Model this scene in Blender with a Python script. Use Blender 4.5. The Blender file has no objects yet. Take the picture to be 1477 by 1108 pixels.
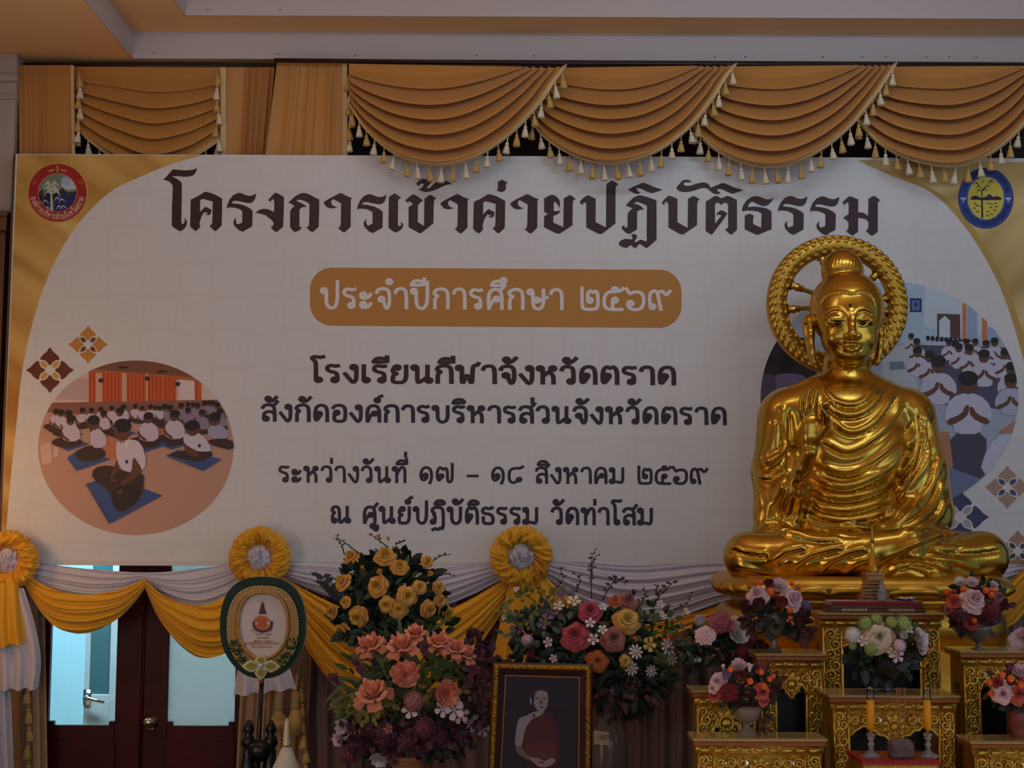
import bpy, bmesh, math, random
import numpy as np
from mathutils import Vector, Matrix
from mathutils.geometry import tessellate_polygon

SC = bpy.context.scene
COL = SC.collection
R = math.radians
# ------------------------------------------------------------------ camera
F = 2070.0
EYE = Vector((0.0, 1.25, 2.2))
PITCH, ROLL = R(5.55), R(0.25)
ROT = (Matrix.Rotation(R(90) + PITCH, 3, 'X') @ Matrix.Rotation(ROLL, 3, 'Z'))
cam = bpy.data.objects.new('camera', bpy.data.cameras.new('camera'))
COL.objects.link(cam)
cam.data.sensor_width = 36.0
cam.data.lens = 36.0 * F / 1477.0
cam.data.clip_end = 200
cam.matrix_world = Matrix.Translation(EYE) @ ROT.to_4x4()
SC.camera = cam

def P(px, py, Y):
    """world point on the plane y = Y seen at photo pixel (px, py)"""
    d = ROT @ Vector(((px - 738.5) / F, (554.0 - py) / F, -1.0))
    return EYE + d * ((Y - EYE.y) / d.y)

ROTN = np.array(ROT)
def project(v):
    c = (v - np.array(EYE)) @ ROTN
    return 738.5 + F * c[:, 0] / -c[:, 2], 554.0 - F * c[:, 1] / -c[:, 2]

def ppm(Y, py=554):
    """pixels per metre near the plane y = Y"""
    a = P(700, py, Y); b = P(800, py, Y)
    return 100.0 / (b - a).length

# ------------------------------------------------------------------ world, lights, exposure
SC.view_settings.view_transform = 'Standard'
SC.view_settings.look = 'None'
SC.view_settings.gamma = 1.0
SC.view_settings.exposure = 0.0
w = bpy.data.worlds.new('world'); SC.world = w; w.use_nodes = True
w.node_tree.nodes['Background'].inputs[0].default_value = (0.5, 0.7, 1.0, 1)
w.node_tree.nodes['Background'].inputs[1].default_value = 0.27

def area(name, loc, target, size, size_y, power, color, spread=180):
    l = bpy.data.lights.new(name, 'AREA'); l.shape = 'RECTANGLE'
    l.size, l.size_y, l.energy, l.color = size, size_y, power, color
    l.spread = R(spread)
    o = bpy.data.objects.new(name, l); COL.objects.link(o)
    o.location = loc
    o.rotation_euler = (Vector(target) - Vector(loc)).to_track_quat('-Z', 'Y').to_euler()
    return o
# daylight from the hall's tall windows, behind and to the right of the camera
area('window_daylight_right', (5.4, 3.2, 3.0), (1.6, 9, 2.4), 3.6, 2.2, 25, (0.70, 0.85, 1.0))
area('window_daylight_rear', (0.5, -4.0, 3.2), (0, 9, 2.6), 7.0, 2.2, 50, (0.80, 0.90, 1.0))
# ceiling lamps in the tray of the ceiling
area('ceiling_lamp_cool', (1.7, 6.6, 5.2), (1.5, 9.4, 2.9), 2.4, 0.5, 44, (0.52, 0.78, 1.0))
area('ceiling_lamp_neutral', (-1.6, 6.5, 5.2), (-1.4, 9.4, 2.9), 2.4, 0.5, 27, (0.85, 0.92, 1.0))
# warm lamps on the left, one of them small and low beside the stage, and an added fill imitating floor bounce onto the ceiling
area('warm_lamp_left', (-3.15, 4.4, 1.9), (-1.0, 9.0, 2.4), 1.2, 1.8, 23, (1.0, 0.84, 0.66))
area('warm_lamp_stage', (-3.05, 8.05, 2.5), (-2.6, 9.0, 2.15), 0.25, 0.35, 3.2, (1.0, 0.46, 0.10))
area('floor_bounce_fill', (0.4, 5.5, 0.3), (0.4, 5.6, 5.2), 6.0, 1.0, 26, (1.0, 0.84, 0.68), 88)

# ------------------------------------------------------------------ materials
def lin(c):
    return tuple(((x / 255) / 12.92 if x / 255 <= 0.04045 else ((x / 255 + 0.055) / 1.055) ** 2.4) for x in c)

MATS = {}
def mat(name, rgb, rough=0.6, metal=0.0, bump=None, vary=None, spec=0.5, sheen=0.0, trans=0.0, emit=0.0):
    """rgb is the surface's own colour (0-255).  bump = (scale, strength); vary = (scale, rgb2)"""
    if name in MATS: return MATS[name]
    m = bpy.data.materials.new(name); m.use_nodes = True
    nt = m.node_tree; b = nt.nodes['Principled BSDF']
    b.inputs['Base Color'].default_value = (*lin(rgb), 1)
    b.inputs['Roughness'].default_value = rough
    b.inputs['Metallic'].default_value = metal
    b.inputs['Specular IOR Level'].default_value = spec
    if sheen: b.inputs['Sheen Weight'].default_value = sheen
    if trans: b.inputs['Transmission Weight'].default_value = trans
    tc = None
    if bump or vary:
        tc = nt.nodes.new('ShaderNodeTexCoord')
    if vary:
        n = nt.nodes.new('ShaderNodeTexNoise'); n.inputs['Scale'].default_value = vary[0]
        n.inputs['Detail'].default_value = 4
        nt.links.new(tc.outputs['Object'], n.inputs['Vector'])
        r = nt.nodes.new('ShaderNodeValToRGB')
        r.color_ramp.elements[0].position = 0.35; r.color_ramp.elements[1].position = 0.65
        r.color_ramp.elements[0].color = (*lin(rgb), 1); r.color_ramp.elements[1].color = (*lin(vary[1]), 1)
        nt.links.new(n.outputs['Fac'], r.inputs['Fac'])
        nt.links.new(r.outputs['Color'], b.inputs['Base Color'])
    if bump:
        n = nt.nodes.new('ShaderNodeTexNoise'); n.inputs['Scale'].default_value = bump[0]
        n.inputs['Detail'].default_value = 3
        nt.links.new(tc.outputs['Object'], n.inputs['Vector'])
        bp = nt.nodes.new('ShaderNodeBump'); bp.inputs['Strength'].default_value = bump[1]
        bp.inputs['Distance'].default_value = 0.01
        nt.links.new(n.outputs['Fac'], bp.inputs['Height'])
        nt.links.new(bp.outputs['Normal'], b.inputs['Normal'])
    MATS[name] = m
    return m

def glass_mat(name, tint=(235, 245, 245), gloss=0.12, rough=0.02):
    if name in MATS: return MATS[name]
    m = bpy.data.materials.new(name); m.use_nodes = True
    nt = m.node_tree; nt.nodes.clear()
    out = nt.nodes.new('ShaderNodeOutputMaterial'); mx = nt.nodes.new('ShaderNodeMixShader')
    t = nt.nodes.new('ShaderNodeBsdfTransparent'); t.inputs[0].default_value = (*lin(tint), 1)
    g = nt.nodes.new('ShaderNodeBsdfGlossy'); g.inputs['Roughness'].default_value = rough
    lw = nt.nodes.new('ShaderNodeFresnel'); lw.inputs[0].default_value = 1.45
    ad = nt.nodes.new('ShaderNodeMath'); ad.operation = 'MULTIPLY_ADD'
    ad.inputs[1].default_value = 1.0; ad.inputs[2].default_value = gloss - 0.04
    nt.links.new(lw.outputs[0], ad.inputs[0])
    nt.links.new(ad.outputs[0], mx.inputs[0]); nt.links.new(t.outputs[0], mx.inputs[1])
    nt.links.new(g.outputs[0], mx.inputs[2]); nt.links.new(mx.outputs[0], out.inputs[0])
    MATS[name] = m
    return m

# ------------------------------------------------------------------ object helpers
def thing(name, label, cat, loc=(0, 0, 0), group=None, rz=0.0):
    o = bpy.data.objects.new(name, None); COL.objects.link(o)
    o.location = loc; o.rotation_euler = (0, 0, rz); o.empty_display_size = 0.1
    o['label'] = label; o['category'] = cat
    if group: o['group'] = group
    return o

def tag(o, label, cat, group=None):
    o['label'] = label; o['category'] = cat
    if group: o['group'] = group
    return o

class MB:
    """collects shapes into one mesh; vertices in world space unless local"""
    def __init__(s): s.v = []; s.f = []; s.mi = []
    def add(s, vs, fs, mi=0):
        k = len(s.v); s.v += [tuple(x) for x in vs]
        s.f += [tuple(i + k for i in f) for f in fs]; s.mi += [mi] * len(fs)
        return s
    def build(s, name, mats, parent=None, smooth=True, origin=None, bevel=0.0, kind=None):
        me = bpy.data.meshes.new(name)
        off = Vector(origin) if origin is not None else (parent_loc(parent) if parent else Vector((0, 0, 0)))
        me.from_pydata([(x - off.x, y - off.y, z - off.z) for x, y, z in s.v], [], s.f)
        if not isinstance(mats, (list, tuple)): mats = [mats]
        for m in mats: me.materials.append(m)
        if len(mats) > 1: me.polygons.foreach_set('material_index', s.mi)
        if smooth: me.polygons.foreach_set('use_smooth', [True] * len(s.f))
        me.update()
        o = bpy.data.objects.new(name, me); COL.objects.link(o)
        if parent: o.parent = parent
        else: o.location = off
        if bevel:
            bv = o.modifiers.new('bevel', 'BEVEL'); bv.width = bevel; bv.segments = 2; bv.limit_method = 'ANGLE'
        if kind: o['kind'] = kind
        return o
    # ---- shapes
    def box(s, a, b, mi=0):
        (x0, y0, z0), (x1, y1, z1) = a, b
        vs = [(x0, y0, z0), (x1, y0, z0), (x1, y1, z0), (x0, y1, z0), (x0, y0, z1), (x1, y0, z1), (x1, y1, z1), (x0, y1, z1)]
        return s.add(vs, [(0, 3, 2, 1), (4, 5, 6, 7), (0, 1, 5, 4), (1, 2, 6, 5), (2, 3, 7, 6), (3, 0, 4, 7)], mi)
    def tube(s, pts, rad, seg=8, mi=0, closed=False, flat=1.0, cap=True):
        pts = [Vector(p) for p in pts]; n = len(pts)
        if not hasattr(rad, '__len__'): rad = [rad] * n
        rings = []; up = None
        for i, p in enumerate(pts):
            a = pts[(i - 1) % n] if (closed or i > 0) else p
            b = pts[(i + 1) % n] if (closed or i < n - 1) else p
            t = (b - a)
            t = t.normalized() if t.length > 1e-9 else Vector((0, 0, 1))
            if up is None:
                up = t.orthogonal().normalized()
            else:
                up = (up - t * up.dot(t))
                up = up.normalized() if up.length > 1e-6 else t.orthogonal().normalized()
            sd = t.cross(up)
            rings.append([p + up * (rad[i] * math.cos(2 * math.pi * k / seg)) + sd * (rad[i] * flat * math.sin(2 * math.pi * k / seg)) for k in range(seg)])
        vs = [v for r in rings for v in r]; fs = []
        m = n if closed else n - 1
        for i in range(m):
            j = (i + 1) % n
            for k in range(seg):
                l = (k + 1) % seg
                fs.append((i * seg + k, i * seg + l, j * seg + l, j * seg + k))
        if not closed and cap:
            fs.append(tuple(range(seg - 1, -1, -1))); fs.append(tuple((n - 1) * seg + k for k in range(seg)))
        return s.add(vs, fs, mi)
    def lathe(s, prof, c=(0, 0, 0), seg=24, mi=0, sx=1.0, sy=1.0, flute=None):
        """prof = [(radius, z)]"""
        c = Vector(c); vs = []; fs = []
        for r, z in prof:
            for k in range(seg):
                a = 2 * math.pi * k / seg
                rr = r * (1 + flute[1] * math.cos(flute[0] * a)) if flute else r
                vs.append((c.x + rr * sx * math.cos(a), c.y + rr * sy * math.sin(a), c.z + z))
        n = len(prof)
        for i in range(n - 1):
            for k in range(seg):
                l = (k + 1) % seg
                fs.append((i * seg + k, i * seg + l, (i + 1) * seg + l, (i + 1) * seg + k))
        if prof[0][0] > 1e-5: fs.append(tuple(range(seg - 1, -1, -1)))
        if prof[-1][0] > 1e-5: fs.append(tuple((n - 1) * seg + k for k in range(seg)))
        return s.add(vs, fs, mi)
    def ball(s, c, r, seg=10, mi=0, sc=(1, 1, 1)):
        c = Vector(c); vs = []; fs = []; n = max(4, seg // 2 + 1)
        for i in range(n + 1):
            t = math.pi * i / n
            for k in range(seg):
                a = 2 * math.pi * k / seg
                vs.append((c.x + r * sc[0] * math.sin(t) * math.cos(a), c.y + r * sc[1] * math.sin(t) * math.sin(a), c.z + r * sc[2] * math.cos(t)))
        for i in range(n):
            for k in range(seg):
                l = (k + 1) % seg
                fs.append((i * seg + k, (i + 1) * seg + k, (i + 1) * seg + l, i * seg + l))
        return s.add(vs, fs, mi)
    def grid(s, fn, nu, nv, mi=0, closeu=False):
        vs = [fn(i / (nu if closeu else nu - 1), j / (nv - 1)) for j in range(nv) for i in range(nu)]
        fs = []
        for j in range(nv - 1):
            for i in range(nu if closeu else nu - 1):
                i2 = (i + 1) % nu
                fs.append((j * nu + i, j * nu + i2, (j + 1) * nu + i2, (j + 1) * nu + i))
        return s.add(vs, fs, mi)
    def poly(s, pts, mi=0):
        """flat filled polygon from ordered 3-D points (holes not needed)"""
        vs = [Vector(p) for p in pts]
        tris = tessellate_polygon([vs])
        fs = []
        for t in tris:
            a, b, c = (vs[i] for i in t)
            n = (b - a).cross(c - a)
            fs.append(tuple(t) if n.y <= 0 else tuple(reversed(t)))
        return s.add(vs, fs, mi)
    def prism(s, pts, depth, mi=0):
        """polygon in an x-z plane, pushed back along +y by depth"""
        n = len(pts); vs = [Vector(p) for p in pts]
        s.poly(vs, mi)
        bk = [v + Vector((0, depth, 0)) for v in vs]
        k = len(s.v)
        s.add(vs + bk, [(i, (i + 1) % n, n + (i + 1) % n, n + i) for i in range(n)], mi)
        tris = tessellate_polygon([bk])
        s.add(bk, [tuple(t) for t in tris], mi)
        return s

def parent_loc(o):
    v = Vector((0, 0, 0))
    while o is not None:
        v += Vector(o.location); o = o.parent
    return v

def dup(o, loc, label=None, parent=None, name=None):
    c = o.copy(); COL.objects.link(c); c.location = loc
    if parent is not None: c.parent = parent
    if label: c['label'] = label
    for ch in o.children:
        d = ch.copy(); COL.objects.link(d); d.parent = c
        for g in ch.children:
            e = g.copy(); COL.objects.link(e); e.parent = d
    return c

def smooth_poly(pts, it=2, closed=False):
    pts = [Vector(p) for p in pts]
    for _ in range(it):
        out = []
        n = len(pts)
        if not closed: out.append(pts[0])
        for i in range(n if closed else n - 1):
            a, b = pts[i], pts[(i + 1) % n]
            out += [a * .75 + b * .25, a * .25 + b * .75]
        if not closed: out.append(pts[-1])
        pts = out
    return pts

def catmull(pts, n):
    """n evenly spaced samples of a smooth curve through pts (lists of equal-length tuples)"""
    p = [np.array(q, float) for q in pts]
    p = [2 * p[0] - p[1]] + p + [2 * p[-1] - p[-2]]
    dense = []
    for i in range(1, len(p) - 2):
        for t in np.linspace(0, 1, 16, endpoint=False):
            a, b, c, d = p[i - 1], p[i], p[i + 1], p[i + 2]
            dense.append(0.5 * (2 * b + (c - a) * t + (2 * a - 5 * b + 4 * c - d) * t * t + (3 * b - a - 3 * c + d) * t ** 3))
    dense.append(p[-2]); dense = np.array(dense)
    L = np.concatenate([[0], np.cumsum(np.linalg.norm(np.diff(dense, axis=0), axis=1))])
    s = np.linspace(0, L[-1], n)
    return np.stack([np.interp(s, L, dense[:, k]) for k in range(dense.shape[1])], 1)

rnd = random.Random(7)
# ================================================================== THE HALL
def PZ(px, py, z):
    d = ROT @ Vector(((px - 738.5) / F, (554.0 - py) / F, -1.0))
    return EYE + d * ((z - EYE.z) / d.z)

def structure(o): o['kind'] = 'structure'; return o

WY = 9.25
M_peach = mat('peach_ceiling_paint', (248, 202, 146), 0.7)
M_white = mat('white_fascia_paint', (205, 192, 190), 0.6)
M_wall = mat('dark_wall_lining', (46, 34, 30), 0.8)
M_side = mat('pale_side_wall', (205, 185, 165), 0.7)
M_dwood = mat('dark_red_door_wood', (82, 20, 15), 0.45, vary=(6, (66, 15, 12)), spec=.2)
M_trimw = mat('brown_trim_wood', (112, 74, 46), 0.5)
M_floor = mat('warm_floor_tiles', (196, 132, 84), 0.35)

zs = P(30, 92, WY).z
A = PZ(190, 84, zs); z2 = P(190, 46, A.y).z
B = PZ(265, 22, z2); z3 = z2 + 0.16
XL, XR, YF = -3.35, 6.2, -1.5

m = MB()
xw = 7.0
m.box((XL, A.y, zs), (xw, WY + .2, zs + .6))                          # lowest soffit along the back wall
m.box((XL, YF, zs), (A.x, A.y, zs + .6))                              # and along the left
m.box((A.x, B.y, z2), (xw, A.y, z2 + .45)); m.box((A.x, YF, z2), (B.x, B.y, z2 + .45))
m.box((B.x, YF, z3), (xw, B.y, z3 + .25))
structure(m.build('ceiling', M_peach, smooth=False))
t = 0.012
m = MB()
m.box((A.x, A.y - t, zs - .004), (xw, A.y, z2)); m.box((A.x, YF, zs - .004), (A.x + t, A.y - t, z2))
structure(m.build('trim_1', M_white, smooth=False))
m = MB()
m.box((B.x, B.y - t, z2 - .004), (xw, B.y, z3)); m.box((B.x, YF, z2 - .004), (B.x + t, B.y - t, z3))
structure(m.build('trim_2', M_white, smooth=False))
# small nail heads on the fascia: holes left by old decorations
mk = mat('dark_nail', (50, 40, 40), .6)
nl = MB()
for px, py in ((300, 14), (404, 14), (222, 76), (401, 78), (512, 80), (688, 80), (770, 80), (1031, 82), (1075, 82), (1187, 82), (1244, 82), (1278, 82), (1336, 82), (1369, 82), (1408, 82)):
    c = P(px, py, (A.y if py > 30 else B.y) - t)
    nl.ball(c, .0045, 8, sc=(1, .5, 1))
nails = nl.build('trim_3', mk); structure(nails)

# back wall with the door opening
dx0, dx1 = P(63, 950, WY).x, P(357, 950, WY).x
dz = P(200, 790, WY).z
m = MB()
m.box((XL - .2, WY, 0), (dx0, WY + .12, zs)); m.box((dx1, WY, 0), (xw, WY + .12, zs)); m.box((dx0, WY, dz), (dx1, WY + .12, zs))
structure(m.build('wall_back', M_wall, smooth=False))
m = MB(); m.box((XL - .2, 2.0, 0), (XL, WY, zs)); structure(m.build('wall_left', M_side, smooth=False))
m = MB(); m.box((XL - .2, -9.0, -.1), (xw, 11.9, 0)); structure(m.build('floor', M_floor, smooth=False))

# corner pilaster and its brown moulding at the left edge of the picture
px0 = XL
xa = P(22, 200, 9.08).x
m = MB()
za, zb = P(5, 95, 9.08).z, P(5, 308, 9.08).z
m.box((px0, 9.06, zb), (xa, WY, zs)); m.box((px0, 9.03, za - .10), (xa + .012, WY, za - .06)); m.box((px0, 9.045, za - .20), (xa + .005, WY, za - .17))
structure(m.build('trim_4', mat('pilaster_paint', (186, 168, 164), .6), smooth=False, bevel=.006))
m = MB()
zc = P(5, 335, 9.08).z
m.box((px0, 9.02, zc), (xa - .01, WY, zb)); m.box((px0, 9.00, zb - .03), (xa, WY, zb)); m.box((px0, 9.07, 0), (xa - .03, WY, zc))
structure(m.build('trim_5', M_trimw, smooth=False, bevel=.006))

# ------------------------------------------------------------------ double door in the back wall
PLAT_ = .605
def leaf(name, x0, x1, g0, g1, pane_mat):
    """one door leaf with a tall notched pane"""
    y0, y1 = WY + .03, WY + .07
    X = lambda p: P(p, 950, y0).x
    a, b, c, d = X(x0), X(x1), X(g0), X(g1)
    zb_, zt = P(200, 1047, y0).z, P(200, 797, y0).z
    n = .032
    m = MB()
    m.box((a, y0, PLAT_), (c, y1, dz)); m.box((d, y0, PLAT_), (b, y1, dz))
    m.box((c, y0, zt), (d, y1, dz)); m.box((c, y0, PLAT_), (d, y1, zb_))
    for xs, xe in ((c, c + n), (d - n, d)):
        m.box((xs, y0, zb_), (xe, y1, zb_ + n * .7))
        m.box((xs, y0, zt - n * .7), (xe, y1, zt))
    # raised lower panel
    m.box((c - .01, y0 - .012, PLAT_ + .12), (d + .01, y0, zb_ - .08))
    lf = structure(m.build(name, M_dwood, smooth=False, bevel=.004))
    g = MB(); g.box((c - .005, y0 + .017, zb_ - .005), (d + .005, y0 + .023, zt + .005))
    p = g.build('pane', pane_mat, lf, smooth=False, origin=lf.location)
    return lf
def frosted_glass():
    m = bpy.data.materials.new('frosted_glass'); m.use_nodes = True; nt = m.node_tree; nt.nodes.clear()
    out = nt.nodes.new('ShaderNodeOutputMaterial'); a_ = nt.nodes.new('ShaderNodeMixShader'); b_ = nt.nodes.new('ShaderNodeMixShader')
    t = nt.nodes.new('ShaderNodeBsdfTransparent'); t.inputs[0].default_value = (.62, .60, .58, 1)
    l = nt.nodes.new('ShaderNodeBsdfTranslucent'); l.inputs[0].default_value = (.7, .72, .72, 1)
    d = nt.nodes.new('ShaderNodeBsdfDiffuse'); d.inputs[0].default_value = (.5, .55, .55, 1)
    a_.inputs[0].default_value = .45; b_.inputs[0].default_value = .25
    nt.links.new(t.outputs[0], a_.inputs[1]); nt.links.new(l.outputs[0], a_.inputs[2])
    nt.links.new(a_.outputs[0], b_.inputs[1]); nt.links.new(d.outputs[0], b_.inputs[2]); nt.links.new(b_.outputs[0], out.inputs[0])
    return m
frosted = frosted_glass()
M_chrome = mat('polished_steel', (200, 195, 188), .18, 1.0)
d1 = leaf('door_1', 65, 204.5, 72, 168, glass_mat('door_glass', (225, 240, 245), .07))
d2 = leaf('door_2', 205.5, 356, 243, 340, frosted)
k = MB()
kc = P(217, 1041, WY + .03)
k.tube([kc + Vector((0, q, 0)) for q in (0, -.006, -.0065, -.03, -.031, -.045, -.06, -.066)], [.042, .042, .018, .018, .030, .036, .030, .004], 20)
kn = k.build('door_knob', M_chrome, d1); kn['label'] = 'round polished steel knob'
# seam bead between the leaves
m = MB(); xs_ = P(205, 950, WY).x; m.tube([(xs_, WY + .028, .61), (xs_, WY + .028, dz)], .009, 8)
m.build('seam_bead', M_dwood, d1)
m = MB()
for a, b in ((dx0 - .05, dx0 + .004), (dx1 - .004, dx1 + .05)): m.box((a, WY - .015, 0), (b, WY + .1, dz + .05))
m.box((dx0 - .05, WY - .015, dz - .004), (dx1 + .05, WY + .1, dz + .05))
structure(m.build('trim_6', M_dwood, smooth=False, bevel=.004))

# ------------------------------------------------------------------ the bright passage seen through the door
M_pass = mat('pale_blue_passage_wall', (198, 228, 234), .8)
m = MB(); m.box((-4.4, 11.6, 0), (1.2, 11.7, 3.6)); structure(m.build('wall_passage', M_pass, smooth=False))
m = MB(); m.box((-4.4, WY + .13, 3.5), (1.2, 11.7, 3.6)); structure(m.build('ceiling_passage', M_pass, smooth=False))
area('passage_daylight', (-2.3, 9.75, 3.35), (-2.2, 11.6, 2.0), 2.6, .5, 240, (.66, .90, 1.0))
# a second door standing half open in the passage
Yd = 10.7
m = MB()
a, b = P(121, 1000, Yd), P(166, 1000, Yd)
gx0, gx1 = P(128, 1000, Yd).x, P(157, 1000, Yd).x
gz0, gz1 = P(140, 1002, Yd).z, 2.95
for x0, x1, z0, z1 in ((a.x, gx0, 0, 3.1), (gx1, b.x, 0, 3.1), (gx0, gx1, 0, gz0), (gx0, gx1, gz1, 3.1)):
    m.box((x0, Yd, z0), (x1, Yd + .04, z1))
d3 = structure(m.build('door_3', mat('pale_passage_door', (196, 190, 188), .5), smooth=False, bevel=.004))
g = MB(); g.box((gx0, Yd + .015, gz0), (gx1, Yd + .02, gz1))
g.build('pane', mat('teal_door_glass', (62, 104, 108), .12), d3, smooth=False)
h = MB()
hp = P(126, 1006, Yd); he = P(154, 1012, Yd)
h.tube([hp, hp + Vector((0, -.05, 0)), hp + Vector((.02, -.055, 0)), Vector((he.x, Yd - .055, he.z))], [.02, .016, .014, .012], 10)
h.box((hp.x - .025, Yd - .008, hp.z - .05), (hp.x + .025, Yd, hp.z + .05))
hh = h.build('door_handle', M_chrome, d3)

PLAT = 0.6
m = MB(); m.box((XL, 6.1, 0), (xw, WY - .02, PLAT))
structure(m.build('floor_stage', mat('stage_carpet', (96, 52, 44), .9), smooth=False))
# ================================================================== THE BANNER
YB = 9.0
def B2(px, py, lift=0.0):          # a point on the printed face
    return P(px, py, YB - lift)

L = 0.0004
c_tl, c_bl = B2(25, 222), B2(0, 809)
c_tr = B2(1700, 236); c_br = B2(1700, 818)
xl = B2(12, 500).x
banner = thing('banner', 'wide printed vinyl banner with Thai title across the back of the stage', 'banner', (0, YB, c_bl.z))
def banner_material():
    m = bpy.data.materials.new('printed_white_vinyl'); m.use_nodes = True
    nt = m.node_tree; b = nt.nodes['Principled BSDF']; b.inputs['Roughness'].default_value = .55
    tc = nt.nodes.new('ShaderNodeTexCoord')
    # pale lattice ornament printed over the white ground
    mp = nt.nodes.new('ShaderNodeMapping'); mp.inputs['Scale'].default_value = (2.3, 2.3, 2.3); mp.inputs['Rotation'].default_value = (0, R(45), 0)
    nt.links.new(tc.outputs['Object'], mp.inputs['Vector'])
    v = nt.nodes.new('ShaderNodeTexVoronoi'); v.feature = 'SMOOTH_F1'; v.inputs['Scale'].default_value = 1.6; v.inputs['Randomness'].default_value = 0.0
    nt.links.new(mp.outputs['Vector'], v.inputs['Vector'])
    wv = nt.nodes.new('ShaderNodeMath'); wv.operation = 'SINE'
    ml = nt.nodes.new('ShaderNodeMath'); ml.operation = 'MULTIPLY'; ml.inputs[1].default_value = 38
    nt.links.new(v.outputs['Distance'], ml.inputs[0]); nt.links.new(ml.outputs[0], wv.inputs[0])
    r = nt.nodes.new('ShaderNodeValToRGB')
    r.color_ramp.elements[0].position = .55; r.color_ramp.elements[1].position = .95
    r.color_ramp.elements[0].color = (*lin((228, 228, 230)), 1); r.color_ramp.elements[1].color = (*lin((226, 225, 226)), 1)
    nt.links.new(wv.outputs[0], r.inputs['Fac']); nt.links.new(r.outputs['Color'], b.inputs['Base Color'])
    return m
def satin_material(name, c1, c2, rot):
    """printed picture of folded golden satin"""
    m = bpy.data.materials.new(name); m.use_nodes = True
    nt = m.node_tree; b = nt.nodes['Principled BSDF']; b.inputs['Roughness'].default_value = .5
    tc = nt.nodes.new('ShaderNodeTexCoord'); mp = nt.nodes.new('ShaderNodeMapping')
    mp.vector_type = 'TEXTURE'; mp.inputs['Rotation'].default_value = (0, rot, 0); mp.inputs['Scale'].default_value = (1.3, 1, .24)
    nt.links.new(tc.outputs['Object'], mp.inputs['Vector'])
    n = nt.nodes.new('ShaderNodeTexNoise'); n.inputs['Scale'].default_value = 1.25; n.inputs['Detail'].default_value = 1.0; n.inputs['Distortion'].default_value = .4
    nt.links.new(mp.outputs['Vector'], n.inputs['Vector'])
    r = nt.nodes.new('ShaderNodeValToRGB'); r.color_ramp.interpolation = 'B_SPLINE'
    r.color_ramp.elements[0].position = .33; r.color_ramp.elements[1].position = .68
    r.color_ramp.elements[0].color = (*lin(c1), 1); r.color_ramp.elements[1].color = (*lin(c2), 1)
    nt.links.new(n.outputs['Fac'], r.inputs['Fac']); nt.links.new(r.outputs['Color'], b.inputs['Base Color'])
    return m
m = MB(); m.box((xl, YB, c_bl.z), (c_tr.x, YB + .02, c_tl.z))
m.build('vinyl_sheet', banner_material(), banner, smooth=False)
m = MB(); m.box((xl - .012, YB - .004, c_bl.z), (xl, YB + .024, c_tl.z))
m.build('side_batten', mat('banner_batten', (92, 62, 40), .6), banner, smooth=False)
m = MB(); m.box((xl, YB - .003, c_bl.z - .022), (c_tr.x, YB + .012, c_bl.z + .004))
m.build('bottom_hem', mat('banner_hem', (222, 214, 210), .6), banner, smooth=False)

def flat(name, polys, mats, lift, parent=banner, px=True, label=None, step=0.00006):
    """a printed figure: list of (points, material index) laid one over another"""
    m = MB()
    for i, (pts, mi) in enumerate(polys):
        pts = [B2(x, y, lift + step * i) for x, y in pts]
        m.poly(pts, mi)
    o = m.build(name, mats, parent, smooth=False)
    if label: o['label'] = label
    return o
def ellipse(cx, cy, rx, ry, n=64, a0=0, a1=360):
    return [(cx + rx * math.cos(R(a0 + (a1 - a0) * i / n)), cy + ry * math.sin(R(a0 + (a1 - a0) * i / n))) for i in range(n)]
def sm2(pts, it=2, closed=True):
    q = smooth_poly([(x, y, 0) for x, y in pts], it, closed)
    return [(v.x, v.y) for v in q]
def pt_at_bottom(x): return (x, 809 + x * .004)

# golden satin corners
e = 1.0
left_curve = sm2([(292, 224), (262, 232), (230, 243), (196, 258), (168, 270), (140, 292), (110, 325), (84, 366), (60, 420), (40, 490), (30, 545), (24, 610), (14, 700), (8, 780)], 2, False)
pts = [(25, 223)] + left_curve + [(1, 790)]
flat('gold_corner', [(pts, 0)], [satin_material('satin_print_left', (176, 118, 22), (242, 206, 120), R(35))], L)
edge = [(x, y) for x, y in left_curve if y < 480]
rc = sm2([(1236, 231), (1290, 256), (1345, 275), (1386, 318), (1418, 365), (1446, 420), (1466, 480), (1482, 540), (1496, 620)], 2, False)
pts = rc + [(1560, 640), (1690, 640), (1690, 236.5)]
flat('gold_corner', [(pts, 0)], [satin_material('satin_print_right', (166, 118, 40), (238, 214, 146), R(-40))], L)
rib = rc[4:] + [(x + 9 * min(1, i / 10), y - 3) for i, (x, y) in reversed(list(enumerate(rc[4:])))]
flat('corner_edge', [(rib, 0)], [mat('print_gold_edge', (196, 158, 80), .5)], L * 2)

# ---- title, traced letter by letter
K = 9.847
def tr(ox, oy, s, dx=0, dy=0):
    v = [float(q) for q in s.replace(';', ',').split(',')]
    return [(ox + v[i] / K + dx, oy + v[i + 1] / K + dy) for i in range(0, len(v), 2)]
RO = '905,660;912,600;945,520;1000,455;1070,425;1110,428;1170,455;1225,468;1280,460;1320,430;1322,470;1300,530;1265,565;1215,572;1150,560;1060,540;1000,540;975,572;1060,580;1150,600;1230,640;1275,680;1272,800;1268,905;1235,920;1135,980;1080,960;1010,890;998,835;1020,795;1045,782;1035,820;1045,860;1070,872;1118,850;1125,840;1127,690;1100,665;1040,640;960,632;925,635'
KHO = '395,520;500,470;595,410;640,415;720,440;842,505;840,700;835,890;750,972;720,955;660,895;695,870;703,800;705,550;640,530;565,512;530,530;527,700;560,660;600,622;640,640;690,665;685,710;660,745;620,740;600,722;635,725;640,712;585,700;550,760;523,840;520,870;532,905;500,945;465,972;435,950;385,905;390,700'
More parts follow.
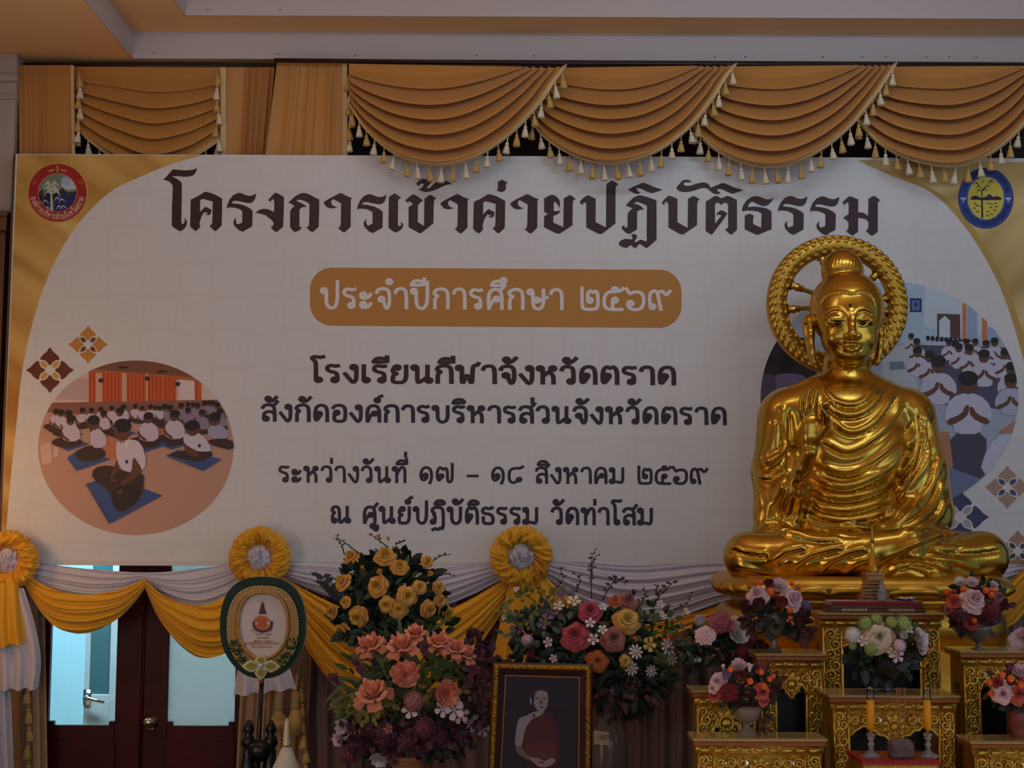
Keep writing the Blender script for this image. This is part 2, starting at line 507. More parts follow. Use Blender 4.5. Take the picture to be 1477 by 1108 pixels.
AA = '998,318;1030,290;1100,250;1180,210;1240,182;1270,190;1330,225;1410,255;1390,275;1387,660;1300,745;1270,735;1205,680;1235,660;1245,620;1250,330;1140,268;1115,290;1110,320;1130,355;1160,372;1200,380;1150,398;1100,400;1050,385;1020,350'
T = []
T.append(tr(235, 235, '0,238;40,205;135,95;160,90;230,100;340,106;420,98;465,82;480,65;482,100;460,150;420,185;360,197;300,198;200,188;125,190;200,225;250,265;270,290;268,500;262,860;290,870;305,845;312,820;298,775;325,800;343,845;335,890;305,935;265,965;235,970;185,940;125,895;128,600;140,350;125,300;90,265;40,248'))
T.append(tr(235, 235, KHO)); T.append(tr(235, 235, RO))
T.append(tr(365, 260, '30,465;80,425;140,405;200,408;250,425;298,450;300,300;290,275;265,272;255,290;262,310;240,305;212,280;240,250;310,178;350,185;440,238;437,450;428,665;335,738;310,730;265,690;250,665;275,655;290,625;290,600;250,555;180,500;100,475'))
T.append(tr(365, 260, '500,318;540,280;600,225;680,183;730,180;790,195;900,255;942,272;940,450;932,665;850,738;810,725;755,668;785,655;795,620;800,340;750,305;690,280;640,278;615,295;690,325;740,355;765,380;720,380;680,395;660,420;660,650;672,668;700,668;660,712;600,738;575,725;525,670;525,440;550,400;585,370;550,340'))
T.append(tr(365, 260, AA)); T.append(tr(235, 235, RO, 187.9, 1.8))
T.append(tr(510, 250, '500,340;530,315;580,285;620,305;680,350;645,365;632,400;630,740;660,755;675,730;670,680;700,715;708,745;690,785;640,825;595,845;560,825;495,775'))
T.append(tr(510, 250, '730,385;770,350;830,303;870,300;990,385;950,415;915,455;912,690;1000,750;1005,360;1085,303;1120,318;1180,358;1150,375;1140,420;1135,710;960,853;930,850;780,765;780,480;845,435;790,395;775,400;790,425;760,415'))
T.append(tr(510, 250, '885,150;920,110;980,75;1040,85;1125,100;1080,160;1035,215;1080,205;1150,140;1220,100;1280,92;1340,115;1408,155;1340,160;1270,185;1190,225;1100,258;1020,268;960,250;905,222;950,220;1000,160;970,145;930,160;950,178;920,180'))
T.append(tr(365, 260, AA, 168.4, 1.4)); T.append(tr(235, 235, KHO, 408.3, 3.4))
T.append(tr(660, 245, '570,170;630,140;665,155;710,180;688,200;685,285;630,322;600,312;550,290;575,270'))
T.append(tr(365, 260, AA, 269.1, 1.5))
T.append(tr(775, 250, '97,355;190,305;230,308;280,335;315,380;325,430;318,500;300,460;270,420;235,405;232,530;260,540;300,535;335,525;310,565;270,592;228,605;228,700;370,765;375,355;455,308;500,325;548,370;515,380;503,430;500,740;320,858;270,855;95,765;97,610;150,580;97,550'))
T.append(tr(775, 250, '600,410;640,360;700,315;735,315;830,360;828,690;975,770;980,150;1060,98;1100,115;1158,160;1125,175;1112,215;1110,715;920,860;870,860;695,770;695,440;680,415;650,420;655,450;625,440'))
T.append(tr(880, 250, '222,460;270,400;340,340;400,312;450,315;540,340;660,385;660,945;530,1060;500,1055;420,1000;360,1065;330,1050;295,1020;235,1060;180,1050;130,1020;120,995;150,955;210,930;270,935;310,940;320,910;295,880;345,855;385,890;375,930;345,960;365,985;430,940;520,970;522,460;450,425;380,405;335,430;400,445;450,475;480,510;420,520;385,545;382,800;330,830;275,865;220,840;170,790;165,760;200,735;205,770;245,770;250,570;280,530;320,500;270,475'))
T.append(tr(880, 250, '255,232;330,190;465,133;520,150;640,200;748,233;680,258;600,283;520,260;430,215;375,210;390,250;435,275;400,293;350,290;300,260'))
T.append(tr(880, 250, '735,415;780,360;830,318;860,322;957,362;957,695;1100,775;1108,360;1185,320;1220,335;1278,375;1250,385;1238,430;1235,735;1045,868;1005,868;828,770;828,435;800,405;770,420;780,455;750,440'))
T.append(tr(880, 250, '940,205;980,155;1030,100;1080,88;1130,98;1165,130;1110,125;1060,130;1040,155;1080,180;1140,175;1230,145;1310,128;1370,135;1410,165;1425,200;1440,205;1430,228;1400,225;1340,205;1280,215;1180,250;1080,268;1010,262;960,240'))
T.append(tr(1000, 250, '250,205;330,170;415,138;470,150;580,200;710,240;640,265;555,292;480,260;400,225;340,222;345,250;395,285;340,298;280,285;215,230'))
T.append(tr(1000, 250, '178,400;240,365;305,318;350,328;400,355;480,318;520,330;620,375;622,800;545,872;510,855;450,795;480,785;495,760;495,440;460,415;430,420;398,452;360,415;325,420;308,450;310,715;400,600;350,580;335,605;330,570;390,522;440,540;485,570;440,640;350,760;275,862;250,872;175,820'))
T.append(tr(1000, 250, '690,520;710,450;760,380;830,335;900,322;950,335;1030,368;1100,368;1148,345;1120,390;1070,445;1020,468;960,460;900,430;840,400;800,425;775,480;860,472;960,480;1050,500;1112,540;1112,800;1070,810;920,875;890,870;730,795;730,600;800,570;865,605;850,640;850,720;965,775;970,570;930,545;830,530;745,530;710,545'))
T.append(tr(235, 235, RO, 795.0, 4.4)); T.append(tr(235, 235, RO, 841.2, 4.9))
T.append(tr(1130, 250, '838,415;880,370;935,325;980,335;1062,370;1062,555;1120,555;1170,580;1203,610;1208,360;1285,318;1330,345;1382,390;1350,395;1342,430;1340,830;1265,888;1235,875;1170,815;1195,800;1208,760;1208,690;1170,650;1062,630;1062,830;985,885;950,870;890,820;915,800;925,770;922,690;890,660;848,630;880,610;925,580;928,440;905,410;880,430;882,455;860,440'))
M_title = mat('print_dark_brown', (58, 26, 26), .5)
flat('title_lettering', [(t_, 0) for t_ in T], [M_title], L * 3, label='large dark brown Thai title lettering')

# ---- a looped Thai stroke alphabet for the smaller lines
G = {}
def g(ch, wd, *st, o=()):
    G[ch] = (wd, [[tuple(map(float, q.split(','))) for q in s.split()] for s in st], o)
g('ก', .80, '.1,0 .1,.45 .14,.56 .26,.64 .05,.74 .12,.94 .35,1.02 .58,.98 .69,.8 .69,0')
g('า', .66, '.05,.78 .1,.95 .3,1.02 .47,.97 .55,.8 .55,0')
g('ร', .66, '.5,.13 .5,.42 .44,.56 .2,.62 .06,.72 .08,.92 .24,.99 .42,.93 .56,.97', o=[(.39, .13)])
g('ะ', .62, '.06,.66 .08,.52 .25,.5 .42,.56 .5,.72', '.06,.18 .08,.04 .25,.02 .42,.08 .5,.24', o=[(.17, .67), (.17, .19)])
g('จ', .74, '.05,.78 .1,.95 .32,1.02 .54,.97 .63,.78 .63,.2 .55,0 .46,0 .36,.36', o=[(.27, .46)])
g('ง', .68, '.56,.88 .56,.2 .48,0 .38,0 .3,.14 .06,.52', o=[(.45, .88)])
g('เ', .38, '.1,1 .1,.13', o=[(.21, .13)])
g('โ', .52, '.54,1.5 .4,1.44 .2,1.5 .04,1.46 .04,1.36 .16,1.24 .2,1.08 .2,.13', o=[(.31, .13)])
g('ป', .88, '.24,.88 .24,0 .74,0 .74,1.38', o=[(.13, .88)])
g('บ', .88, '.24,.88 .24,0 .74,0 .74,1', o=[(.13, .88)])
g('ย', .82, '.18,.9 .1,.74 .14,.56 .34,.52 .12,.46 .1,.05 .2,0 .68,0 .68,1', o=[(.29, .88)])
g('น', .92, '.24,.88 .24,0 .34,.02 .6,.26', '.68,1 .68,.24', o=[(.13, .88), (.74, .13)])
g('ม', .90, '.24,.88 .24,.13', '.24,.1 .5,.1 .76,0 .76,1', o=[(.13, .88), (.13, .13)])
g('ด', .82, '.36,.36 .16,0 .1,.2 .1,.66 .2,.94 .42,1.02 .62,.94 .7,.7 .7,0', o=[(.3, .46)])
g('ค', .82, '.12,0 .22,.3 .36,.5', '.12,0 .1,.3 .1,.66 .2,.94 .42,1.02 .62,.94 .7,.7 .7,0', o=[(.46, .5)])
g('ต', .84, '.36,.36 .16,0 .1,.2 .1,.66 .18,.94 .3,1.02 .41,.9 .52,1.02 .64,.94 .72,.7 .72,0', o=[(.3, .46)])
g('ศ', .86, '.12,0 .22,.3 .36,.5', '.12,0 .1,.3 .1,.66 .2,.94 .42,1.02 .62,.94 .7,.7 .7,0', '.58,.94 .72,1.04 .84,1.22', o=[(.46, .5)])
g('ส', .78, '.06,.8 .12,.95 .34,1.02 .56,.96 .66,.74 .66,0', '.66,.4 .56,.56 .34,.6 .16,.5 .12,.3 .12,.13', '.54,.94 .68,1.04 .8,1.22', o=[(.23, .13)])
g('อ', .78, '.14,.5 .12,.12 .22,0 .56,0 .67,.14 .68,.74 .58,.96 .36,1.02 .14,.96 .06,.82', o=[(.25, .54)])
g('ว', .70, '.05,.78 .1,.95 .3,1.02 .47,.97 .56,.8 .56,.13', o=[(.45, .13)])
g('ห', .90, '.24,.88 .24,0', '.24,.4 .44,.62 .58,.78', '.5,.68 .68,.5 .7,.3 .7,0', o=[(.13, .88), (.67, .88)])
g('ท', .86, '.24,.88 .24,0', '.24,.5 .44,.92 .58,1.02 .7,.9 .72,.7 .72,0', o=[(.13, .88)])
g('ธ', .78, '.66,1.02 .46,.92 .24,1 .08,.9 .08,.7 .2,.63 .5,.6 .66,.46 .68,.1 .58,0 .22,0 .12,.1 .12,.4')
g('ฏ', .86, '.24,.1 .26,.46 .14,.56 .26,.64 .06,.74 .12,.94 .35,1.02 .6,.98 .72,.8 .72,-.4 .56,-.26 .42,-.42 .26,-.3 .1,-.42', o=[(.14, .1)])
g('ฬ', 1.0, '.24,.88 .24,0 .3,0 .46,.6 .62,0 .68,0 .7,.86 .76,1.04 .92,1.04 .96,1.18', o=[(.13, .88)])
g('ษ', .90, '.24,.88 .24,0 .72,0 .72,1', '.5,.42 .66,.46 .9,.62', o=[(.43, .46), (.13, .88)])
g('ณ', 1.12, '.1,.13 .1,.5 .26,.64 .06,.74 .12,.94 .3,1.02 .44,.94 .5,.74 .5,0 .62,.02 .84,.26', '.94,1 .94,.24', o=[(.21, .13), (.98, .13)])
g('๒', .92, '.1,1.12 .1,.1 .2,0 .72,0 .82,.14 .82,.78 .72,.98 .6,.84 .48,.98 .36,.84 .36,.55', o=[(.46, .46)])
g('๕', .92, '.90,0 .3,0 .12,.1 .07,.4 .1,.7 .26,.9 .5,.93 .8,.93 .94,1.1', '.46,.46 .46,.03', o=[(.57, 1.02), (.57, .48)])
g('๖', .92, '.04,1.1 .12,.96 .24,.78 .34,.9 .66,.92 .84,.74 .84,.24 .66,0 .32,0 .14,.12 .13,.3', o=[(.25, .32)])
g('๙', 1.06, '.11,.16 .08,.6 .14,.9 .3,1.0 .42,.9 .48,.7 .60,0', '.44,.84 .56,.96 .72,.94 .76,.8 .9,.78 1.02,.98', o=[(.22, .16)])
g('๑', .84, '.46,.36 .36,.2 .2,.14 .08,.34 .1,.74 .3,1.0 .56,.96 .7,.74 .72,.24 .6,-.06', o=[(.36, .46)])
g('๗', 1.1, '.34,.3 .2,.1 .1,.3 .1,.74 .22,.98 .36,.96 .46,.8 .58,.98 .7,.8 .7,.14 .8,0 .98,.1 .98,1.24', o=[(.34, .42)])
g('๘', .94, '.92,1.08 .8,.95 .4,.97 .16,.84 .1,.5 .14,.14 .3,.0 .5,.04 .60,.2', o=[(.70, .22)])
g('–', .74, '.08,.44 .66,.44'); g(' ', .5)
MK = {}
def k_(ch, *st, o=()): MK[ch] = ([[tuple(map(float, q.split(','))) for q in s.split()] for s in st], o)
k_('ั', '-.56,1.36 -.46,1.2 -.24,1.24 -.04,1.5', o=[(-.46, 1.38)])
k_('ิ', '-.64,1.2 -.56,1.38 -.36,1.44 -.14,1.38 -.06,1.2 -.64,1.2')
k_('ี', '-.64,1.2 -.56,1.38 -.36,1.44 -.14,1.38 -.06,1.2 -.64,1.2', '-.06,1.2 -.06,1.54')
k_('ึ', '-.64,1.2 -.56,1.38 -.36,1.44 -.14,1.38 -.06,1.2 -.64,1.2', o=[(-.1, 1.46)])
k_('่', '-.12,1.24 -.12,1.54')
k_('์', '-.2,1.44 -.14,1.56 .0,1.62', o=[(-.24, 1.34)])
k_('ํ', o=[(-.14, 1.36)])
k_('ู', '-.2,-.18 -.2,-.46 -.04,-.46 -.04,-.16', o=[(-.3, -.2)])
def text_strokes(s):
    s = s.replace('ำ', 'ํา'); pen = 0.0; out = []; prev = ''; up = False
    for ch in s:
        if ch in MK:
            dx, dy = (-.24 if prev == 'ป' else 0), 0
            if ch == '่' and up: dy = .42
            if ch == 'ู': pass
            elif ch != '่': up = True
            st, o = MK[ch]; base = pen - .08
        else:
            up = False; dx = dy = 0; wd, st, o = G[ch]; base = pen; pen += wd + .1; prev = ch
        for q in st:
            pl = smooth_poly([(x + base + dx, y + dy, 0) for x, y in q], 2)
            out.append(([(v.x, v.y) for v in pl], False))
        for cx, cy in o:
            out.append(([(cx + base + dx + .105 * math.cos(a), cy + dy + .105 * math.sin(a)) for a in [2 * math.pi * i / 12 for i in range(12)]], True))
    return out, pen - .1
def ribbon(mb, pts, closed, hw, place, mi=0):
    """thick pen stroke along 2-D points; place maps (x, y) to world"""
    n = len(pts); l = []; r = []
    for i in range(n):
        a = pts[(i - 1) % n] if closed or i else pts[i]; b = pts[(i + 1) % n] if closed or i < n - 1 else pts[i]
        tx, ty = b[0] - a[0], b[1] - a[1]; q = math.hypot(tx, ty) or 1
        nx, ny = -ty / q * hw, tx / q * hw
        x, y = pts[i]
        if not closed and i == 0: x -= tx / q * hw * .6; y -= ty / q * hw * .6
        if not closed and i == n - 1: x += tx / q * hw * .6; y += ty / q * hw * .6
        l.append(place(x + nx, y + ny)); r.append(place(x - nx, y - ny))
    for side in (l, r):                       # no folded-over quads on the inside of tight turns
        for i in range(1, n):
            px_, py_ = pts[i][0] - pts[i - 1][0], pts[i][1] - pts[i - 1][1]
            d_ = Vector(side[i]) - Vector(side[i - 1]); e_ = Vector(place(*pts[i])) - Vector(place(*pts[i - 1]))
            if d_.dot(e_) <= 0: side[i] = side[i - 1]
    l = [Vector(q) - Vector((0, 1.4e-5 * i / n, 0)) for i, q in enumerate(l)]; r = [Vector(q) - Vector((0, 1.4e-5 * i / n, 0)) for i, q in enumerate(r)]
    fs = [(i, (i + 1) % n, n + (i + 1) % n, n + i) for i in range(n if closed else n - 1)]
    mb.add(l + r, fs, mi)
def line_text(name, s, x0, y0, x1, y1, xh, hw, material, lift, parent=banner, label=None):
    """one printed line; every word is a part of its own"""
    total = text_strokes(s)[1]; pen = 0.0
    for word in s.split(' '):
        st, wd = text_strokes(word); m = MB()
        for i, (pts, cl) in enumerate(st):
            k = lift + i * .00002
            ribbon(m, pts, cl, hw, lambda x, y: B2(x0 + (x1 - x0) * (x + pen) / total, y0 + (y1 - y0) * (x + pen) / total - y * xh, k))
        o = m.build(name, material, parent, smooth=False)
        if label: o['label'] = label
        pen += wd + .1 + G[' '][0] + .1
# orange pill with the school year
pill = []
for cx, cy, a0 in ((951, 421, -90), (951, 441, 0), (479, 438, 90), (479, 418, 180)):
    for i in range(13):
        a = R(a0 + 90 * i / 12); pill.append((cx + 32 * math.cos(a), cy + 32 * math.sin(a)))
pl = flat('pill_panel', [(pill, 0)], [mat('print_orange_brown', (196, 136, 58), .5)], L * 3)
pl['label'] = 'orange rounded panel of the banner'
line_text('pill_lettering', 'ประจำปีการศึกษา ๒๕๖๙', 463, 444, 968, 447, 28, .082, mat('print_white', (238, 230, 232), .5), L * 5, label='white Thai lettering on the orange panel')
M_navy = mat('print_dark_navy', (46, 32, 52), .5)
line_text('school_lettering', 'โรงเรียนกีฬาจังหวัดตราด', 449, 551, 976, 554.5, 24.5, .104, M_title, L * 3)
line_text('authority_lettering', 'สังกัดองค์การบริหารส่วนจังหวัดตราด', 377, 607, 1049, 612, 23, .10, M_navy, L * 3)
line_text('date_lettering', 'ระหว่างวันที่ ๑๗ – ๑๘ สิงหาคม ๒๕๖๙', 402, 695, 1021, 698, 22, .092, M_navy, L * 3)
line_text('venue_lettering', 'ณ ศูนย์ปฏิบัติธรรม วัดท่าโสม', 477, 754, 943, 757, 23, .10, M_navy, L * 3)
# ================================================================== PICTURES AND EMBLEMS PRINTED ON THE BANNER
def clip(subj, conv):
    """polygon clipped to a convex outline (screen order)"""
    ar = sum(conv[i][0] * conv[(i + 1) % len(conv)][1] - conv[(i + 1) % len(conv)][0] * conv[i][1] for i in range(len(conv)))
    sg = 1 if ar > 0 else -1
    out = list(subj)
    for i in range(len(conv)):
        a, b = conv[i], conv[(i + 1) % len(conv)]
        f = lambda p: sg * ((b[0] - a[0]) * (p[1] - a[1]) - (b[1] - a[1]) * (p[0] - a[0]))
        res = []
        for j in range(len(out)):
            p, q = out[j], out[(j + 1) % len(out)]
            fp, fq = f(p), f(q)
            if fp >= 0: res.append(p)
            if (fp >= 0) != (fq >= 0):
                t = fp / (fp - fq); res.append((p[0] + (q[0] - p[0]) * t, p[1] + (q[1] - p[1]) * t))
        out = res
        if len(out) < 3: return []
    cl = [out[0]]
    for p in out[1:]:
        if abs(p[0] - cl[-1][0]) + abs(p[1] - cl[-1][1]) > 1e-4: cl.append(p)
    return cl
class Print:
    """a flat printed picture put together from plain areas of ink"""
    def __init__(s, outline, k, ox, oy): s.o = outline; s.k = k; s.ox = ox; s.oy = oy; s.p = []; s.m = []; s.idx = {}
    def ink(s, rgb):
        if rgb not in s.idx:
            s.idx[rgb] = len(s.m); s.m.append(mat('ink_%02x%02x%02x' % rgb, rgb, .55))
        return s.idx[rgb]
    def raw(s, pts, rgb):
        q = clip(pts, s.o) if s.o else pts
        if len(q) > 2: s.p.append((q, s.ink(rgb)))
    def a(s, pts, rgb, soft=1):
        pts = [(s.ox + x / s.k, s.oy + y / s.k) for x, y in pts]
        s.raw(sm2(pts, soft) if soft else pts, rgb)
    def e(s, cx, cy, rx, ry, rgb, n=16, rot=0):
        c, d = math.cos(R(rot)), math.sin(R(rot))
        s.raw([(s.ox + (cx + x * c - y * d) / s.k, s.oy + (cy + x * d + y * c) / s.k) for x, y in ellipse(0, 0, rx, ry, n)], rgb)
SK, HR, SH, TRS, MT = (108, 66, 48), (30, 20, 24), (214, 200, 222), (64, 38, 34), (58, 86, 150)
def pupil(pr, x, y, r, dr=-1, mt=True, sh=SH):
    if mt: pr.a([(x - 4.6 * r, y + 5.4 * r), (x + 1.0 * r, y + 4.4 * r), (x + 4.4 * r, y + 5.6 * r), (x - .6 * r, y + 7.2 * r)], MT, 0)
    pr.e(x + dr * .8 * r, y + 5.2 * r, 3.6 * r, 1.3 * r, TRS)
    pr.a([(x - 1.0 * r, y + .9 * r), (x + 1.0 * r, y + .9 * r), (x + 2.3 * r, y + 2.4 * r), (x + 2.2 * r, y + 4.9 * r), (x - 1.6 * r, y + 5.0 * r), (x - 2.2 * r, y + 2.6 * r)], sh)
    pr.a([(x + dr * 1.9 * r, y + 2.4 * r), (x + dr * 2.4 * r, y + 3.6 * r), (x + dr * .4 * r, y + 5.2 * r), (x + dr * .2 * r, y + 4.5 * r), (x + dr * 1.6 * r, y + 3.6 * r)], SK)
    pr.e(x, y, r, 1.2 * r, SK); pr.e(x - dr * .15 * r, y - .45 * r, 1.05 * r, .85 * r, HR)
# ---- round picture on the left: pupils sitting on blue mats
pr = Print(ellipse(196, 646, 141, 126, 72), 2.954, 0, 400)
pr.a([(100, 300), (1050, 300), (1050, 1150), (100, 1150)], (206, 158, 138), 0)
pr.a([(100, 300), (1050, 300), (1050, 560), (100, 560)], (226, 196, 188), 0)
pr.a([(200, 440), (385, 430), (385, 525), (200, 520)], (206, 176, 172), 0)
pr.a([(330, 300), (1000, 300), (1000, 480), (850, 440), (700, 420), (545, 408), (380, 400)], (134, 84, 62), 0)
pr.a([(380, 392), (1000, 440), (1000, 470), (850, 446), (540, 416), (380, 408)], (190, 110, 70), 0)
for x0, x1, y0 in ((378, 410, 400), (436, 520, 404), (540, 622, 410), (628, 700, 416), (700, 752, 420), (830, 858, 440)):
    pr.a([(x0, y0), (x1, y0 + 6), (x1, 540), (x0, 545)], (214, 96, 38), 0)
    n = max(1, int((x1 - x0) / 16))
    for i in range(n): pr.a([(x0 + 16 * i + 4, y0 + 2), (x0 + 16 * i + 9, y0 + 3), (x0 + 16 * i + 9, 541), (x0 + 16 * i + 4, 541)], (176, 66, 26), 0)
for x0, x1 in ((408, 436), (520, 538), (622, 630)): pr.a([(x0, 408), (x1, 410), (x1, 540), (x0, 540)], (222, 172, 150), 0)
pr.a([(766, 436), (828, 442), (828, 526), (766, 520)], (236, 214, 214), 0); pr.a([(860, 446), (930, 470), (930, 530), (860, 528)], (230, 206, 200), 0)
for x, y in ((430, 440), (628, 432), (757, 455)): pr.e(x, y, 12, 10, (60, 40, 40))
for x, y in ((525, 384), (690, 402)): pr.e(x, y, 24, 5, (60, 34, 30))
pr.a([(200, 535), (1000, 520), (1000, 600), (700, 610), (400, 590), (200, 575)], (150, 96, 84), 0)
pr.a([(640, 600), (700, 605), (690, 690), (600, 720)], (200, 116, 70), 0)
pr.a([(455, 680), (490, 690), (500, 780), (450, 770)], (214, 130, 90), 0)
for q in (((170, 720), (215, 700), (222, 790), (180, 800)), ((230, 700), (250, 712), (248, 760), (228, 770))): pr.a(q, (226, 190, 186), 0)
heads = [(237, 575, 12), (258, 580, 13), (350, 570, 12), (388, 570, 11), (428, 565, 10), (475, 560, 10), (525, 555, 11), (575, 552, 10), (605, 560, 10), (640, 555, 10), (662, 558, 9),
         (680, 560, 9), (700, 555, 12), (770, 550, 12), (800, 545, 10), (822, 546, 10), (840, 550, 12), (870, 540, 11), (890, 538, 10), (905, 540, 11), (925, 548, 12), (722, 560, 13), (800, 570, 12), (860, 580, 14), (935, 575, 13),
         (440, 585, 13), (290, 585, 15), (510, 575, 16), (300, 610, 18), (630, 600, 20), (742, 590, 20)]
for x, y, r in sorted(heads, key=lambda h: h[1]): pupil(pr, x, y, r, -1, r > 14, SH if x < 690 or r > 15 else (150, 136, 158))
pr.a([(880, 690), (990, 686), (1000, 740), (900, 716)], TRS); pr.a([(882, 632), (950, 628), (986, 686), (890, 690)], (172, 170, 204)); pr.e(915, 606, 24, 28, SK); pr.e(916, 594, 25, 20, HR)
# the three nearest pupils
pr.a([(285, 770), (332, 735), (470, 775), (325, 825)], MT, 0); pr.a([(320, 742), (385, 712), (450, 735), (446, 770), (370, 790), (322, 770)], TRS)
pr.a([(385, 650), (420, 640), (456, 682), (450, 727), (386, 727)], SH); pr.e(397, 622, 27, 30, SK); pr.e(399, 609, 27, 22, HR)
pr.a([(705, 760), (760, 735), (945, 775), (865, 825)], MT, 0); pr.a([(720, 752), (800, 735), (900, 738), (905, 765), (850, 790), (740, 767)], TRS)
pr.a([(775, 682), (802, 660), (860, 664), (905, 735), (880, 745), (800, 737)], (216, 212, 232)); pr.a([(780, 700), (800, 720), (850, 745), (840, 770), (790, 750)], SK); pr.e(820, 645, 30, 32, SK); pr.e(821, 632, 31, 24, HR)
pr.e(850, 718, 7, 8, (40, 40, 80))
pr.a([(365, 880), (470, 850), (690, 930), (465, 1050)], MT, 0); pr.a([(365, 880), (375, 892), (470, 1046), (465, 1050)], (40, 58, 110), 0)
pr.a([(396, 812), (470, 798), (540, 835), (612, 828), (612, 900), (590, 962), (520, 1006), (482, 982), (470, 912), (392, 860)], TRS); pr.a([(470, 912), (540, 880), (600, 890), (585, 960), (520, 1002), (482, 980)], (48, 28, 28))
pr.a([(497, 692), (520, 712), (552, 688), (602, 702), (626, 790), (602, 832), (556, 832), (520, 820), (500, 790), (493, 740)], (226, 214, 232))
pr.a([(566, 760), (590, 790), (610, 830), (540, 880), (520, 892), (512, 872), (560, 836)], SK); pr.a([(500, 770), (508, 820), (480, 852), (468, 850), (490, 800)], SK)
pr.e(484, 862, 18, 8, SK, rot=40); pr.e(512, 914, 14, 9, SK, rot=-30); pr.e(540, 786, 7, 9, (60, 60, 110)); pr.a([(530, 700), (552, 690), (540, 730)], (240, 230, 240), 0)
pr.e(520, 655, 34, 42, SK); pr.e(522, 632, 37, 30, HR); pr.a([(487, 640), (500, 640), (494, 672), (486, 668)], (120, 74, 54))
def photo_part(p, name, lift, label):
    m = MB()
    for i, (pts, mi) in enumerate(p.p): m.poly([B2(x, y, lift + .000035 * i) for x, y in pts], mi)
    o = m.build(name, p.m, banner, smooth=False); o['label'] = label
photo_part(pr, 'round_photo', L * 3, 'round print of pupils meditating on blue mats')
# ---- round picture on the right, half behind the statue: pupils with joined hands
pr = Print(ellipse(1283, 573, 186, 167, 84), 1.978, 1020, 320)
pr.a([(100, 140), (950, 140), (950, 900), (100, 900)], (176, 188, 208), 0)
pr.a([(100, 140), (950, 140), (950, 345), (100, 345)], (180, 206, 232), 0)
pr.a([(620, 140), (900, 140), (900, 340), (620, 300)], (204, 222, 236), 0)
pr.a([(578, 218), (612, 218), (612, 258), (578, 258)], (40, 48, 90), 0); pr.a([(584, 224), (606, 224), (606, 252), (584, 252)], (90, 130, 190), 0); pr.e(595, 236, 5, 8, (40, 50, 110))
pr.a([(656, 262), (722, 264), (722, 334), (656, 330)], (96, 62, 60), 0); pr.a([(662, 330), (662, 282), (678, 268), (693, 282), (693, 330)], (206, 226, 240), 0)
for x0, x1, y0 in ((728, 740, 232), (784, 799, 275)): pr.a([(x0, y0), (x1, y0), (x1, 345), (x0, 345)], (214, 130, 76), 0)
for x0, x1, y0 in ((742, 770, 236), (800, 840, 300)): pr.a([(x0, y0), (x1, y0 + 10), (x1, 345), (x0, 345)], (160, 180, 214), 0)
pr.a([(140, 330), (300, 330), (330, 560), (140, 560)], (46, 34, 48), 0); pr.a([(185, 440), (230, 430), (290, 440), (300, 520), (180, 520)], (120, 108, 150)); pr.e(225, 400, 24, 30, HR); pr.e(170, 400, 20, 26, (36, 26, 34)); pr.a([(150, 430), (200, 440), (190, 520), (150, 530)], (88, 78, 112))
pr.a([(500, 360), (585, 352), (600, 470), (640, 600), (500, 600)], (196, 206, 216), 0); pr.a([(520, 400), (560, 398), (566, 420), (520, 424)], (120, 140, 160), 0)
for i in range(11): pr.e(630 + 13 * i, 332 + i * 1.2, 6, 8, HR); pr.a([(622 + 13 * i, 342), (638 + 13 * i, 342), (640 + 13 * i, 368), (620 + 13 * i, 368)], (200, 206, 228))
pr.a([(570, 350), (900, 360), (900, 540), (660, 520), (600, 430)], (86, 80, 108), 0)
def praying(x, y, r, sh=(206, 206, 226)):
    pr.a([(x - 1.1 * r, y + 1.1 * r), (x + 1.1 * r, y + 1.1 * r), (x + 2.4 * r, y + 2.4 * r), (x + 2.5 * r, y + 4.0 * r), (x + 1.5 * r, y + 4.2 * r), (x + 1.4 * r, y + 5.4 * r), (x - 1.5 * r, y + 5.4 * r), (x - 1.6 * r, y + 4.2 * r), (x - 2.6 * r, y + 4.0 * r), (x - 2.3 * r, y + 2.2 * r)], sh)
    pr.a([(x - 2.4 * r, y + 3.9 * r), (x - 1.9 * r, y + 4.6 * r), (x - .1 * r, y + 3.6 * r), (x + .2 * r, y + 2.4 * r), (x - .3 * r, y + 2.3 * r), (x - .7 * r, y + 3.3 * r)], SK); pr.a([(x + 2.4 * r, y + 3.9 * r), (x + 1.9 * r, y + 4.5 * r), (x + .2 * r, y + 3.6 * r), (x + .1 * r, y + 2.5 * r), (x + .5 * r, y + 2.5 * r), (x + .9 * r, y + 3.3 * r)], SK)
    pr.e(x, y, r, 1.2 * r, SK); pr.e(x, y - .5 * r, 1.05 * r, .8 * r, HR)
for x, y, r in ((582, 328, 8), (598, 345, 10), (820, 344, 11), (796, 350, 10), (765, 344, 9), (740, 345, 9), (708, 352, 11), (690, 345, 9), (718, 360, 11), (600, 372, 13), (635, 385, 14), (748, 365, 13), (790, 384, 16), (850, 378, 13), (868, 420, 16)): praying(x, y, r)
praying(660, 408, 21); praying(866, 455, 18, (186, 190, 220))
pr.a([(690, 600), (800, 596), (792, 700), (800, 752), (700, 752), (702, 690)], (74, 74, 96)); pr.a([(560, 590), (690, 600), (702, 700), (600, 660)], (196, 132, 100), 0); pr.a([(660, 690), (800, 740), (780, 800), (660, 800)], (120, 130, 170), 0)
praying(745, 460, 27, (206, 208, 232))
pr.a([(775, 720), (800, 640), (845, 600), (880, 610), (860, 740)], (206, 210, 236)); pr.a([(830, 600), (890, 560), (890, 610)], (188, 140, 116), 0)
photo_part(pr, 'round_photo', L * 3, 'round print of pupils with joined hands, partly behind the statue')

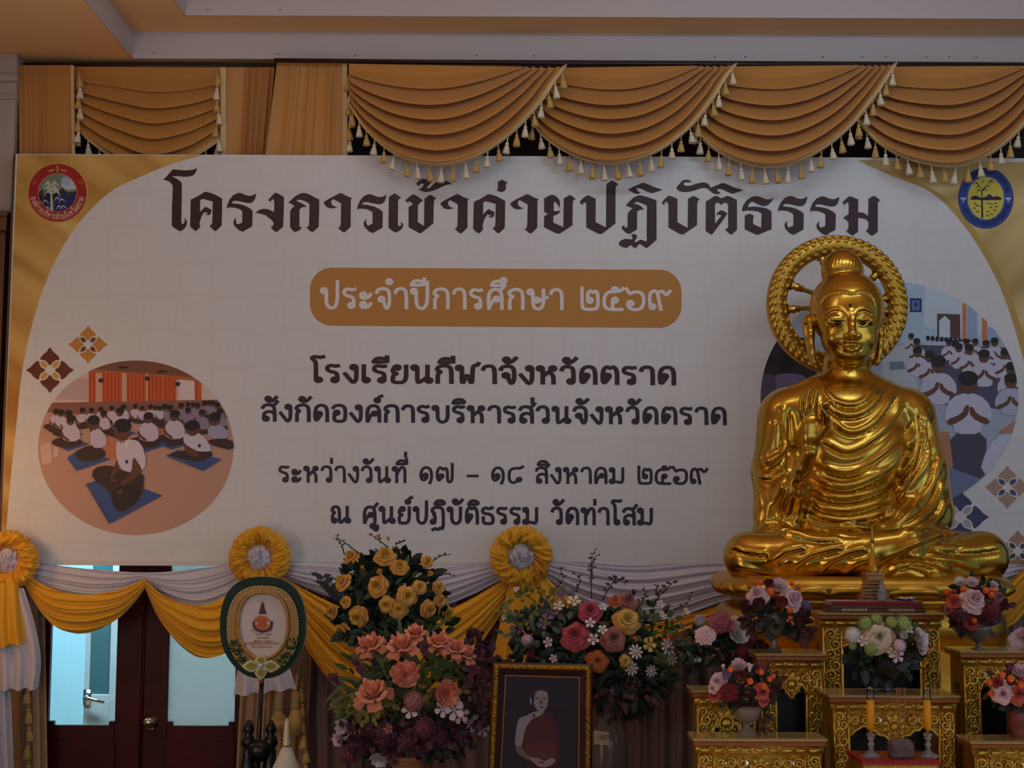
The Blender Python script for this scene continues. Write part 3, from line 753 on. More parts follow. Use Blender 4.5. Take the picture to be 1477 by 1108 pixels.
# ---- four-petalled ornaments
def ornament(cx, cy, r, c1, c2, label):
    p = Print(None, 1, 0, 0)
    for k in range(4):
        a = R(90 * k); c, d = math.cos(a), math.sin(a)
        rot = lambda x, y: (cx + r * (x * c - y * d), cy + r * (x * d + y * c) * .96)
        p.raw([rot(*q) for q in sm2([(0, -.16), (-.20, -.40), (-.44, -.46), (-.30, -.66), (-.12, -.80), (0, -1.02), (.12, -.80), (.30, -.66), (.44, -.46), (.20, -.40)], 1)], c1)
    for rr, col in ((1.0, (236, 228, 220)), (.72, c2)):
        for k in range(4):
            a = R(45 + 90 * k); c, d = math.cos(a), math.sin(a)
            rot = lambda x, y: (cx + r * (x * c - y * d), cy + r * (x * d + y * c) * .96)
            p.raw([rot(.06 + .27 * (1 - rr) + x * rr, y * rr) for x, y in sm2([(.02, 0), (.14, -.13), (.30, -.17), (.46, -.10), (.56, 0), (.46, .10), (.30, .17), (.14, .13)], 1)], col)
    photo_part(p, 'petal_ornament', L * 3, label)
ornament(72, 534, 35, (108, 48, 34), (214, 164, 84), 'dark brown four-petalled ornament')
ornament(127, 497, 29, (204, 142, 62), (112, 76, 44), 'ochre four-petalled ornament')
ornament(1453, 703, 33, (186, 152, 128), (70, 82, 116), 'tan four-petalled ornament')
ornament(1385, 746, 42, (62, 70, 116), (178, 174, 178), 'navy four-petalled ornament')
ornament(1468, 795, 32, (176, 140, 108), (60, 70, 100), 'lower tan four-petalled ornament')

# ---- round emblems
def arc_text(m, s, cx, cy, rx, ry, a0, a1, xh, hw, lift, mi, top):
    st, wd = text_strokes(s)
    for i, (pts, cl) in enumerate(st):
        def place(x, y):
            a = R(a0 + (a1 - a0) * x / wd); q = 1 + (y * xh / rx) * (1 if top else -1)
            return B2(cx + rx * q * math.cos(a), cy - ry * q * math.sin(a), lift + .00002 * i)
        ribbon(m, pts, cl, hw, place, mi)
def emblem(name, label, p, texts):
    m = MB()
    for i, (pts, mi) in enumerate(p.p): m.poly([B2(x, y, L * 3 + .00004 * i) for x, y in pts], mi)
    for s, cx, cy, rx, ry, a0, a1, xh, rgb, top in texts:
        arc_text(m, s, cx, cy, rx, ry, a0, a1, xh, .1, L * 3 + .00004 * len(p.p) + .0004, p.ink(rgb), top)
    o = m.build(name, p.m, banner, smooth=False); o['label'] = label
cx, cy_ = 83, 278
p = Print(None, 1, 0, 0)
p.raw(ellipse(cx, cy_, 44.5, 43.5), (216, 160, 84)); p.raw(ellipse(cx, cy_, 42, 41.5), (168, 34, 32)); p.raw(ellipse(cx, cy_, 28.6, 28.4), (214, 110, 84))
inn = ellipse(cx, cy_, 27.4, 27.4, 48); p.o = inn
p.raw([(cx - 30, cy_ - 30), (cx + 30, cy_ - 30), (cx + 30, cy_ + 2), (cx - 30, cy_ + 2)], (120, 142, 116)); p.raw(ellipse(cx + 18, cy_ - 12, 13, 8), (196, 206, 226)); p.raw(ellipse(cx + 12, cy_ - 17, 7, 6), (178, 192, 220))
p.raw([(cx - 30, cy_ + 2), (cx - 22, cy_ - 5), (cx - 8, cy_ - 3), (cx, cy_ - 1), (cx + 7, cy_ - 7), (cx + 14, cy_), (cx + 30, cy_ - 3), (cx + 30, cy_ + 2)], (30, 52, 48))
p.raw([(cx - 30, cy_ + 1), (cx + 30, cy_ + 1), (cx + 30, cy_ + 30), (cx - 30, cy_ + 30)], (34, 46, 104)); p.raw([(cx - 30, cy_ + 1), (cx + 2, cy_ + 1), (cx - 6, cy_ + 12), (cx - 30, cy_ + 16)], (24, 30, 56))
p.raw([(cx - 10.5, cy_ - 12), (cx - 8.5, cy_ - 12), (cx - 6, cy_ + 28), (cx - 10, cy_ + 28)], (206, 204, 176))
def frond(x0, y0, x1, y1, x2, y2, w, rgb):
    q = catmull([(x0, y0), (x1, y1), (x2, y2)], 10); up = []; dn = []
    for i in range(10):
        b = w * math.sin(math.pi * (i + .4) / 9.6); up.append((q[i][0], q[i][1] - b)); dn.append((q[i][0], q[i][1] + b))
    p.raw(up + dn[::-1], rgb)
for dx, dy in ((-9, -10), (-9, -3), (-8, 2)):
    for sx in (-1, 1):
        for k in range(3): frond(cx + dx, cy_ + dy, cx + dx + sx * (4 + 2 * k), cy_ + dy - 7 + 2 * k, cx + dx + sx * (9 + 2 * k), cy_ + dy - 1 + 4 * k, 1.0, (212, 216, 206))
for x, y in ((-1, 10), (6, 12), (2, 22), (8, 22), (-18, 14), (-15, 24)): frond(cx + x - 5, cy_ + y + 3, cx + x, cy_ + y - 3, cx + x + 6, cy_ + y + 2, .9, (206, 206, 226))
p.o = None
for sx in (-1, 1): frond(cx + sx * 3, cy_ - 34, cx + sx * 8, cy_ - 32, cx + sx * 15, cy_ - 31, 1.2, (216, 160, 84))
p.raw([(cx - 1.2, cy_ - 39), (cx + 1.2, cy_ - 39), (cx + 1, cy_ - 30), (cx - 1, cy_ - 30)], (216, 160, 84))
for sx in (-1, 1):
    for k in range(4): a = R(45 + 90 * k); p.raw(ellipse(cx + sx * 33 + 2.4 * math.cos(a), cy_ - 15 + 2.4 * math.sin(a), 2, 1.1, 8), (206, 84, 60))
emblem('round_emblem', 'red and gold round emblem', p, [('องค์การบริหารส่วนจังหวัดตราด', cx, cy_, 39, 38.5, 190, 350, 6.5, (224, 190, 170), False)])
cx, cy_ = 1422, 286
p = Print(None, 1, 0, 0)
p.raw(ellipse(cx, cy_, 40, 44), (60, 52, 130)); p.raw(ellipse(cx, cy_, 38.6, 42.6), (44, 78, 168)); p.raw(ellipse(cx, cy_, 26.5, 31), (206, 172, 130)); p.o = ellipse(cx, cy_, 25, 29.8, 48)
p.raw(ellipse(cx, cy_, 25, 29.8), (222, 206, 74)); DK = (26, 30, 60)
p.raw([(cx - 23, cy_ + 2), (cx - 20, cy_ - 3), (cx - 14, cy_ - 4), (cx - 8, cy_ - 1), (cx, cy_ - 2), (cx + 5, cy_ - 6.5), (cx + 10, cy_ - 2), (cx + 17, cy_ - 3), (cx + 23, cy_), (cx + 22, cy_ + 2.5), (cx, cy_ + 3)], DK)
p.raw([(cx - 7, cy_ + 2), (cx - 4.4, cy_ + 2), (cx - 3.6, cy_ + 29), (cx - 6.6, cy_ + 29)], DK)
p.raw([(cx - 6.8, cy_ - 2), (cx - 6.2, cy_ - 12), (cx + 2, cy_ - 20), (cx + 2.6, cy_ - 19), (cx - 4.6, cy_ - 10), (cx - 5, cy_ - 2)], DK)
for x0, y0, x1, y1, x2, y2 in ((-6, -12, -10, -18, -15, -14), (-6, -10, -11, -12, -14, -7), (-6, -14, -5, -23, 0, -26), (2, -20, 6, -24, 9, -19), (2, -20, 8, -26, 12, -22), (1, -18, 5, -17, 6, -11), (-3, -12, 1, -12, 1, -7), (-8, -16, -13, -22, -18, -18)): frond(cx + x0, cy_ + y0, cx + x1, cy_ + y1, cx + x2, cy_ + y2, 1.0, DK)
for x, y in ((-16, 8), (-17, 15), (-12, 20), (-10, 12), (3, 8), (8, 9), (14, 8), (15, 13), (7, 14), (3, 20), (8, 24), (13, 18), (-14, 11), (2, 26)): frond(cx + x - 3, cy_ + y, cx + x, cy_ + y - 1.2, cx + x + 3.4, cy_ + y + .6, .8, DK)
p.o = None
for sx in (-1, 1):
    p.raw([(cx + sx * 32.5 - 4, cy_ - 1), (cx + sx * 32.5 + 4, cy_ - 1), (cx + sx * 32.5 + 4, cy_ + 1.4), (cx + sx * 32.5 + 1, cy_ + 1.4), (cx + sx * 32.5 + 1, cy_ + 5), (cx + sx * 32.5 - 1, cy_ + 5), (cx + sx * 32.5 - 1, cy_ + 1.4), (cx + sx * 32.5 - 4, cy_ + 1.4)], (206, 214, 226))
emblem('round_emblem', 'blue and yellow round emblem', p, [('โรงเรียนกีฬาจังหวัดตราด', cx, cy_, 30.5, 34.5, 165, 15, 5.6, (20, 34, 84), True), ('องค์การบริหารส่วนจังหวัดตราด', cx, cy_, 36, 40, 195, 345, 5.6, (20, 34, 84), False)])
# ================================================================== THE GOLDEN BUDDHA
YBU = 8.3
AX = P(1226, 700, YBU)                       # axis of the figure
def Bp(px, py, d=0.0):
    """point of the figure seen at a photo pixel, d metres in front of its axis"""
    return np.array(P(px, py, YBU - d))
SB = ppm(YBU, 700)
def px_m(r): return r / SB

class SDF:
    def __init__(s, lo, hi, h):
        s.h = h; s.lo = np.array(lo, np.float32)
        s.n = [int(math.ceil((b - a) / h)) + 1 for a, b in zip(lo, hi)]
        s.D = np.full(s.n, 0.3, np.float32)
        s.ax = [s.lo[i] + h * np.arange(s.n[i], dtype=np.float32) for i in range(3)]
    def sub(s, lo, hi):
        sl = []
        for i in range(3):
            a = int(np.clip((lo[i] - s.lo[i]) / s.h, 0, s.n[i])); b = int(np.clip((hi[i] - s.lo[i]) / s.h + 2, 0, s.n[i]))
            sl.append(slice(a, b))
        return tuple(sl), np.meshgrid(*(s.ax[i][sl[i]] for i in range(3)), indexing='ij', sparse=True)
    def mix(s, sl, d, k, op):
        A_ = s.D[sl]
        if A_.size == 0: return
        if op == 'add':
            hh = np.clip(0.5 + 0.5 * (A_ - d) / k, 0, 1)
            s.D[sl] = A_ * (1 - hh) + d * hh - k * hh * (1 - hh)
        else:
            d = -d; hh = np.clip(0.5 - 0.5 * (A_ - d) / k, 0, 1)
            s.D[sl] = A_ * (1 - hh) + d * hh + k * hh * (1 - hh)
    def cap(s, a, b, ra, rb, k=.03, op='add', sc=(1, 1, 1)):
        a = np.array(a, float); b = np.array(b, float); m = max(ra, rb) + k * 1.5
        sl, (X, Y, Z) = s.sub(np.minimum(a, b) - m, np.maximum(a, b) + m)
        ba = b - a; L2 = float((ba * ba).sum()) or 1e-9
        t = np.clip(((X - a[0]) * ba[0] + (Y - a[1]) * ba[1] + (Z - a[2]) * ba[2]) / L2, 0, 1)
        d = np.sqrt(((X - a[0] - ba[0] * t) / sc[0]) ** 2 + ((Y - a[1] - ba[1] * t) / sc[1]) ** 2 + ((Z - a[2] - ba[2] * t) / sc[2]) ** 2) - (ra + (rb - ra) * t)
        s.mix(sl, d.astype(np.float32), k, op)
    def chain(s, pts, rad, k=.03, sc=(1, 1, 1)):
        for i in range(len(pts) - 1): s.cap(pts[i], pts[i + 1], rad[i], rad[i + 1], k, 'add', sc)
    def ell(s, c, r, k=.03, op='add'):
        c = np.array(c, float); r = np.array(r, float); m = r.max() + k * 1.5
        sl, (X, Y, Z) = s.sub(c - r - k * 1.5, c + r + k * 1.5)
        q = np.sqrt(((X - c[0]) / r[0]) ** 2 + ((Y - c[1]) / r[1]) ** 2 + ((Z - c[2]) / r[2]) ** 2)
        q2 = np.sqrt(((X - c[0]) / r[0] ** 2) ** 2 + ((Y - c[1]) / r[1] ** 2) ** 2 + ((Z - c[2]) / r[2] ** 2) ** 2) + 1e-6
        s.mix(sl, (q * (q - 1) / q2).astype(np.float32), k, op)
    def mesh(s):
        D = s.D; nx, ny, nz = D.shape
        neg = D < 0
        c = [(i, j, k) for i in (0, 1) for j in (0, 1) for k in (0, 1)]
        cnt = sum(neg[i:nx - 1 + i, j:ny - 1 + j, k:nz - 1 + k].astype(np.int8) for i, j, k in c)
        act = (cnt > 0) & (cnt < 8)
        idx = np.full(act.shape, -1, np.int64); I = np.argwhere(act); idx[act] = np.arange(len(I))
        acc = np.zeros((len(I), 3)); num = np.zeros(len(I))
        for p in c:
            for axis in range(3):
                if p[axis]: continue
                q = list(p); q[axis] = 1
                da = D[I[:, 0] + p[0], I[:, 1] + p[1], I[:, 2] + p[2]].astype(float)
                db = D[I[:, 0] + q[0], I[:, 1] + q[1], I[:, 2] + q[2]].astype(float)
                mk = (da < 0) != (db < 0)
                t = np.where(mk, da / np.where(mk, da - db, 1), 0)
                pos = np.tile(np.array(p, float), (len(I), 1)); pos[:, axis] += t
                acc += pos * mk[:, None]; num += mk
        V = (I + acc / num[:, None]) * s.h + s.lo
        faces = []
        for axis in range(3):
            o1, o2 = (axis + 1) % 3, (axis + 2) % 3
            sh = [slice(None)] * 3; sh2 = [slice(None)] * 3
            sh[axis] = slice(0, D.shape[axis] - 1); sh2[axis] = slice(1, None)
            a, b = neg[tuple(sh)], neg[tuple(sh2)]
            E_ = np.argwhere(a != b)
            E_ = E_[(E_[:, o1] > 0) & (E_[:, o2] > 0) & (E_[:, o1] < D.shape[o1] - 1) & (E_[:, o2] < D.shape[o2] - 1)]
            q = []
            for u, v in ((0, 0), (1, 0), (1, 1), (0, 1)):
                e = E_.copy(); e[:, o1] -= u; e[:, o2] -= v
                q.append(idx[e[:, 0], e[:, 1], e[:, 2]])
            q = np.stack(q, 1)
            fl = a[E_[:, 0], E_[:, 1], E_[:, 2]]
            q[~fl] = q[~fl][:, ::-1]
            faces.append(q)
        Fq = np.concatenate(faces); Fq = Fq[(Fq >= 0).all(1)]
        return V, Fq[:, ::-1] if False else Fq
def normals(V, Fq):
    n = np.cross(V[Fq[:, 2]] - V[Fq[:, 0]], V[Fq[:, 3]] - V[Fq[:, 1]])
    N = np.zeros_like(V)
    for k in range(4): np.add.at(N, Fq[:, k], n)
    return N / (np.linalg.norm(N, axis=1, keepdims=True) + 1e-12)
def relax(V, Fq, it=2, lam=.5):
    for _ in range(it):
        S = np.zeros_like(V); c = np.zeros(len(V))
        for k in range(4):
            np.add.at(S, Fq[:, k], V[Fq[:, (k + 1) % 4]]); np.add.at(c, Fq[:, k], 1)
            np.add.at(S, Fq[:, k], V[Fq[:, (k + 3) % 4]]); np.add.at(c, Fq[:, k], 1)
        V = V + lam * (S / np.maximum(c, 1)[:, None] - V)
    return V
def carve(V, N, lines, front=.15, sharp=1.0):
    """cut drapery lines, drawn as seen in the photograph, into the front of a form.
    line = (points px, amplitude m, width px, kind) with kind 'fold' (step), 'ridge' or 'groove'"""
    u, v = project(V)
    face = np.clip((-N[:, 1] - front) / .35, 0, 1)
    disp = np.zeros(len(V))
    for pts, amp, wd, kind in lines:
        C = catmull(pts, max(12, len(pts) * 5))
        box = (u > C[:, 0].min() - 4 * wd) & (u < C[:, 0].max() + 4 * wd) & (v > C[:, 1].min() - 4 * wd) & (v < C[:, 1].max() + 4 * wd) & (face > 0)
        I = np.nonzero(box)[0]
        if not len(I): continue
        a, b = C[:-1], C[1:]; ab = b - a; l2 = (ab ** 2).sum(1)
        p = np.stack([u[I], v[I]], 1)
        t = np.clip(((p[:, None, :] - a) * ab).sum(2) / l2, 0, 1)
        q = p[:, None, :] - a - ab * t[:, :, None]
        d2 = (q ** 2).sum(2); k = d2.argmin(1); r_ = np.arange(len(I))
        d = np.sqrt(d2[r_, k])
        sgn = np.sign(ab[k, 0] * q[r_, k, 1] - ab[k, 1] * q[r_, k, 0])
        s_ = (k + t[r_, k]) / len(a)
        fade = np.clip(np.minimum(s_, 1 - s_) / .16, 0, 1); fade = fade * fade * (3 - 2 * fade)
        x = d / wd
        if kind == 'fold': f = np.where(sgn < 0, np.exp(-((x - .9) / .8) ** 2), -.9 * np.exp(-(x / .7) ** 2))
        elif kind == 'ridge': f = np.exp(-x * x)
        else: f = -np.exp(-x * x)
        disp[I] += amp * f * fade * face[I]
    return V + N * disp[:, None]

# ---- body ---------------------------------------------------------------
c_lo = np.minimum(Bp(1020, 860, 0), Bp(1020, 860, .7)); c_hi = np.maximum(Bp(1450, 520, 0), Bp(1450, 520, .7))
seat_z = Bp(1226, 832, .3)[2]
s = SDF((AX.x - .80, YBU - .66, seat_z - .02), (AX.x + .80, YBU + .36, seat_z + 1.18), .0068)
m_ = px_m
K1 = .05
s.ell(Bp(1219, 640, .03), (m_(86), .225, m_(92)), K1)
s.ell(Bp(1219, 745, .05), (m_(84), .235, m_(90)), K1)
s.ell(Bp(1219, 590, .02), (m_(100), .17, m_(44)), K1)
s.cap(Bp(1136, 598, 0), Bp(1306, 598, 0), m_(38), m_(38), K1)
s.chain([Bp(1222, 545, .0), Bp(1180, 575, 0), Bp(1138, 600, 0)], [m_(26), m_(28), m_(34)], K1)
s.chain([Bp(1222, 545, .0), Bp(1262, 575, 0), Bp(1304, 600, 0)], [m_(26), m_(28), m_(34)], K1)
# raised arm: upper arm, then the forearm comes forward inside a hanging sleeve
s.chain([Bp(1131, 606, .0), Bp(1122, 680, .03), Bp(1126, 742, .10)], [m_(38), m_(37), m_(37)], .03)
s.chain([Bp(1126, 738, .12), Bp(1146, 706, .25)], [m_(34), m_(24)], .03)
s.chain([Bp(1112, 700, .10), Bp(1112, 770, .14), Bp(1122, 806, .18)], [m_(22), m_(24), m_(22)], .03)
s.chain([Bp(1144, 716, .2), Bp(1140, 760, .22), Bp(1138, 800, .2)], [m_(14), m_(14), m_(12)], .03)
s.chain([Bp(1144, 706, .26), Bp(1158, 676, .35), Bp(1168, 652, .40)], [m_(15), m_(12.5), m_(10.5)], .010)
# lowered arm across to the lap under its sleeve
s.chain([Bp(1311, 606, .0), Bp(1326, 680, .03), Bp(1334, 738, .08)], [m_(38), m_(39), m_(40)], .03)
s.chain([Bp(1334, 742, .10), Bp(1306, 762, .22), Bp(1272, 768, .31)], [m_(38), m_(30), m_(17)], .03)
s.chain([Bp(1276, 766, .31), Bp(1262, 768, .34)], [m_(13), m_(11)], .015)
# crossed legs
s.chain([Bp(1195, 800, .05), Bp(1120, 802, .26), Bp(1080, 803, .33)], [m_(44), m_(38), m_(33)], .05)
s.chain([Bp(1080, 803, .33), Bp(1140, 800, .42), Bp(1240, 797, .50)], [m_(33), m_(31), m_(27)], .025)
s.chain([Bp(1240, 797, .50), Bp(1310, 784, .50), Bp(1345, 774, .44)], [m_(27), m_(21), m_(14)], .02)
s.chain([Bp(1250, 800, .05), Bp(1340, 802, .22), Bp(1418, 803, .31)], [m_(44), m_(38), m_(33)], .05)
s.chain([Bp(1418, 803, .31), Bp(1340, 810, .42), Bp(1250, 818, .44)], [m_(33), m_(29), m_(22)], .025)
s.ell(Bp(1240, 812, .2), (m_(150), .26, m_(26)), .04)
# hand in the lap, palm up, fingers towards the left
s.chain([Bp(1262, 769, .35), Bp(1236, 770, .40)], [m_(11), m_(11)], .012, (1, 1, .75))
for k, (y, d, x) in enumerate(((764, .37, 1192), (766, .40, 1186), (768, .43, 1188), (770.5, .455, 1197))):
    s.chain([Bp(1240, y + 1, d), Bp(1214, y, d + .005), Bp(x, y - 1, d)], [m_(5.2), m_(5), m_(3.6)], .004)
s.chain([Bp(1250, 762, .42), Bp(1232, 757, .45), Bp(1214, 758, .45)], [m_(6), m_(5), m_(3.8)], .006)
# raised hand: palm to the front, thumb and forefinger touching
s.chain([Bp(1168, 652, .40), Bp(1171, 630, .41), Bp(1172, 613, .41)], [m_(10.5), m_(14), m_(15)], .008, (1, .6, 1))
FG = [((1159, 606), (1156, 592), (1156, 579), (1158, 570)), ((1167, 602), (1165, 586), (1166, 572), (1168, 562)),
      ((1175, 602), (1175, 586), (1177, 573), (1179, 564))]
for q in FG:
    s.chain([Bp(x, y, .41 + .010 * i) for i, (x, y) in enumerate(q)], [m_(4.8), m_(4.5), m_(4.1), m_(3.2)], .0025)
s.chain([Bp(1183, 606, .41), Bp(1189, 594, .44), Bp(1190, 583, .46), Bp(1185, 586, .485)], [m_(5), m_(4.7), m_(4.3), m_(3.6)], .0025)
s.chain([Bp(1179, 630, .42), Bp(1192, 615, .445), Bp(1192, 600, .47), Bp(1187, 591, .485)], [m_(7.5), m_(5.8), m_(5), m_(3.8)], .005)
s.D = np.maximum(s.D, (seat_z - s.ax[2])[None, None, :].astype(np.float32))
Vb, Fb = s.mesh(); Vb = relax(Vb, Fb, 2)
Nb = normals(Vb, Fb)
def cz(pts): return [(1020 + x / 1.978, 320 + y / 1.978) for x, y in pts]
LN = []
def fold(pts, amp=.013, w=5.0, kind='fold'): LN.append((cz(pts), amp, w, kind))
# robe: U folds falling across the chest
fold([(325, 468), (355, 512), (408, 528), (455, 512), (492, 462)], .010, 4)
fold([(322, 488), (350, 540), (408, 560), (468, 536), (520, 470)], .013, 5)
fold([(345, 560), (385, 600), (430, 606), (490, 570), (548, 485)], .014, 5)
fold([(318, 620), (345, 640), (395, 662), (450, 645), (520, 590), (575, 510)], .016, 6)
fold([(300, 690), (345, 712), (400, 722), (460, 700), (535, 640), (590, 560)], .016, 6)
fold([(284, 716), (330, 750), (395, 764), (470, 740), (545, 690), (600, 600)], .016, 6)
fold([(276, 752), (325, 785), (395, 797), (480, 776), (550, 730), (600, 660)], .016, 6)
fold([(272, 782), (325, 822), (400, 832), (480, 812), (545, 770)], .016, 6)
fold([(270, 820), (330, 850), (405, 860), (490, 842), (560, 800)], .015, 6)
fold([(560, 500), (580, 580), (560, 690), (520, 780), (500, 860)], .016, 7, 'groove')
fold([(600, 520), (612, 600), (590, 700), (548, 800)], .014, 7)
# raised-arm sleeve
fold([(230, 515), (236, 580), (240, 650), (230, 720), (205, 800), (180, 870)], .02, 6, 'groove')
fold([(205, 520), (215, 600), (200, 680)], .012, 6)
fold([(262, 715), (268, 770), (258, 830), (240, 870)], .016, 5, 'ridge')
fold([(215, 700), (230, 760), (215, 830), (190, 880)], .014, 6)
fold([(165, 700), (190, 690), (225, 660), (250, 630)], .016, 6)
fold([(140, 730), (180, 735), (220, 700)], .012, 6)
fold([(150, 760), (165, 820), (150, 870)], .010, 6)
fold([(185, 560), (178, 620), (150, 690)], .010, 6)
# lowered-arm sleeve
fold([(630, 610), (618, 680), (570, 760), (520, 850)], .014, 6)
fold([(650, 660), (640, 730), (590, 800), (530, 870)], .014, 6)
fold([(665, 720), (650, 780), (600, 840), (540, 880)], .013, 6)
fold([(672, 780), (655, 830), (610, 868), (560, 886)], .012, 6)
fold([(625, 560), (640, 640), (655, 700)], .010, 6)
# folds over the legs
fold([(480, 1000), (540, 962), (620, 925), (700, 893)], .020, 6, 'groove')
fold([(475, 990), (535, 950), (615, 912), (690, 886)], .014, 6, 'ridge')
fold([(195, 885), (260, 905), (330, 915), (390, 912)], .012, 5)
fold([(190, 880), (250, 890), (330, 888), (410, 892)], .010, 4, 'ridge')
fold([(60, 930), (120, 950), (180, 955)], .012, 6)
fold([(250, 1000), (290, 965), (350, 945), (400, 935)], .014, 7)
fold([(320, 1015), (360, 975), (420, 950), (470, 942)], .014, 7)
fold([(180, 985), (230, 950), (290, 935)], .012, 7)
fold([(385, 1022), (430, 985), (490, 962)], .012, 7)
fold([(520, 1000), (590, 975), (650, 985), (700, 1010)], .014, 7)
fold([(560, 965), (640, 965), (720, 985), (780, 1010)], .013, 7)
fold([(640, 930), (720, 945), (800, 940), (850, 930)], .010, 8)
fold([(690, 885), (716, 905), (710, 940), (670, 950), (640, 935)], .010, 4, 'groove')
fold([(520, 1015), (560, 990), (610, 1000), (640, 1020)], .012, 6)
fold([(60, 985), (200, 1012), (350, 1022), (480, 1026)], .010, 5)
fold([(560, 1022), (700, 1024), (840, 1000)], .010, 5)
# gaps between the fingers and creases of the palm
fold([(345, 883), (400, 888), (440, 890)], .006, 2.0, 'groove')
fold([(340, 891), (395, 898), (440, 900)], .006, 2.0, 'groove')
Vb = carve(Vb, Nb, LN)
# ---- head ---------------------------------------------------------------
h = SDF((AX.x - .33, YBU - .40, Bp(1226, 560, 0)[2]), (AX.x + .30, YBU + .30, Bp(1226, 352, 0)[2]), .0042)
h.ell(Bp(1221, 446, -.03), (m_(54), .205, m_(56)), .03)                  # skull under the hair
h.ell(Bp(1215, 392, -.05), (m_(31), .105, m_(33)), .012)                 # ushnisha
h.ell(Bp(1224, 462, .055), (m_(45), .125, m_(44)), .03)                  # face
h.ell(Bp(1225, 490, .06), (m_(40), .112, m_(34)), .03)                   # cheeks
h.ell(Bp(1226, 510, .085), (m_(25), .075, m_(21)), .03)                  # chin
h.ell(Bp(1204, 487, .10), (m_(16), .055, m_(16)), .02)
h.ell(Bp(1248, 487, .10), (m_(16), .055, m_(16)), .02)
h.chain([Bp(1221, 520, -.03), Bp(1221, 560, -.02)], [m_(33), m_(37)], .02) # neck
h.chain([Bp(1228.5, 450, .172), Bp(1229, 468, .195), Bp(1230, 482, .222)], [m_(4), m_(5), m_(6.5)], .012)
h.ell(Bp(1222.5, 485, .19), (m_(6.5), .022, m_(5)), .008); h.ell(Bp(1237.5, 485, .19), (m_(6.5), .022, m_(5)), .008)
h.chain([Bp(1213.5, 494.5, .155), Bp(1221, 499, .176), Bp(1229.5, 497.2, .184), Bp(1238, 499, .176), Bp(1245.5, 494.5, .155)], [m_(2), m_(3), m_(3.2), m_(3), m_(2)], .005)   # smiling upper lip
h.chain([Bp(1218, 501, .165), Bp(1229.5, 506, .180), Bp(1241, 501, .165)], [m_(2.2), m_(3.8), m_(2.2)], .005)              # lower lip
for cx in (1207, 1248):                                                  # lowered lids
    h.ell(Bp(cx, 462, .148), (m_(14), .030, m_(9)), .008)
for sg, x0, x1, x2 in ((-1, 1166, 1170, 1173), (1, 1270, 1268, 1265)):   # long ears
    h.chain([Bp(x0, 466, -.02), Bp(x0 - sg * 1, 482, -.01), Bp(x1, 505, 0), Bp(x2, 522, .01)], [m_(13), m_(11), m_(7.5), m_(6.5)], .012, (.7, 1.2, 1))
    h.cap(Bp(x0 + sg * 5, 470, .012), Bp(x0 + sg * 3, 488, .02), m_(5), m_(3.5), .008, 'sub')
h.D = np.maximum(h.D, (Bp(1226, 556, 0)[2] - h.ax[2])[None, None, :].astype(np.float32))
Vh, Fh = h.mesh(); Vh = relax(Vh, Fh, 1)
Nh = normals(Vh, Fh)
LN = []
def cy(pts): return [(1090 + x / 4.817, 330 + y / 4.817) for x, y in pts]
def face_line(pts, amp, w, kind): LN.append((cy(pts), amp, w, kind))
# hairline with its small peak, strands swept back
face_line([(440, 600), (450, 530), (490, 470), (560, 448), (620, 446), (672, 460), (720, 446), (780, 452), (820, 500), (838, 580)], .0045, 1.8, 'fold')
for k in range(26):
    t = k / 25; x = 445 + 390 * t; y0 = 450 + 90 * abs(2 * t - 1) ** 2.2
    dx = (x - 650) * .22
    face_line([(x, y0 - 4), (x + dx * .5 - 6, y0 - 40), (x + dx - 4, y0 - 85)], .0024, 1.1, 'groove')
for k in range(9):
    x = 540 + 22 * k
    face_line([(x, 270), (x + (x - 630) * .0 + 12, 220), (x + 30, 175)], .002, 1.2, 'groove')
for k in range(7):
    y = 520 + 26 * k
    face_line([(372, y + 30), (405, y + 10), (438, y - 8)], .0022, 1.2, 'groove')
# brows: arched double ridge running into the nose
face_line([(474, 620), (500, 580), (550, 556), (600, 562), (636, 600), (646, 640)], .006, 2.0, 'ridge')
face_line([(820, 610), (800, 575), (760, 556), (715, 564), (690, 600), (684, 640)], .006, 2.0, 'ridge')
face_line([(478, 634), (504, 596), (552, 572), (596, 578), (628, 612)], .004, 1.6, 'groove')
face_line([(815, 625), (796, 592), (758, 572), (718, 580), (696, 612)], .004, 1.6, 'groove')
# eyes: lid edge, then the slit below
face_line([(505, 632), (540, 646), (580, 648), (618, 640)], .006, 1.7, 'groove')
face_line([(700, 640), (730, 650), (765, 648), (795, 634)], .006, 1.7, 'groove')
face_line([(520, 668), (560, 676), (605, 668)], .003, 1.6, 'ridge')
face_line([(712, 670), (745, 676), (785, 666)], .003, 1.6, 'ridge')
# mouth
face_line([(580, 800), (612, 824), (655, 826), (698, 824), (732, 798)], .006, 1.4, 'groove')
face_line([(600, 852), (650, 866), (705, 852)], .004, 1.8, 'groove')
face_line([(575, 790), (590, 830), (580, 850)], .003, 2.0, 'groove')
face_line([(740, 788), (728, 828), (738, 846)], .003, 2.0, 'groove')
face_line([(600, 772), (640, 780), (700, 780), (722, 770)], .003, 1.5, 'groove')
# rings of the neck
face_line([(475, 985), (560, 1020), (650, 1030), (740, 1015)], .007, 2.4, 'fold')
face_line([(470, 1030), (560, 1058), (650, 1066), (750, 1050)], .006, 2.4, 'fold')
Vh = carve(Vh, Nh, LN, .05)

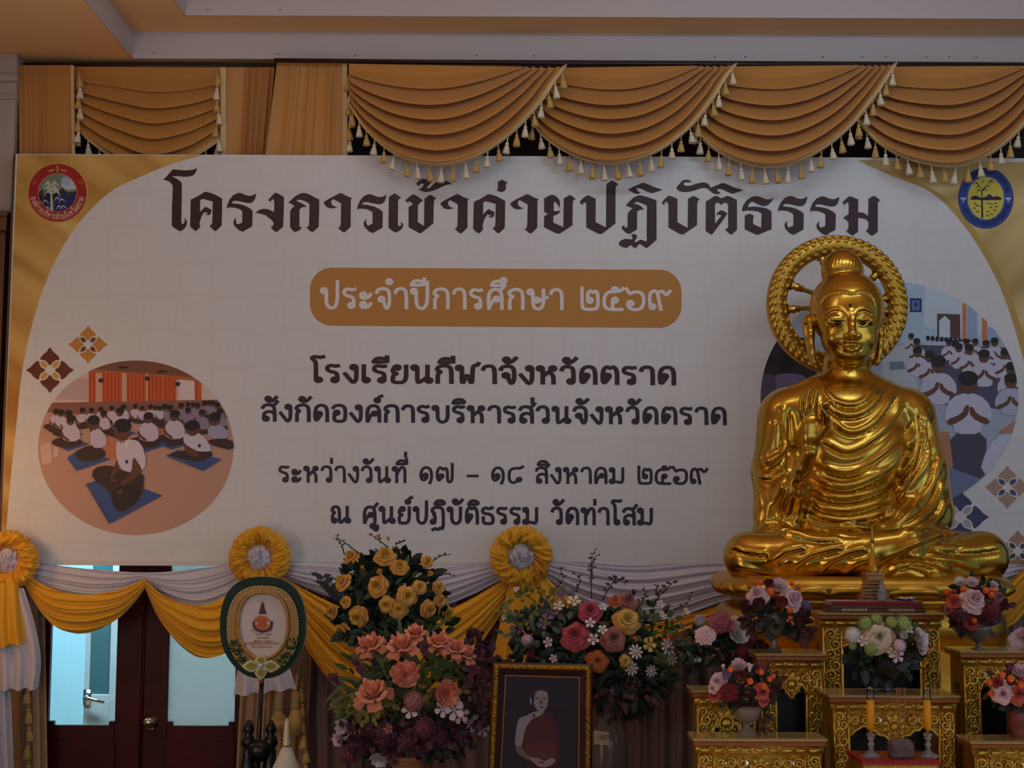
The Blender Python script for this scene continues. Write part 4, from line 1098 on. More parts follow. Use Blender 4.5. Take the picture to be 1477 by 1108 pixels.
def np_mesh(name, V, Fq, mats, parent, mi=None):
    off = np.array(parent_loc(parent))
    me = bpy.data.meshes.new(name)
    me.vertices.add(len(V)); me.vertices.foreach_set('co', (V - off).astype(np.float32).ravel())
    me.loops.add(len(Fq) * 4); me.loops.foreach_set('vertex_index', Fq.astype(np.int32).ravel())
    me.polygons.add(len(Fq)); me.polygons.foreach_set('loop_start', np.arange(0, len(Fq) * 4, 4, dtype=np.int32))
    for m in mats: me.materials.append(m)
    if mi is not None: me.polygons.foreach_set('material_index', mi.astype(np.int32))
    me.polygons.foreach_set('use_smooth', np.ones(len(Fq), bool))
    me.update(calc_edges=True); me.validate()
    o = bpy.data.objects.new(name, me); COL.objects.link(o); o.parent = parent
    return o
M_gold = mat('gilded_bronze', (216, 172, 74), .24, 1.0, bump=(60, .05), vary=(5, (200, 156, 60)))
M_goldr = mat('gilded_relief', (206, 164, 72), .36, 1.0, bump=(90, .25))
M_black = mat('black_lacquer', (16, 12, 12), .35)
buddha = thing('buddha_statue', 'large gilded seated Buddha statue with one hand raised', 'statue', (AX.x, YBU, seat_z))
Vall = np.concatenate([Vb, Vh]); Fall = np.concatenate([Fb, Fh + len(Vb)])
body = np_mesh('body', Vall, Fall, [M_gold], buddha)

# eyes and the mark on the forehead
def slit(pts, d, th):
    m = MB(); pts = catmull(pts, 10)
    m.tube([Bp(1090 + x / 4.817, 330 + y / 4.817, d) for x, y in pts], [th * math.sin(math.pi * (i + .6) / 10.2) + .0008 for i in range(10)], 8)
    return m
slit([(545, 648), (570, 658), (600, 652)], .1745, .0085).build('eye', M_black, buddha)
slit([(720, 652), (745, 660), (772, 652)], .1745, .0085).build('eye', M_black, buddha)
m = MB(); m.ball(Bp(1090 + 658 / 4.817, 330 + 534 / 4.817, .176), .011, 10, sc=(1, .5, 1)); m.build('forehead_mark', M_black, buddha)

# ---- openwork halo behind the head ---------------------------------------
DH = -.30
hc = Vector(Bp(1207, 440, DH)); sh = ppm(YBU - DH, 440)
ro, ri = 102 / sh, 72 / sh
m = MB()
NR = 96
prof = [(ri, .0), (ri + .008, -.03), (ri + .03, -.045), ((ro + ri) / 2, -.05), (ro - .03, -.045), (ro - .008, -.03), (ro, 0), (ro - .008, .02), (ri + .008, .02)]
def ringfn(u, v):
    a = 2 * math.pi * u; k = min(len(prof) - 1, int(round(v * (len(prof)))))
    r, y = prof[k % len(prof)]
    return (hc.x + r * math.cos(a), hc.y + y, hc.z + r * math.sin(a))
m.grid(ringfn, NR, len(prof) + 1, closeu=True)
halo = m.build('halo', M_goldr, buddha)
# flame-leaf scales all round the ring
m = MB()
def scale_leaf(mb, c, ang, ln, wd, lift):
    ca, sa = math.cos(ang), math.sin(ang)
    def at(a, b, y): return (c.x + a * ca - b * sa, c.y - lift - y, c.z + a * sa + b * ca)
    pts = [at(-ln * .5, 0, .0), at(-ln * .15, wd * .5, .006), at(ln * .25, wd * .42, .004), at(ln * .6, wd * .1, .0), at(ln * .2, -wd * .4, .004), at(-ln * .15, -wd * .5, .006), at(0, 0, .026)]
    mb.add(pts, [(0, 6, 1), (1, 6, 2), (2, 6, 3), (3, 6, 4), (4, 6, 5), (5, 6, 0)])
for rr, nn, ln, wd, tw in ((ro - .020, 56, .050, .028, .55), (ro - .038, 48, .045, .026, .25), (ri + .042, 42, .036, .024, -.3), (ri + .018, 38, .034, .022, .2)):
    for i in range(nn):
        a = 2 * math.pi * i / nn
        c = hc + Vector((rr * math.cos(a), 0, rr * math.sin(a)))
        dirn = a + math.pi / 2 if a < math.pi / 2 or a > 1.5 * math.pi else a - math.pi / 2
        scale_leaf(m, c, dirn + (tw if dirn > a else -tw), ln, wd, .040 if rr < ro - .02 else .032)
m.build('leaf_scales', M_goldr, halo)
for a in (8, 38, 72, 108, 157, 186, 352):
    m = MB(); ar = R(a)
    p0 = hc + Vector((ri * math.cos(ar), -.01, ri * math.sin(ar))); p1 = hc + Vector((.12 * math.cos(ar) + .03, .0, .12 * math.sin(ar)))
    pts = [p0.lerp(p1, t) for t in (0, .12, .16, .24, .28, .36, .40, 1)]
    m.tube(pts, [.03, .016, .022, .022, .016, .020, .013, .012], 10)
    m.build('spoke', M_gold, halo)
m = MB(); m.tube([Bp(1212, 470, -.12), Bp(1208, 450, -.30)], .05, 12); m.build('halo_bracket', M_gold, buddha)

# ---- pedestal -------------------------------------------------------------
def slab(mb, cx, hw, hd, cyy, z0, z1, rnd_=.12, profile=None, n=40):
    """oval-cornered slab with an edge profile [(inset, z)]"""
    profile = profile or [(.02, z0), (0, z0 + .02), (0, z1 - .02), (.02, z1)]
    vs = []; fs = []
    for ins, z in profile:
        for k in range(n):
            a = 2 * math.pi * k / n; ca, sa = math.cos(a), math.sin(a)
            ex = 2 / 3.0
            vs.append((cx + (hw - ins) * math.copysign(abs(ca) ** ex, ca), cyy + (hd - ins) * math.copysign(abs(sa) ** ex, sa), z))
    for i in range(len(profile) - 1):
        for k in range(n): fs.append((i * n + k, i * n + (k + 1) % n, (i + 1) * n + (k + 1) % n, (i + 1) * n + k))
    fs.append(tuple(range(n - 1, -1, -1))); fs.append(tuple((len(profile) - 1) * n + k for k in range(n)))
    mb.add(vs, fs)
pc = .12
zl = [Bp(1226, y, .5)[2] for y in (832, 864, 878, 935)]
xa1, xb1 = Bp(1030, 850, .16)[0], Bp(1459, 850, .30)[0]
hw1, cx1 = (xb1 - xa1) / 2, (xa1 + xb1) / 2
m = MB()
slab(m, cx1, hw1, .56, YBU - pc, zl[1], zl[0], profile=[(.05, zl[1]), (.02, zl[1] + .015), (0, (zl[0] + zl[1]) / 2), (.01, zl[0] - .02), (.04, zl[0] + .002)], n=56)
M_ped = mat('gilded_plinth', (210, 160, 62), .40, 1.0, bump=(30, .2))
m.build('upper_pedestal', M_ped, buddha)
m = MB()
for i in range(14):                                            # lotus petals in low relief, one touching the next
    a0, a1 = math.pi * (1 + i / 14), math.pi * (1 + (i + 1) / 14)
    def pf(u, v):
        a = a0 + (a1 - a0) * u; ca, sa = math.cos(a), math.sin(a)
        w_ = math.sin(math.pi * u) ** .6; bul = .028 * w_ * math.sin(math.pi * min(1, v * 1.15)) ** .7
        x = cx1 + (hw1 - .012 + bul) * math.copysign(abs(ca) ** .667, ca); y = YBU - pc + (.548 + bul) * math.copysign(abs(sa) ** .667, sa)
        return (x, y, zl[1] + .012 + (zl[0] - zl[1] - .03) * v * (.72 + .28 * w_))
    m.grid(pf, 12, 9)
m.build('lotus_petals', M_ped, buddha)
m = MB()
slab(m, cx1, hw1 - .1, .50, YBU - pc, zl[2], zl[1] + .02, n=56); m.build('pedestal_neck', M_ped, buddha)
m = MB()
slab(m, cx1, hw1 - .03, .54, YBU - pc, zl[3], zl[2] + .01, profile=[(0, zl[3]), (0, zl[2] - .03), (.03, zl[2]), (.08, zl[2] + .01)], n=56)
slab(m, cx1, hw1 + .05, .60, YBU - pc, PLAT, zl[3] + .01, n=56)
m.build('lower_pedestal', M_ped, buddha)
# ================================================================== VALANCE, DRAPES, CURTAINS
def fabric(name, rgb, rough=.55, sheen=.25, weave=420, bs=.12):
    m = mat(name, rgb, rough, sheen=sheen)
    nt = m.node_tree; b = nt.nodes['Principled BSDF']
    if not nt.nodes.get('Bump'):
        tc = nt.nodes.new('ShaderNodeTexCoord')
        n = nt.nodes.new('ShaderNodeTexNoise'); n.inputs['Scale'].default_value = weave
        bp = nt.nodes.new('ShaderNodeBump'); bp.inputs['Strength'].default_value = bs; bp.inputs['Distance'].default_value = .002
        nt.links.new(tc.outputs['Object'], n.inputs['Vector']); nt.links.new(n.outputs['Fac'], bp.inputs['Height']); nt.links.new(bp.outputs['Normal'], b.inputs['Normal'])
    return m
F_gold = fabric('ochre_satin', (196, 136, 64), .42, .3)
F_trim = fabric('cream_braid', (226, 196, 140), .6, .2, 900, .5)
F_tasg = fabric('golden_tassel_thread', (214, 172, 92), .6, .3, 700, .6)
F_tasw = fabric('cream_tassel_thread', (240, 226, 196), .6, .3, 700, .6)
F_yel = fabric('yellow_cloth', (240, 176, 14), .6, .3)
F_whi = fabric('white_cloth', (214, 208, 222), .6, .3)
F_bei = fabric('beige_curtain_cloth', (186, 148, 104), .6, .3)
F_mau = fabric('mauve_curtain_cloth', (128, 98, 92), .6, .3)

def lerp2(a, b, t): return (a[0] + (b[0] - a[0]) * t, a[1] + (b[1] - a[1]) * t)
def tassel_mesh(M, sc=1.0):
    m = MB(); s = sc
    m.tube([(0, 0, 0), (0, 0, -.030 * s)], .0035 * s, 6)
    m.lathe([(.001, -.026 * s), (.009 * s, -.030 * s), (.010 * s, -.038 * s), (.006 * s, -.043 * s)], seg=10)
    m.lathe([(.0065 * s, -.042 * s), (.012 * s, -.052 * s), (.019 * s, -.086 * s), (.016 * s, -.090 * s), (.0, -.086 * s)], seg=14, flute=(7, .12))
    me = m.build('tassel', M, origin=(0, 0, 0)); d = me.data
    bpy.data.objects.remove(me); return d
TA_G, TA_W = tassel_mesh(F_tasg), tassel_mesh(F_tasw)
def put_tassel(parent, p, i, sc=1.0):
    o = bpy.data.objects.new('tassel', TA_W if i % 2 else TA_G); COL.objects.link(o)
    o.parent = parent; o.location = Vector(p) - parent_loc(parent)
    o.rotation_euler = (rnd.uniform(-.12, .12), rnd.uniform(-.14, .14), rnd.uniform(0, 3)); o.scale = (sc, sc, sc * rnd.uniform(.92, 1.06))
    return o

def swag(label, TL, TR, hem, Y0, slide, n_t, folds=7, group='ochre swags of the valance', seed=1, tas=True, u0=0.0, blg=.08, tilt=.05, amp=.10, droop=8):
    r = random.Random(seed)
    root = thing('valance_swag', label, 'curtain', tuple(P((TL[0] + TR[0]) / 2, TL[1], Y0)), group)
    H = catmull(hem, 97)
    ph = [r.uniform(-.5, .5) for _ in range(6)]
    def depth(u, v):
        e_ = max(0.0, math.sin(math.pi * min(1, max(0, u)))) ** .45
        bulge = blg * e_ * v ** .8 + tilt * (2 * min(1, max(0, u)) - 1)
        q = v ** .9 * folds + .16 * math.sin(3.1 * u + ph[0]) + .10 * math.sin(7 * u + ph[1])
        f = (q % 1.0)
        f = .55 * math.sin(math.pi * f ** 1.5) ** .8 + .6 * f ** 1.3 * min(1, (1 - f) * 6)   # rounded roll with an overhanging lower lip
        win = min(1, max(0, (v - .10) / .22)) * (1 if v < .9 else max(0, 1 - (v - .9) / .1))
        right = 1 - max(0, (u - .72) / .28) * max(0, (v - .7) / .3)
        k_f = f * (0.35 + .65 * e_) * win * right
        return bulge + amp * k_f, k_f
    def fn(u, v):
        i = u * 96; k = min(95, int(i)); hx, hy = lerp2(H[k], H[k + 1], i - k)
        tx, ty = lerp2(TL, (TR[0] - slide, TR[1]), u)
        x, y = lerp2((tx, ty), (hx, hy), v)
        d, k_f = depth(u, v)
        return P(x, y + droop * k_f, Y0 - d)
    m = MB(); m.grid(fn, 84, 170)
    c = m.build('swag_cloth', F_gold, root)
    # braid along the hem
    m = MB(); pts = [fn(i / 60, 1.0) + Vector((0, -.010, .004)) for i in range(61)]
    m.tube(pts, .011, 8, flat=.6)
    pts2 = [fn(i / 60, .955) + Vector((0, -.008, 0)) for i in range(61)]
    m.tube(pts2, .006, 6)
    m.build('braid_trim', F_trim, root)
    if tas:
        L_ = np.concatenate([[0], np.cumsum(np.linalg.norm(np.diff(H, axis=0), axis=1))]); L_ /= L_[-1]
        for i in range(n_t):
            s_ = u0 + (1 - u0) * (i + .5) / n_t
            u = float(np.interp(s_, L_, np.linspace(0, 1, 97)))
            put_tassel(root, fn(u, 1.0) + Vector((0, -.012, -.004)), i)
    return root
swag('ochre valance swag at the left of the front row, over the word-initial letters', (503, 92), (815, 96), [(504, 152), (530, 190), (566, 221), (605, 236), (645, 239), (690, 226), (735, 196), (775, 155), (800, 118), (816, 96)], 8.93, 74, 23, seed=1)['label'] = 'ochre valance swag next to the flat pleated panel, first of the front row'
swag('ochre valance swag second of the front row, above the middle of the title', (790, 98), (1060, 95), [(764, 172), (785, 199), (820, 222), (862, 236), (902, 235), (948, 220), (992, 188), (1026, 147), (1046, 114), (1061, 94)], 8.955, 66, 22, seed=2)
swag('ochre valance swag third of the front row, above the last letters of the title', (1040, 96), (1291, 94), [(994, 177), (1020, 209), (1056, 231), (1100, 242), (1142, 238), (1187, 216), (1226, 184), (1258, 145), (1280, 112), (1292, 93)], 8.945, 62, 22, seed=3)
swag('ochre valance swag hanging over the blue and yellow round emblem', (1270, 96), (1532, 95), [(1232, 171), (1262, 204), (1300, 227), (1350, 240), (1397, 238), (1442, 214), (1480, 177), (1507, 135), (1523, 110), (1533, 94)], 8.935, 64, 22, seed=4)
left_swag = swag('ochre swag in the left wing of the valance, set between two flat panels', (105, 96), (323, 97), [(105, 180), (133, 206), (165, 228), (215, 246), (268, 232), (300, 215), (323, 198)], 9.15, 4, 12, seed=5, blg=.03, tilt=0, amp=.06)
for i in range(6):
    put_tassel(left_swag, P(113 + (i % 2) * 2, 103 + i * 16, 9.07), i); put_tassel(left_swag, P(313 + (i % 2), 101 + i * 19, 9.07), i)

def panel(label, xt0, xt1, xb0, xb1, yt, yb, Y0, pleats, trim=None, cat='curtain', M=None, amp=.012, name='pelmet', group=None):
    root = thing(name, label, cat, tuple(P((xb0 + xb1) / 2, yb, Y0)), group)
    def fn(u, v):
        d = 0
        for c, wd in pleats:
            q = (u - c) / wd
            d += amp * math.exp(-q * q) * (1 if q < 0 else .4) - amp * .7 * math.exp(-((u - c - wd) / (wd * .5)) ** 2)
        d += .004 * math.sin(9 * u + 2 * v)
        x = xt0 + (xt1 - xt0) * u; xb = xb0 + (xb1 - xb0) * u
        return P(x + (xb - x) * v, yt + (yb - yt) * v, Y0 - d)
    m = MB(); m.grid(fn, 90, 14)
    m.build('panel_cloth', M or F_gold, root)
    for t in (trim or []):
        m = MB(); m.grid(lambda u, v: P(t[0] + (t[2] - t[0]) * v + (u - .5) * t[4], t[1] + (t[3] - t[1]) * v, Y0 - .014), 3, 20)
        m.build('braid_trim', F_trim, root)
    return root
panel('flat ochre valance panel with pleats at the far left corner', 27, 106, 28, 106, 94, 232, 9.10, ((.12, .04), (.3, .04), (.45, .035)), [(104, 94, 106, 232, 5)])
panel('narrow ochre valance panel right of the left wing swag, with dark pleats', 320, 396, 320, 384, 97, 232, 9.11, ((.5, .04), (.62, .04), (.75, .05), (.9, .05)), [(322, 97, 322, 232, 8)], amp=.022)
pb_ = panel('flat ochre valance panel standing forward beside the front row of swags', 400, 500, 382, 499, 87, 232, 9.045, ((.25, .06), (.5, .05), (.78, .05)), [(497, 88, 498, 232, 7)])
for i in range(6): put_tassel(pb_, P(503 + (i % 2) * 2, 108 + i * 18, 9.0), i)
pn = MB(); pn.tube([P(396, 87, 9.0), P(800, 91, 9.0), P(1560, 95, 9.0)], .013, 8)
tag(pn.build('valance_rail', mat('dark_rail', (52, 26, 26), .5)), 'dark rail along the top of the ochre valance swags', 'rail')
pn = MB(); pn.tube([P(27, 93, 9.16), P(398, 96, 9.16)], .010, 8)
tag(pn.build('valance_rail', MATS['dark_rail']), 'short dark rail above the left wing of the valance', 'rail')

# ---------------------------------------------------------------- draped cloths under the banner
def drape(name, label, top, bot, Y0, M, folds=5, amp=.02, bulge=.05, seed=0, group=None, gather=.3, nu=80, nv=56):
    r = random.Random(seed); ph = [r.uniform(0, 6.28) for _ in range(5)]
    T_, B_ = catmull(top, nu), catmull(bot, nu)
    root_loc = P(*T_[nu // 2], Y0)
    def fn(u, v):
        k = int(round(u * (nu - 1)))
        x, y = lerp2(T_[k], B_[k], v)
        e_ = max(0, math.sin(math.pi * u)) ** .5
        q = v * folds + .25 * math.sin(2.5 * u * math.pi + ph[0]) + .12 * math.sin(7 * u + ph[1])
        f = .5 + .5 * math.cos(2 * math.pi * q); f = f ** .7
        f += .25 * math.sin(2 * math.pi * q * 2.3 + ph[2] + 3 * u)
        return P(x, y, Y0 - bulge * math.sin(math.pi * (.15 + .85 * v)) * (.4 + .6 * e_) - amp * f * (gather + (1 - gather) * e_))
    m = MB(); m.grid(fn, nu, nv)
    o = m.build(name, M, origin=root_loc)
    return tag(o, label, 'drape', group)
GW, GY = 'white cloths draped under the banner', 'yellow cloths draped under the banner'
drape('white_drape', 'white cloth draped over the door between the two left rosettes', [(30, 808), (110, 819), (210, 826), (290, 820), (350, 811)], [(34, 838), (75, 858), (130, 868), (180, 858), (211, 844), (250, 866), (290, 880), (330, 868), (356, 840)], 8.98, F_whi, 4, .016, .03, 1, GW)
drape('white_drape', 'white cloth draped behind the yellow roses', [(395, 808), (480, 813), (600, 818), (725, 811)], [(405, 832), (470, 860), (560, 884), (650, 870), (722, 838)], 8.98, F_whi, 5, .02, .05, 2, GW)
drape('white_drape', 'white cloth draped from the right rosette to behind the statue', [(785, 809), (880, 812), (1000, 814), (1130, 815)], [(780, 835), (830, 872), (900, 894), (970, 892), (1050, 868), (1130, 845)], 8.98, F_whi, 5, .022, .05, 3, GW)
drape('white_drape', 'white cloth draped at the right edge behind the statue', [(1330, 815), (1400, 818), (1450, 816), (1520, 812)], [(1330, 842), (1400, 860), (1450, 848), (1520, 830)], 8.98, F_whi, 4, .02, .04, 4, GW)
drape('yellow_drape', 'yellow cloth scallop over the left leaf of the door', [(30, 824), (75, 849), (120, 858), (165, 852), (208, 835)], [(36, 848), (60, 884), (85, 907), (122, 914), (162, 898), (190, 874), (210, 848)], 8.93, F_yel, 4, .022, .05, 5, GY)
drape('yellow_drape', 'yellow cloth scallop over the right leaf of the door', [(207, 835), (235, 858), (270, 872), (305, 870), (360, 838)], [(208, 846), (228, 890), (258, 929), (290, 949), (330, 940), (362, 905), (380, 850)], 8.93, F_yel, 4, .022, .05, 6, GY)
drape('yellow_drape', 'wide yellow cloth draped behind the yellow roses and tulips', [(400, 828), (470, 866), (560, 898), (650, 878), (730, 834)], [(408, 850), (440, 930), (490, 995), (560, 1022), (625, 996), (685, 940), (740, 858)], 8.92, F_yel, 6, .035, .08, 7, GY)
drape('yellow_drape', 'yellow cloth draped low from the right rosette to the statue base', [(780, 832), (840, 876), (900, 902), (970, 893), (1060, 866), (1140, 835)], [(780, 850), (830, 918), (900, 950), (980, 936), (1060, 895), (1140, 860)], 8.92, F_yel, 5, .03, .06, 8, GY)
drape('yellow_drape', 'yellow cloth draped at the right edge of the picture', [(1370, 862), (1420, 866), (1460, 836), (1500, 796)], [(1370, 905), (1425, 915), (1475, 888), (1506, 820)], 8.92, F_yel, 5, .03, .06, 9, GY)

def tail(name, label, left, right, Y0, M, folds=4, amp=.03, seed=0, group=None):
    """cloth end hanging from a rosette: left and right outlines from top to bottom"""
    r = random.Random(seed); ph = [r.uniform(0, 6.28) for _ in range(4)]
    nv = 40; A_, B_ = catmull(left, nv), catmull(right, nv)
    def fn(u, v):
        k = int(round(v * (nv - 1))); x, y = lerp2(A_[k], B_[k], u)
        f = .5 + .5 * math.cos(2 * math.pi * (u * folds + .15 * math.sin(3 * v + ph[0])) + ph[1])
        return P(x, y + 4 * f * v, Y0 - amp * f ** .8 * (.35 + .65 * v) - .03 * math.sin(math.pi * u))
    m = MB(); m.grid(fn, 48, nv)
    return tag(m.build(name, M, origin=P(*A_[0], Y0)), label, 'drape', group)
GT = 'cloth ends hanging from the rosettes'
tail('white_tail', 'white cloth end hanging low under the leftmost rosette', [(-12, 840), (-14, 900), (-16, 985), (-18, 1112)], [(6, 846), (12, 900), (16, 1000), (20, 1112)], 8.90, F_whi, 3, .05, 1, GT)
tail('white_tail', 'broad gathered white cloth end beside the left beige curtain', [(-6, 850), (-10, 900), (-8, 960), (-4, 994)], [(34, 848), (50, 900), (59, 950), (56, 992)], 8.86, F_whi, 3, .05, 11, GT)
tail('yellow_tail', 'yellow cloth end hanging under the leftmost rosette', [(-14, 842), (-16, 880), (-18, 934)], [(26, 840), (33, 880), (37, 926)], 8.83, F_yel, 2.5, .04, 2, GT)
tail('white_tail', 'white bow ends showing below the green fan', [(356, 925), (344, 960), (337, 1002)], [(398, 925), (415, 955), (428, 992)], 8.86, F_whi, 3.5, .05, 3, GT)
tail('yellow_tail', 'yellow cloth end hanging under the right rosette', [(735, 838), (724, 885), (711, 945)], [(768, 838), (772, 890), (757, 954)], 8.86, F_yel, 3, .04, 4, GT)
tail('yellow_tail', 'short yellow cloth end fanned out right of the hanging one', [(762, 838), (766, 860), (772, 900)], [(790, 834), (806, 852), (812, 872)], 8.88, F_yel, 2.5, .04, 5, GT)

from mathutils import noise as mnoise
def ridged(p): return 1 - abs(mnoise.noise(p)) * 1.6
def rosette(label, cx, cy, r_px, Y0, seed):
    r = random.Random(seed); sc = 1 / ppm(Y0, cy); Rr = r_px * sc
    c = P(cx, cy, Y0); root = thing('rosette', label, 'rosette', tuple(c), 'ruffled cloth rosettes')
    ph = [r.uniform(0, 6.28) for _ in range(8)]
    def fn(u, v):
        a = 2 * math.pi * u; b = math.pi * (v * 1.15 - .08)
        rc_ = Rr * .70; rt = Rr * .30
        sw = a + .35 * math.sin(2.6 * v + ph[0])
        p = Vector((math.cos(sw) * 5.2, math.sin(sw) * 5.2, v * 2.2 + ph[1]))
        wob = .62 * (ridged(p) - .62) + .30 * (ridged(p * 2.3) - .62) + .05 * math.sin(13 * a + ph[2])
        wob *= .5 + .5 * math.sin(math.pi * v)
        rt2 = rt * (1 + wob)
        rad = rc_ + rt2 * math.cos(b) * 1.0
        return (c.x + rad * math.cos(a), c.y - rt2 * 1.25 * math.sin(b), c.z + rad * math.sin(a))
    m = MB(); m.grid(fn, 300, 30, closeu=True); m.build('ruffled_ring', F_yel, root)
    def fc(u, v):
        a = 2 * math.pi * u; rad = Rr * .50 * v; x, z = rad * math.cos(a), rad * math.sin(a)
        q = Vector((x / Rr * 7.5 + ph[3], z / Rr * 3.0 + .8 * math.sin(x / Rr * 5), ph[4]))
        w_ = ridged(q) * .8 + ridged(q * 2.1) * .4
        return (c.x + x, c.y - Rr * (.30 - .28 * v ** 2.2) - Rr * .26 * (w_ - .5) * (1 - .5 * v ** 3), c.z + z)
    m = MB(); m.grid(fc, 120, 44, closeu=True); m.build('ruffled_centre', F_whi, root)
    return root
rosette('yellow and white ruffled rosette at the left edge over the hanging cloth ends', 12, 808, 43, 8.88, 1)
rosette('yellow and white ruffled rosette above the green fan', 375, 804, 43, 8.88, 2)
rosette('yellow and white ruffled rosette between the yellow roses and the mixed flowers', 752, 803, 44, 8.86, 3)

# ---------------------------------------------------------------- curtains
def curtain(label, x0, x1, y0, y1, Y0, folds, M, amp=.05, seed=0, lean=0.0, name='curtain', group=None):
    r = random.Random(seed); ph = [r.uniform(0, 6.28) for _ in range(4)]
    def fn(u, v):
        q = u * folds + .12 * math.sin(5 * u + ph[0])
        d = amp * (.5 + .5 * math.cos(2 * math.pi * q)) ** .8 + amp * .25 * math.sin(4.6 * math.pi * q + ph[1])
        return P(x0 + (x1 - x0) * u + lean * v, y0 + (y1 - y0) * v, Y0 - d)
    m = MB(); m.grid(fn, max(40, int(folds * 14)), 16)
    root = thing(name, label, 'curtain', tuple(P((x0 + x1) / 2, y1, Y0)), group)
    m.build('curtain_cloth', M, root)
    return root
cl = curtain('beige curtain with a tasselled edge left of the door', 6, 64, 850, 1190, 9.17, 3, F_bei, .05, 1, lean=6)
for i in range(9): put_tassel(cl, P(43 - i * .4, 905 + i * 27, 9.08), 0, 1.25)
cr = curtain('beige curtain right of the door behind the green fan', 352, 452, 900, 1190, 9.16, 5, F_bei, .05, 2, lean=-16)
for i in range(8): put_tassel(cr, P(436 + i * 1.2, 985 + i * 22, 9.08), 0, 1.2)
curtain('long mauve curtain covering the wall behind the flowers', 440, 1010, 830, 1190, 9.20, 19, F_mau, .05, 3)
curtain('dark mauve curtain behind the altar tables', 1010, 1560, 830, 1190, 9.22, 16, F_mau, .04, 4)
# tie-back tassels hanging by the right curtain
def big_tassel(label, px, py0, py1, Y0):
    p = P(px, py0, Y0); root = thing('tieback_tassel', label, 'tassel', tuple(p), 'tie-back tassels of the beige curtain')
    s = (p.z - P(px, py1, Y0).z)
    m = MB(); m.tube([p + Vector((0, .10, .10)), p + Vector((0, .03, .07)), p], .008, 8); m.build('cord', F_trim, root)
    m = MB(); m.lathe([(.004, 0), (.02, -.01), (.026, -.04), (.018, -.07), (.024, -.085), (.018, -.10)], p, 16); m.build('tassel_head', F_bei, root)
    m = MB(); m.lathe([(.018, -.10), (.030, -.13), (.036, -s * .6), (.040, -s), (.0, -s + .01)], p, 28, flute=(14, .10)); m.build('tassel_skirt', F_tasg, root)
big_tassel('long tie-back tassel nearer the fan pole', 403, 998, 1055, 9.06)
big_tassel('long tie-back tassel right of its twin, above the white bottle', 427, 996, 1060, 9.06)
# ================================================================== FAN, BOTTLE, PORTRAIT
YF_ = 8.0
# ---- ceremonial fan
def fan_outline(k, n=72, dy=0):
    """egg-shaped outline, broad above and narrower below (k = inset in px)"""
    out = []
    for i in range(n):
        a = 2 * math.pi * i / n; c, d = math.cos(a), math.sin(a)
        q = 2.5
        rx, ry = 62 - k, 73.5 - k
        x = rx * math.copysign(abs(c) ** (2 / q), c); y = ry * math.copysign(abs(d) ** (2 / q), d)
        if d > 0: x *= 1 - .20 * d ** 1.5
        out.append((379 + x, 905.5 + y + dy))
    return out
fan = thing('ceremonial_fan', 'green velvet ceremonial fan with white printed face on a black pole', 'fan', tuple(P(374, 1300, YF_)[:2]) + (PLAT,))
M_gv = fabric('dark_green_velvet', (16, 52, 40), .8, .5)
M_em = mat('gold_embroidery', (206, 162, 96), .45, .35, bump=(260, .6))
def fan_ring(name, k0, k1, lift, M, y0=0, y1=0, thick=.012):
    o, i = fan_outline(k0, dy=y0), fan_outline(k1, dy=y1); n = len(o); m = MB()
    vs = [P(x, y, YF_ - lift) for x, y in o] + [P(x, y, YF_ - lift - thick * .4) for x, y in [((a[0] + b[0]) / 2, (a[1] + b[1]) / 2) for a, b in zip(o, i)]] + [P(x, y, YF_ - lift) for x, y in i]
    fs = []
    for j in (0, 1):
        fs += [(j * n + q, j * n + (q + 1) % n, (j + 1) * n + (q + 1) % n, (j + 1) * n + q) for q in range(n)]
    m.add(vs, [tuple(reversed(f)) for f in fs])
    return m.build(name, M, fan)
m = MB(); m.prism([P(x, y, YF_) for x, y in fan_outline(0)], .035); m.build('velvet_board', M_gv, fan, smooth=False, bevel=.012)
fan_ring('gold_border', 10, 27, .004, M_em, 3, -3, .03)
m = MB(); m.poly([P(x, y, YF_ - .006) for x, y in fan_outline(26, dy=-3)]); face = m.build('printed_face', mat('fan_face_white', (226, 208, 206), .55), fan, smooth=False)
m = MB(); q = [P(x, y, YF_ - .020) for x, y in fan_outline(26, dy=-3)]; m.tube(q, .008, 6, closed=True); m.build('gold_cord', M_em, fan)
# beads on the border
m = MB()
for x, y in fan_outline(11, 88, 3):
    if y < 960: m.ball(P(x, y, YF_ - .012), .0048, 6)
for x, y in fan_outline(20, 66, 0):
    if y < 945: m.ball(P(x, y, YF_ - .018), .0045, 6)
bd = m.build('border_beads', mat('cream_beads', (222, 206, 176), .25, .3), fan); bd['kind'] = 'stuff'
# green sequin leaves low on the border
M_gs = mat('green_sequins', (26, 92, 62), .2, .6)
m = MB(); rr = random.Random(3)
for sx in (-1, 1):
    for k in range(46):
        t = rr.random(); x = 379 + sx * (26 + 20 * t + rr.uniform(-7, 7)); y = 958 - 34 * t + rr.uniform(-6, 6)
        c = P(x, y, YF_ - .022); a = rr.uniform(0, 3); l = .011
        m.add([c + Vector((-l * math.cos(a), 0, -l * math.sin(a))), c + Vector((.004 * math.sin(a), -.006, -.004 * math.cos(a))), c + Vector((l * math.cos(a), 0, l * math.sin(a))), c + Vector((-.004 * math.sin(a), -.006, .004 * math.cos(a)))], [(0, 1, 2, 3)])
sq = m.build('sequin_leaves', M_gs, fan, smooth=False); sq['kind'] = 'stuff'
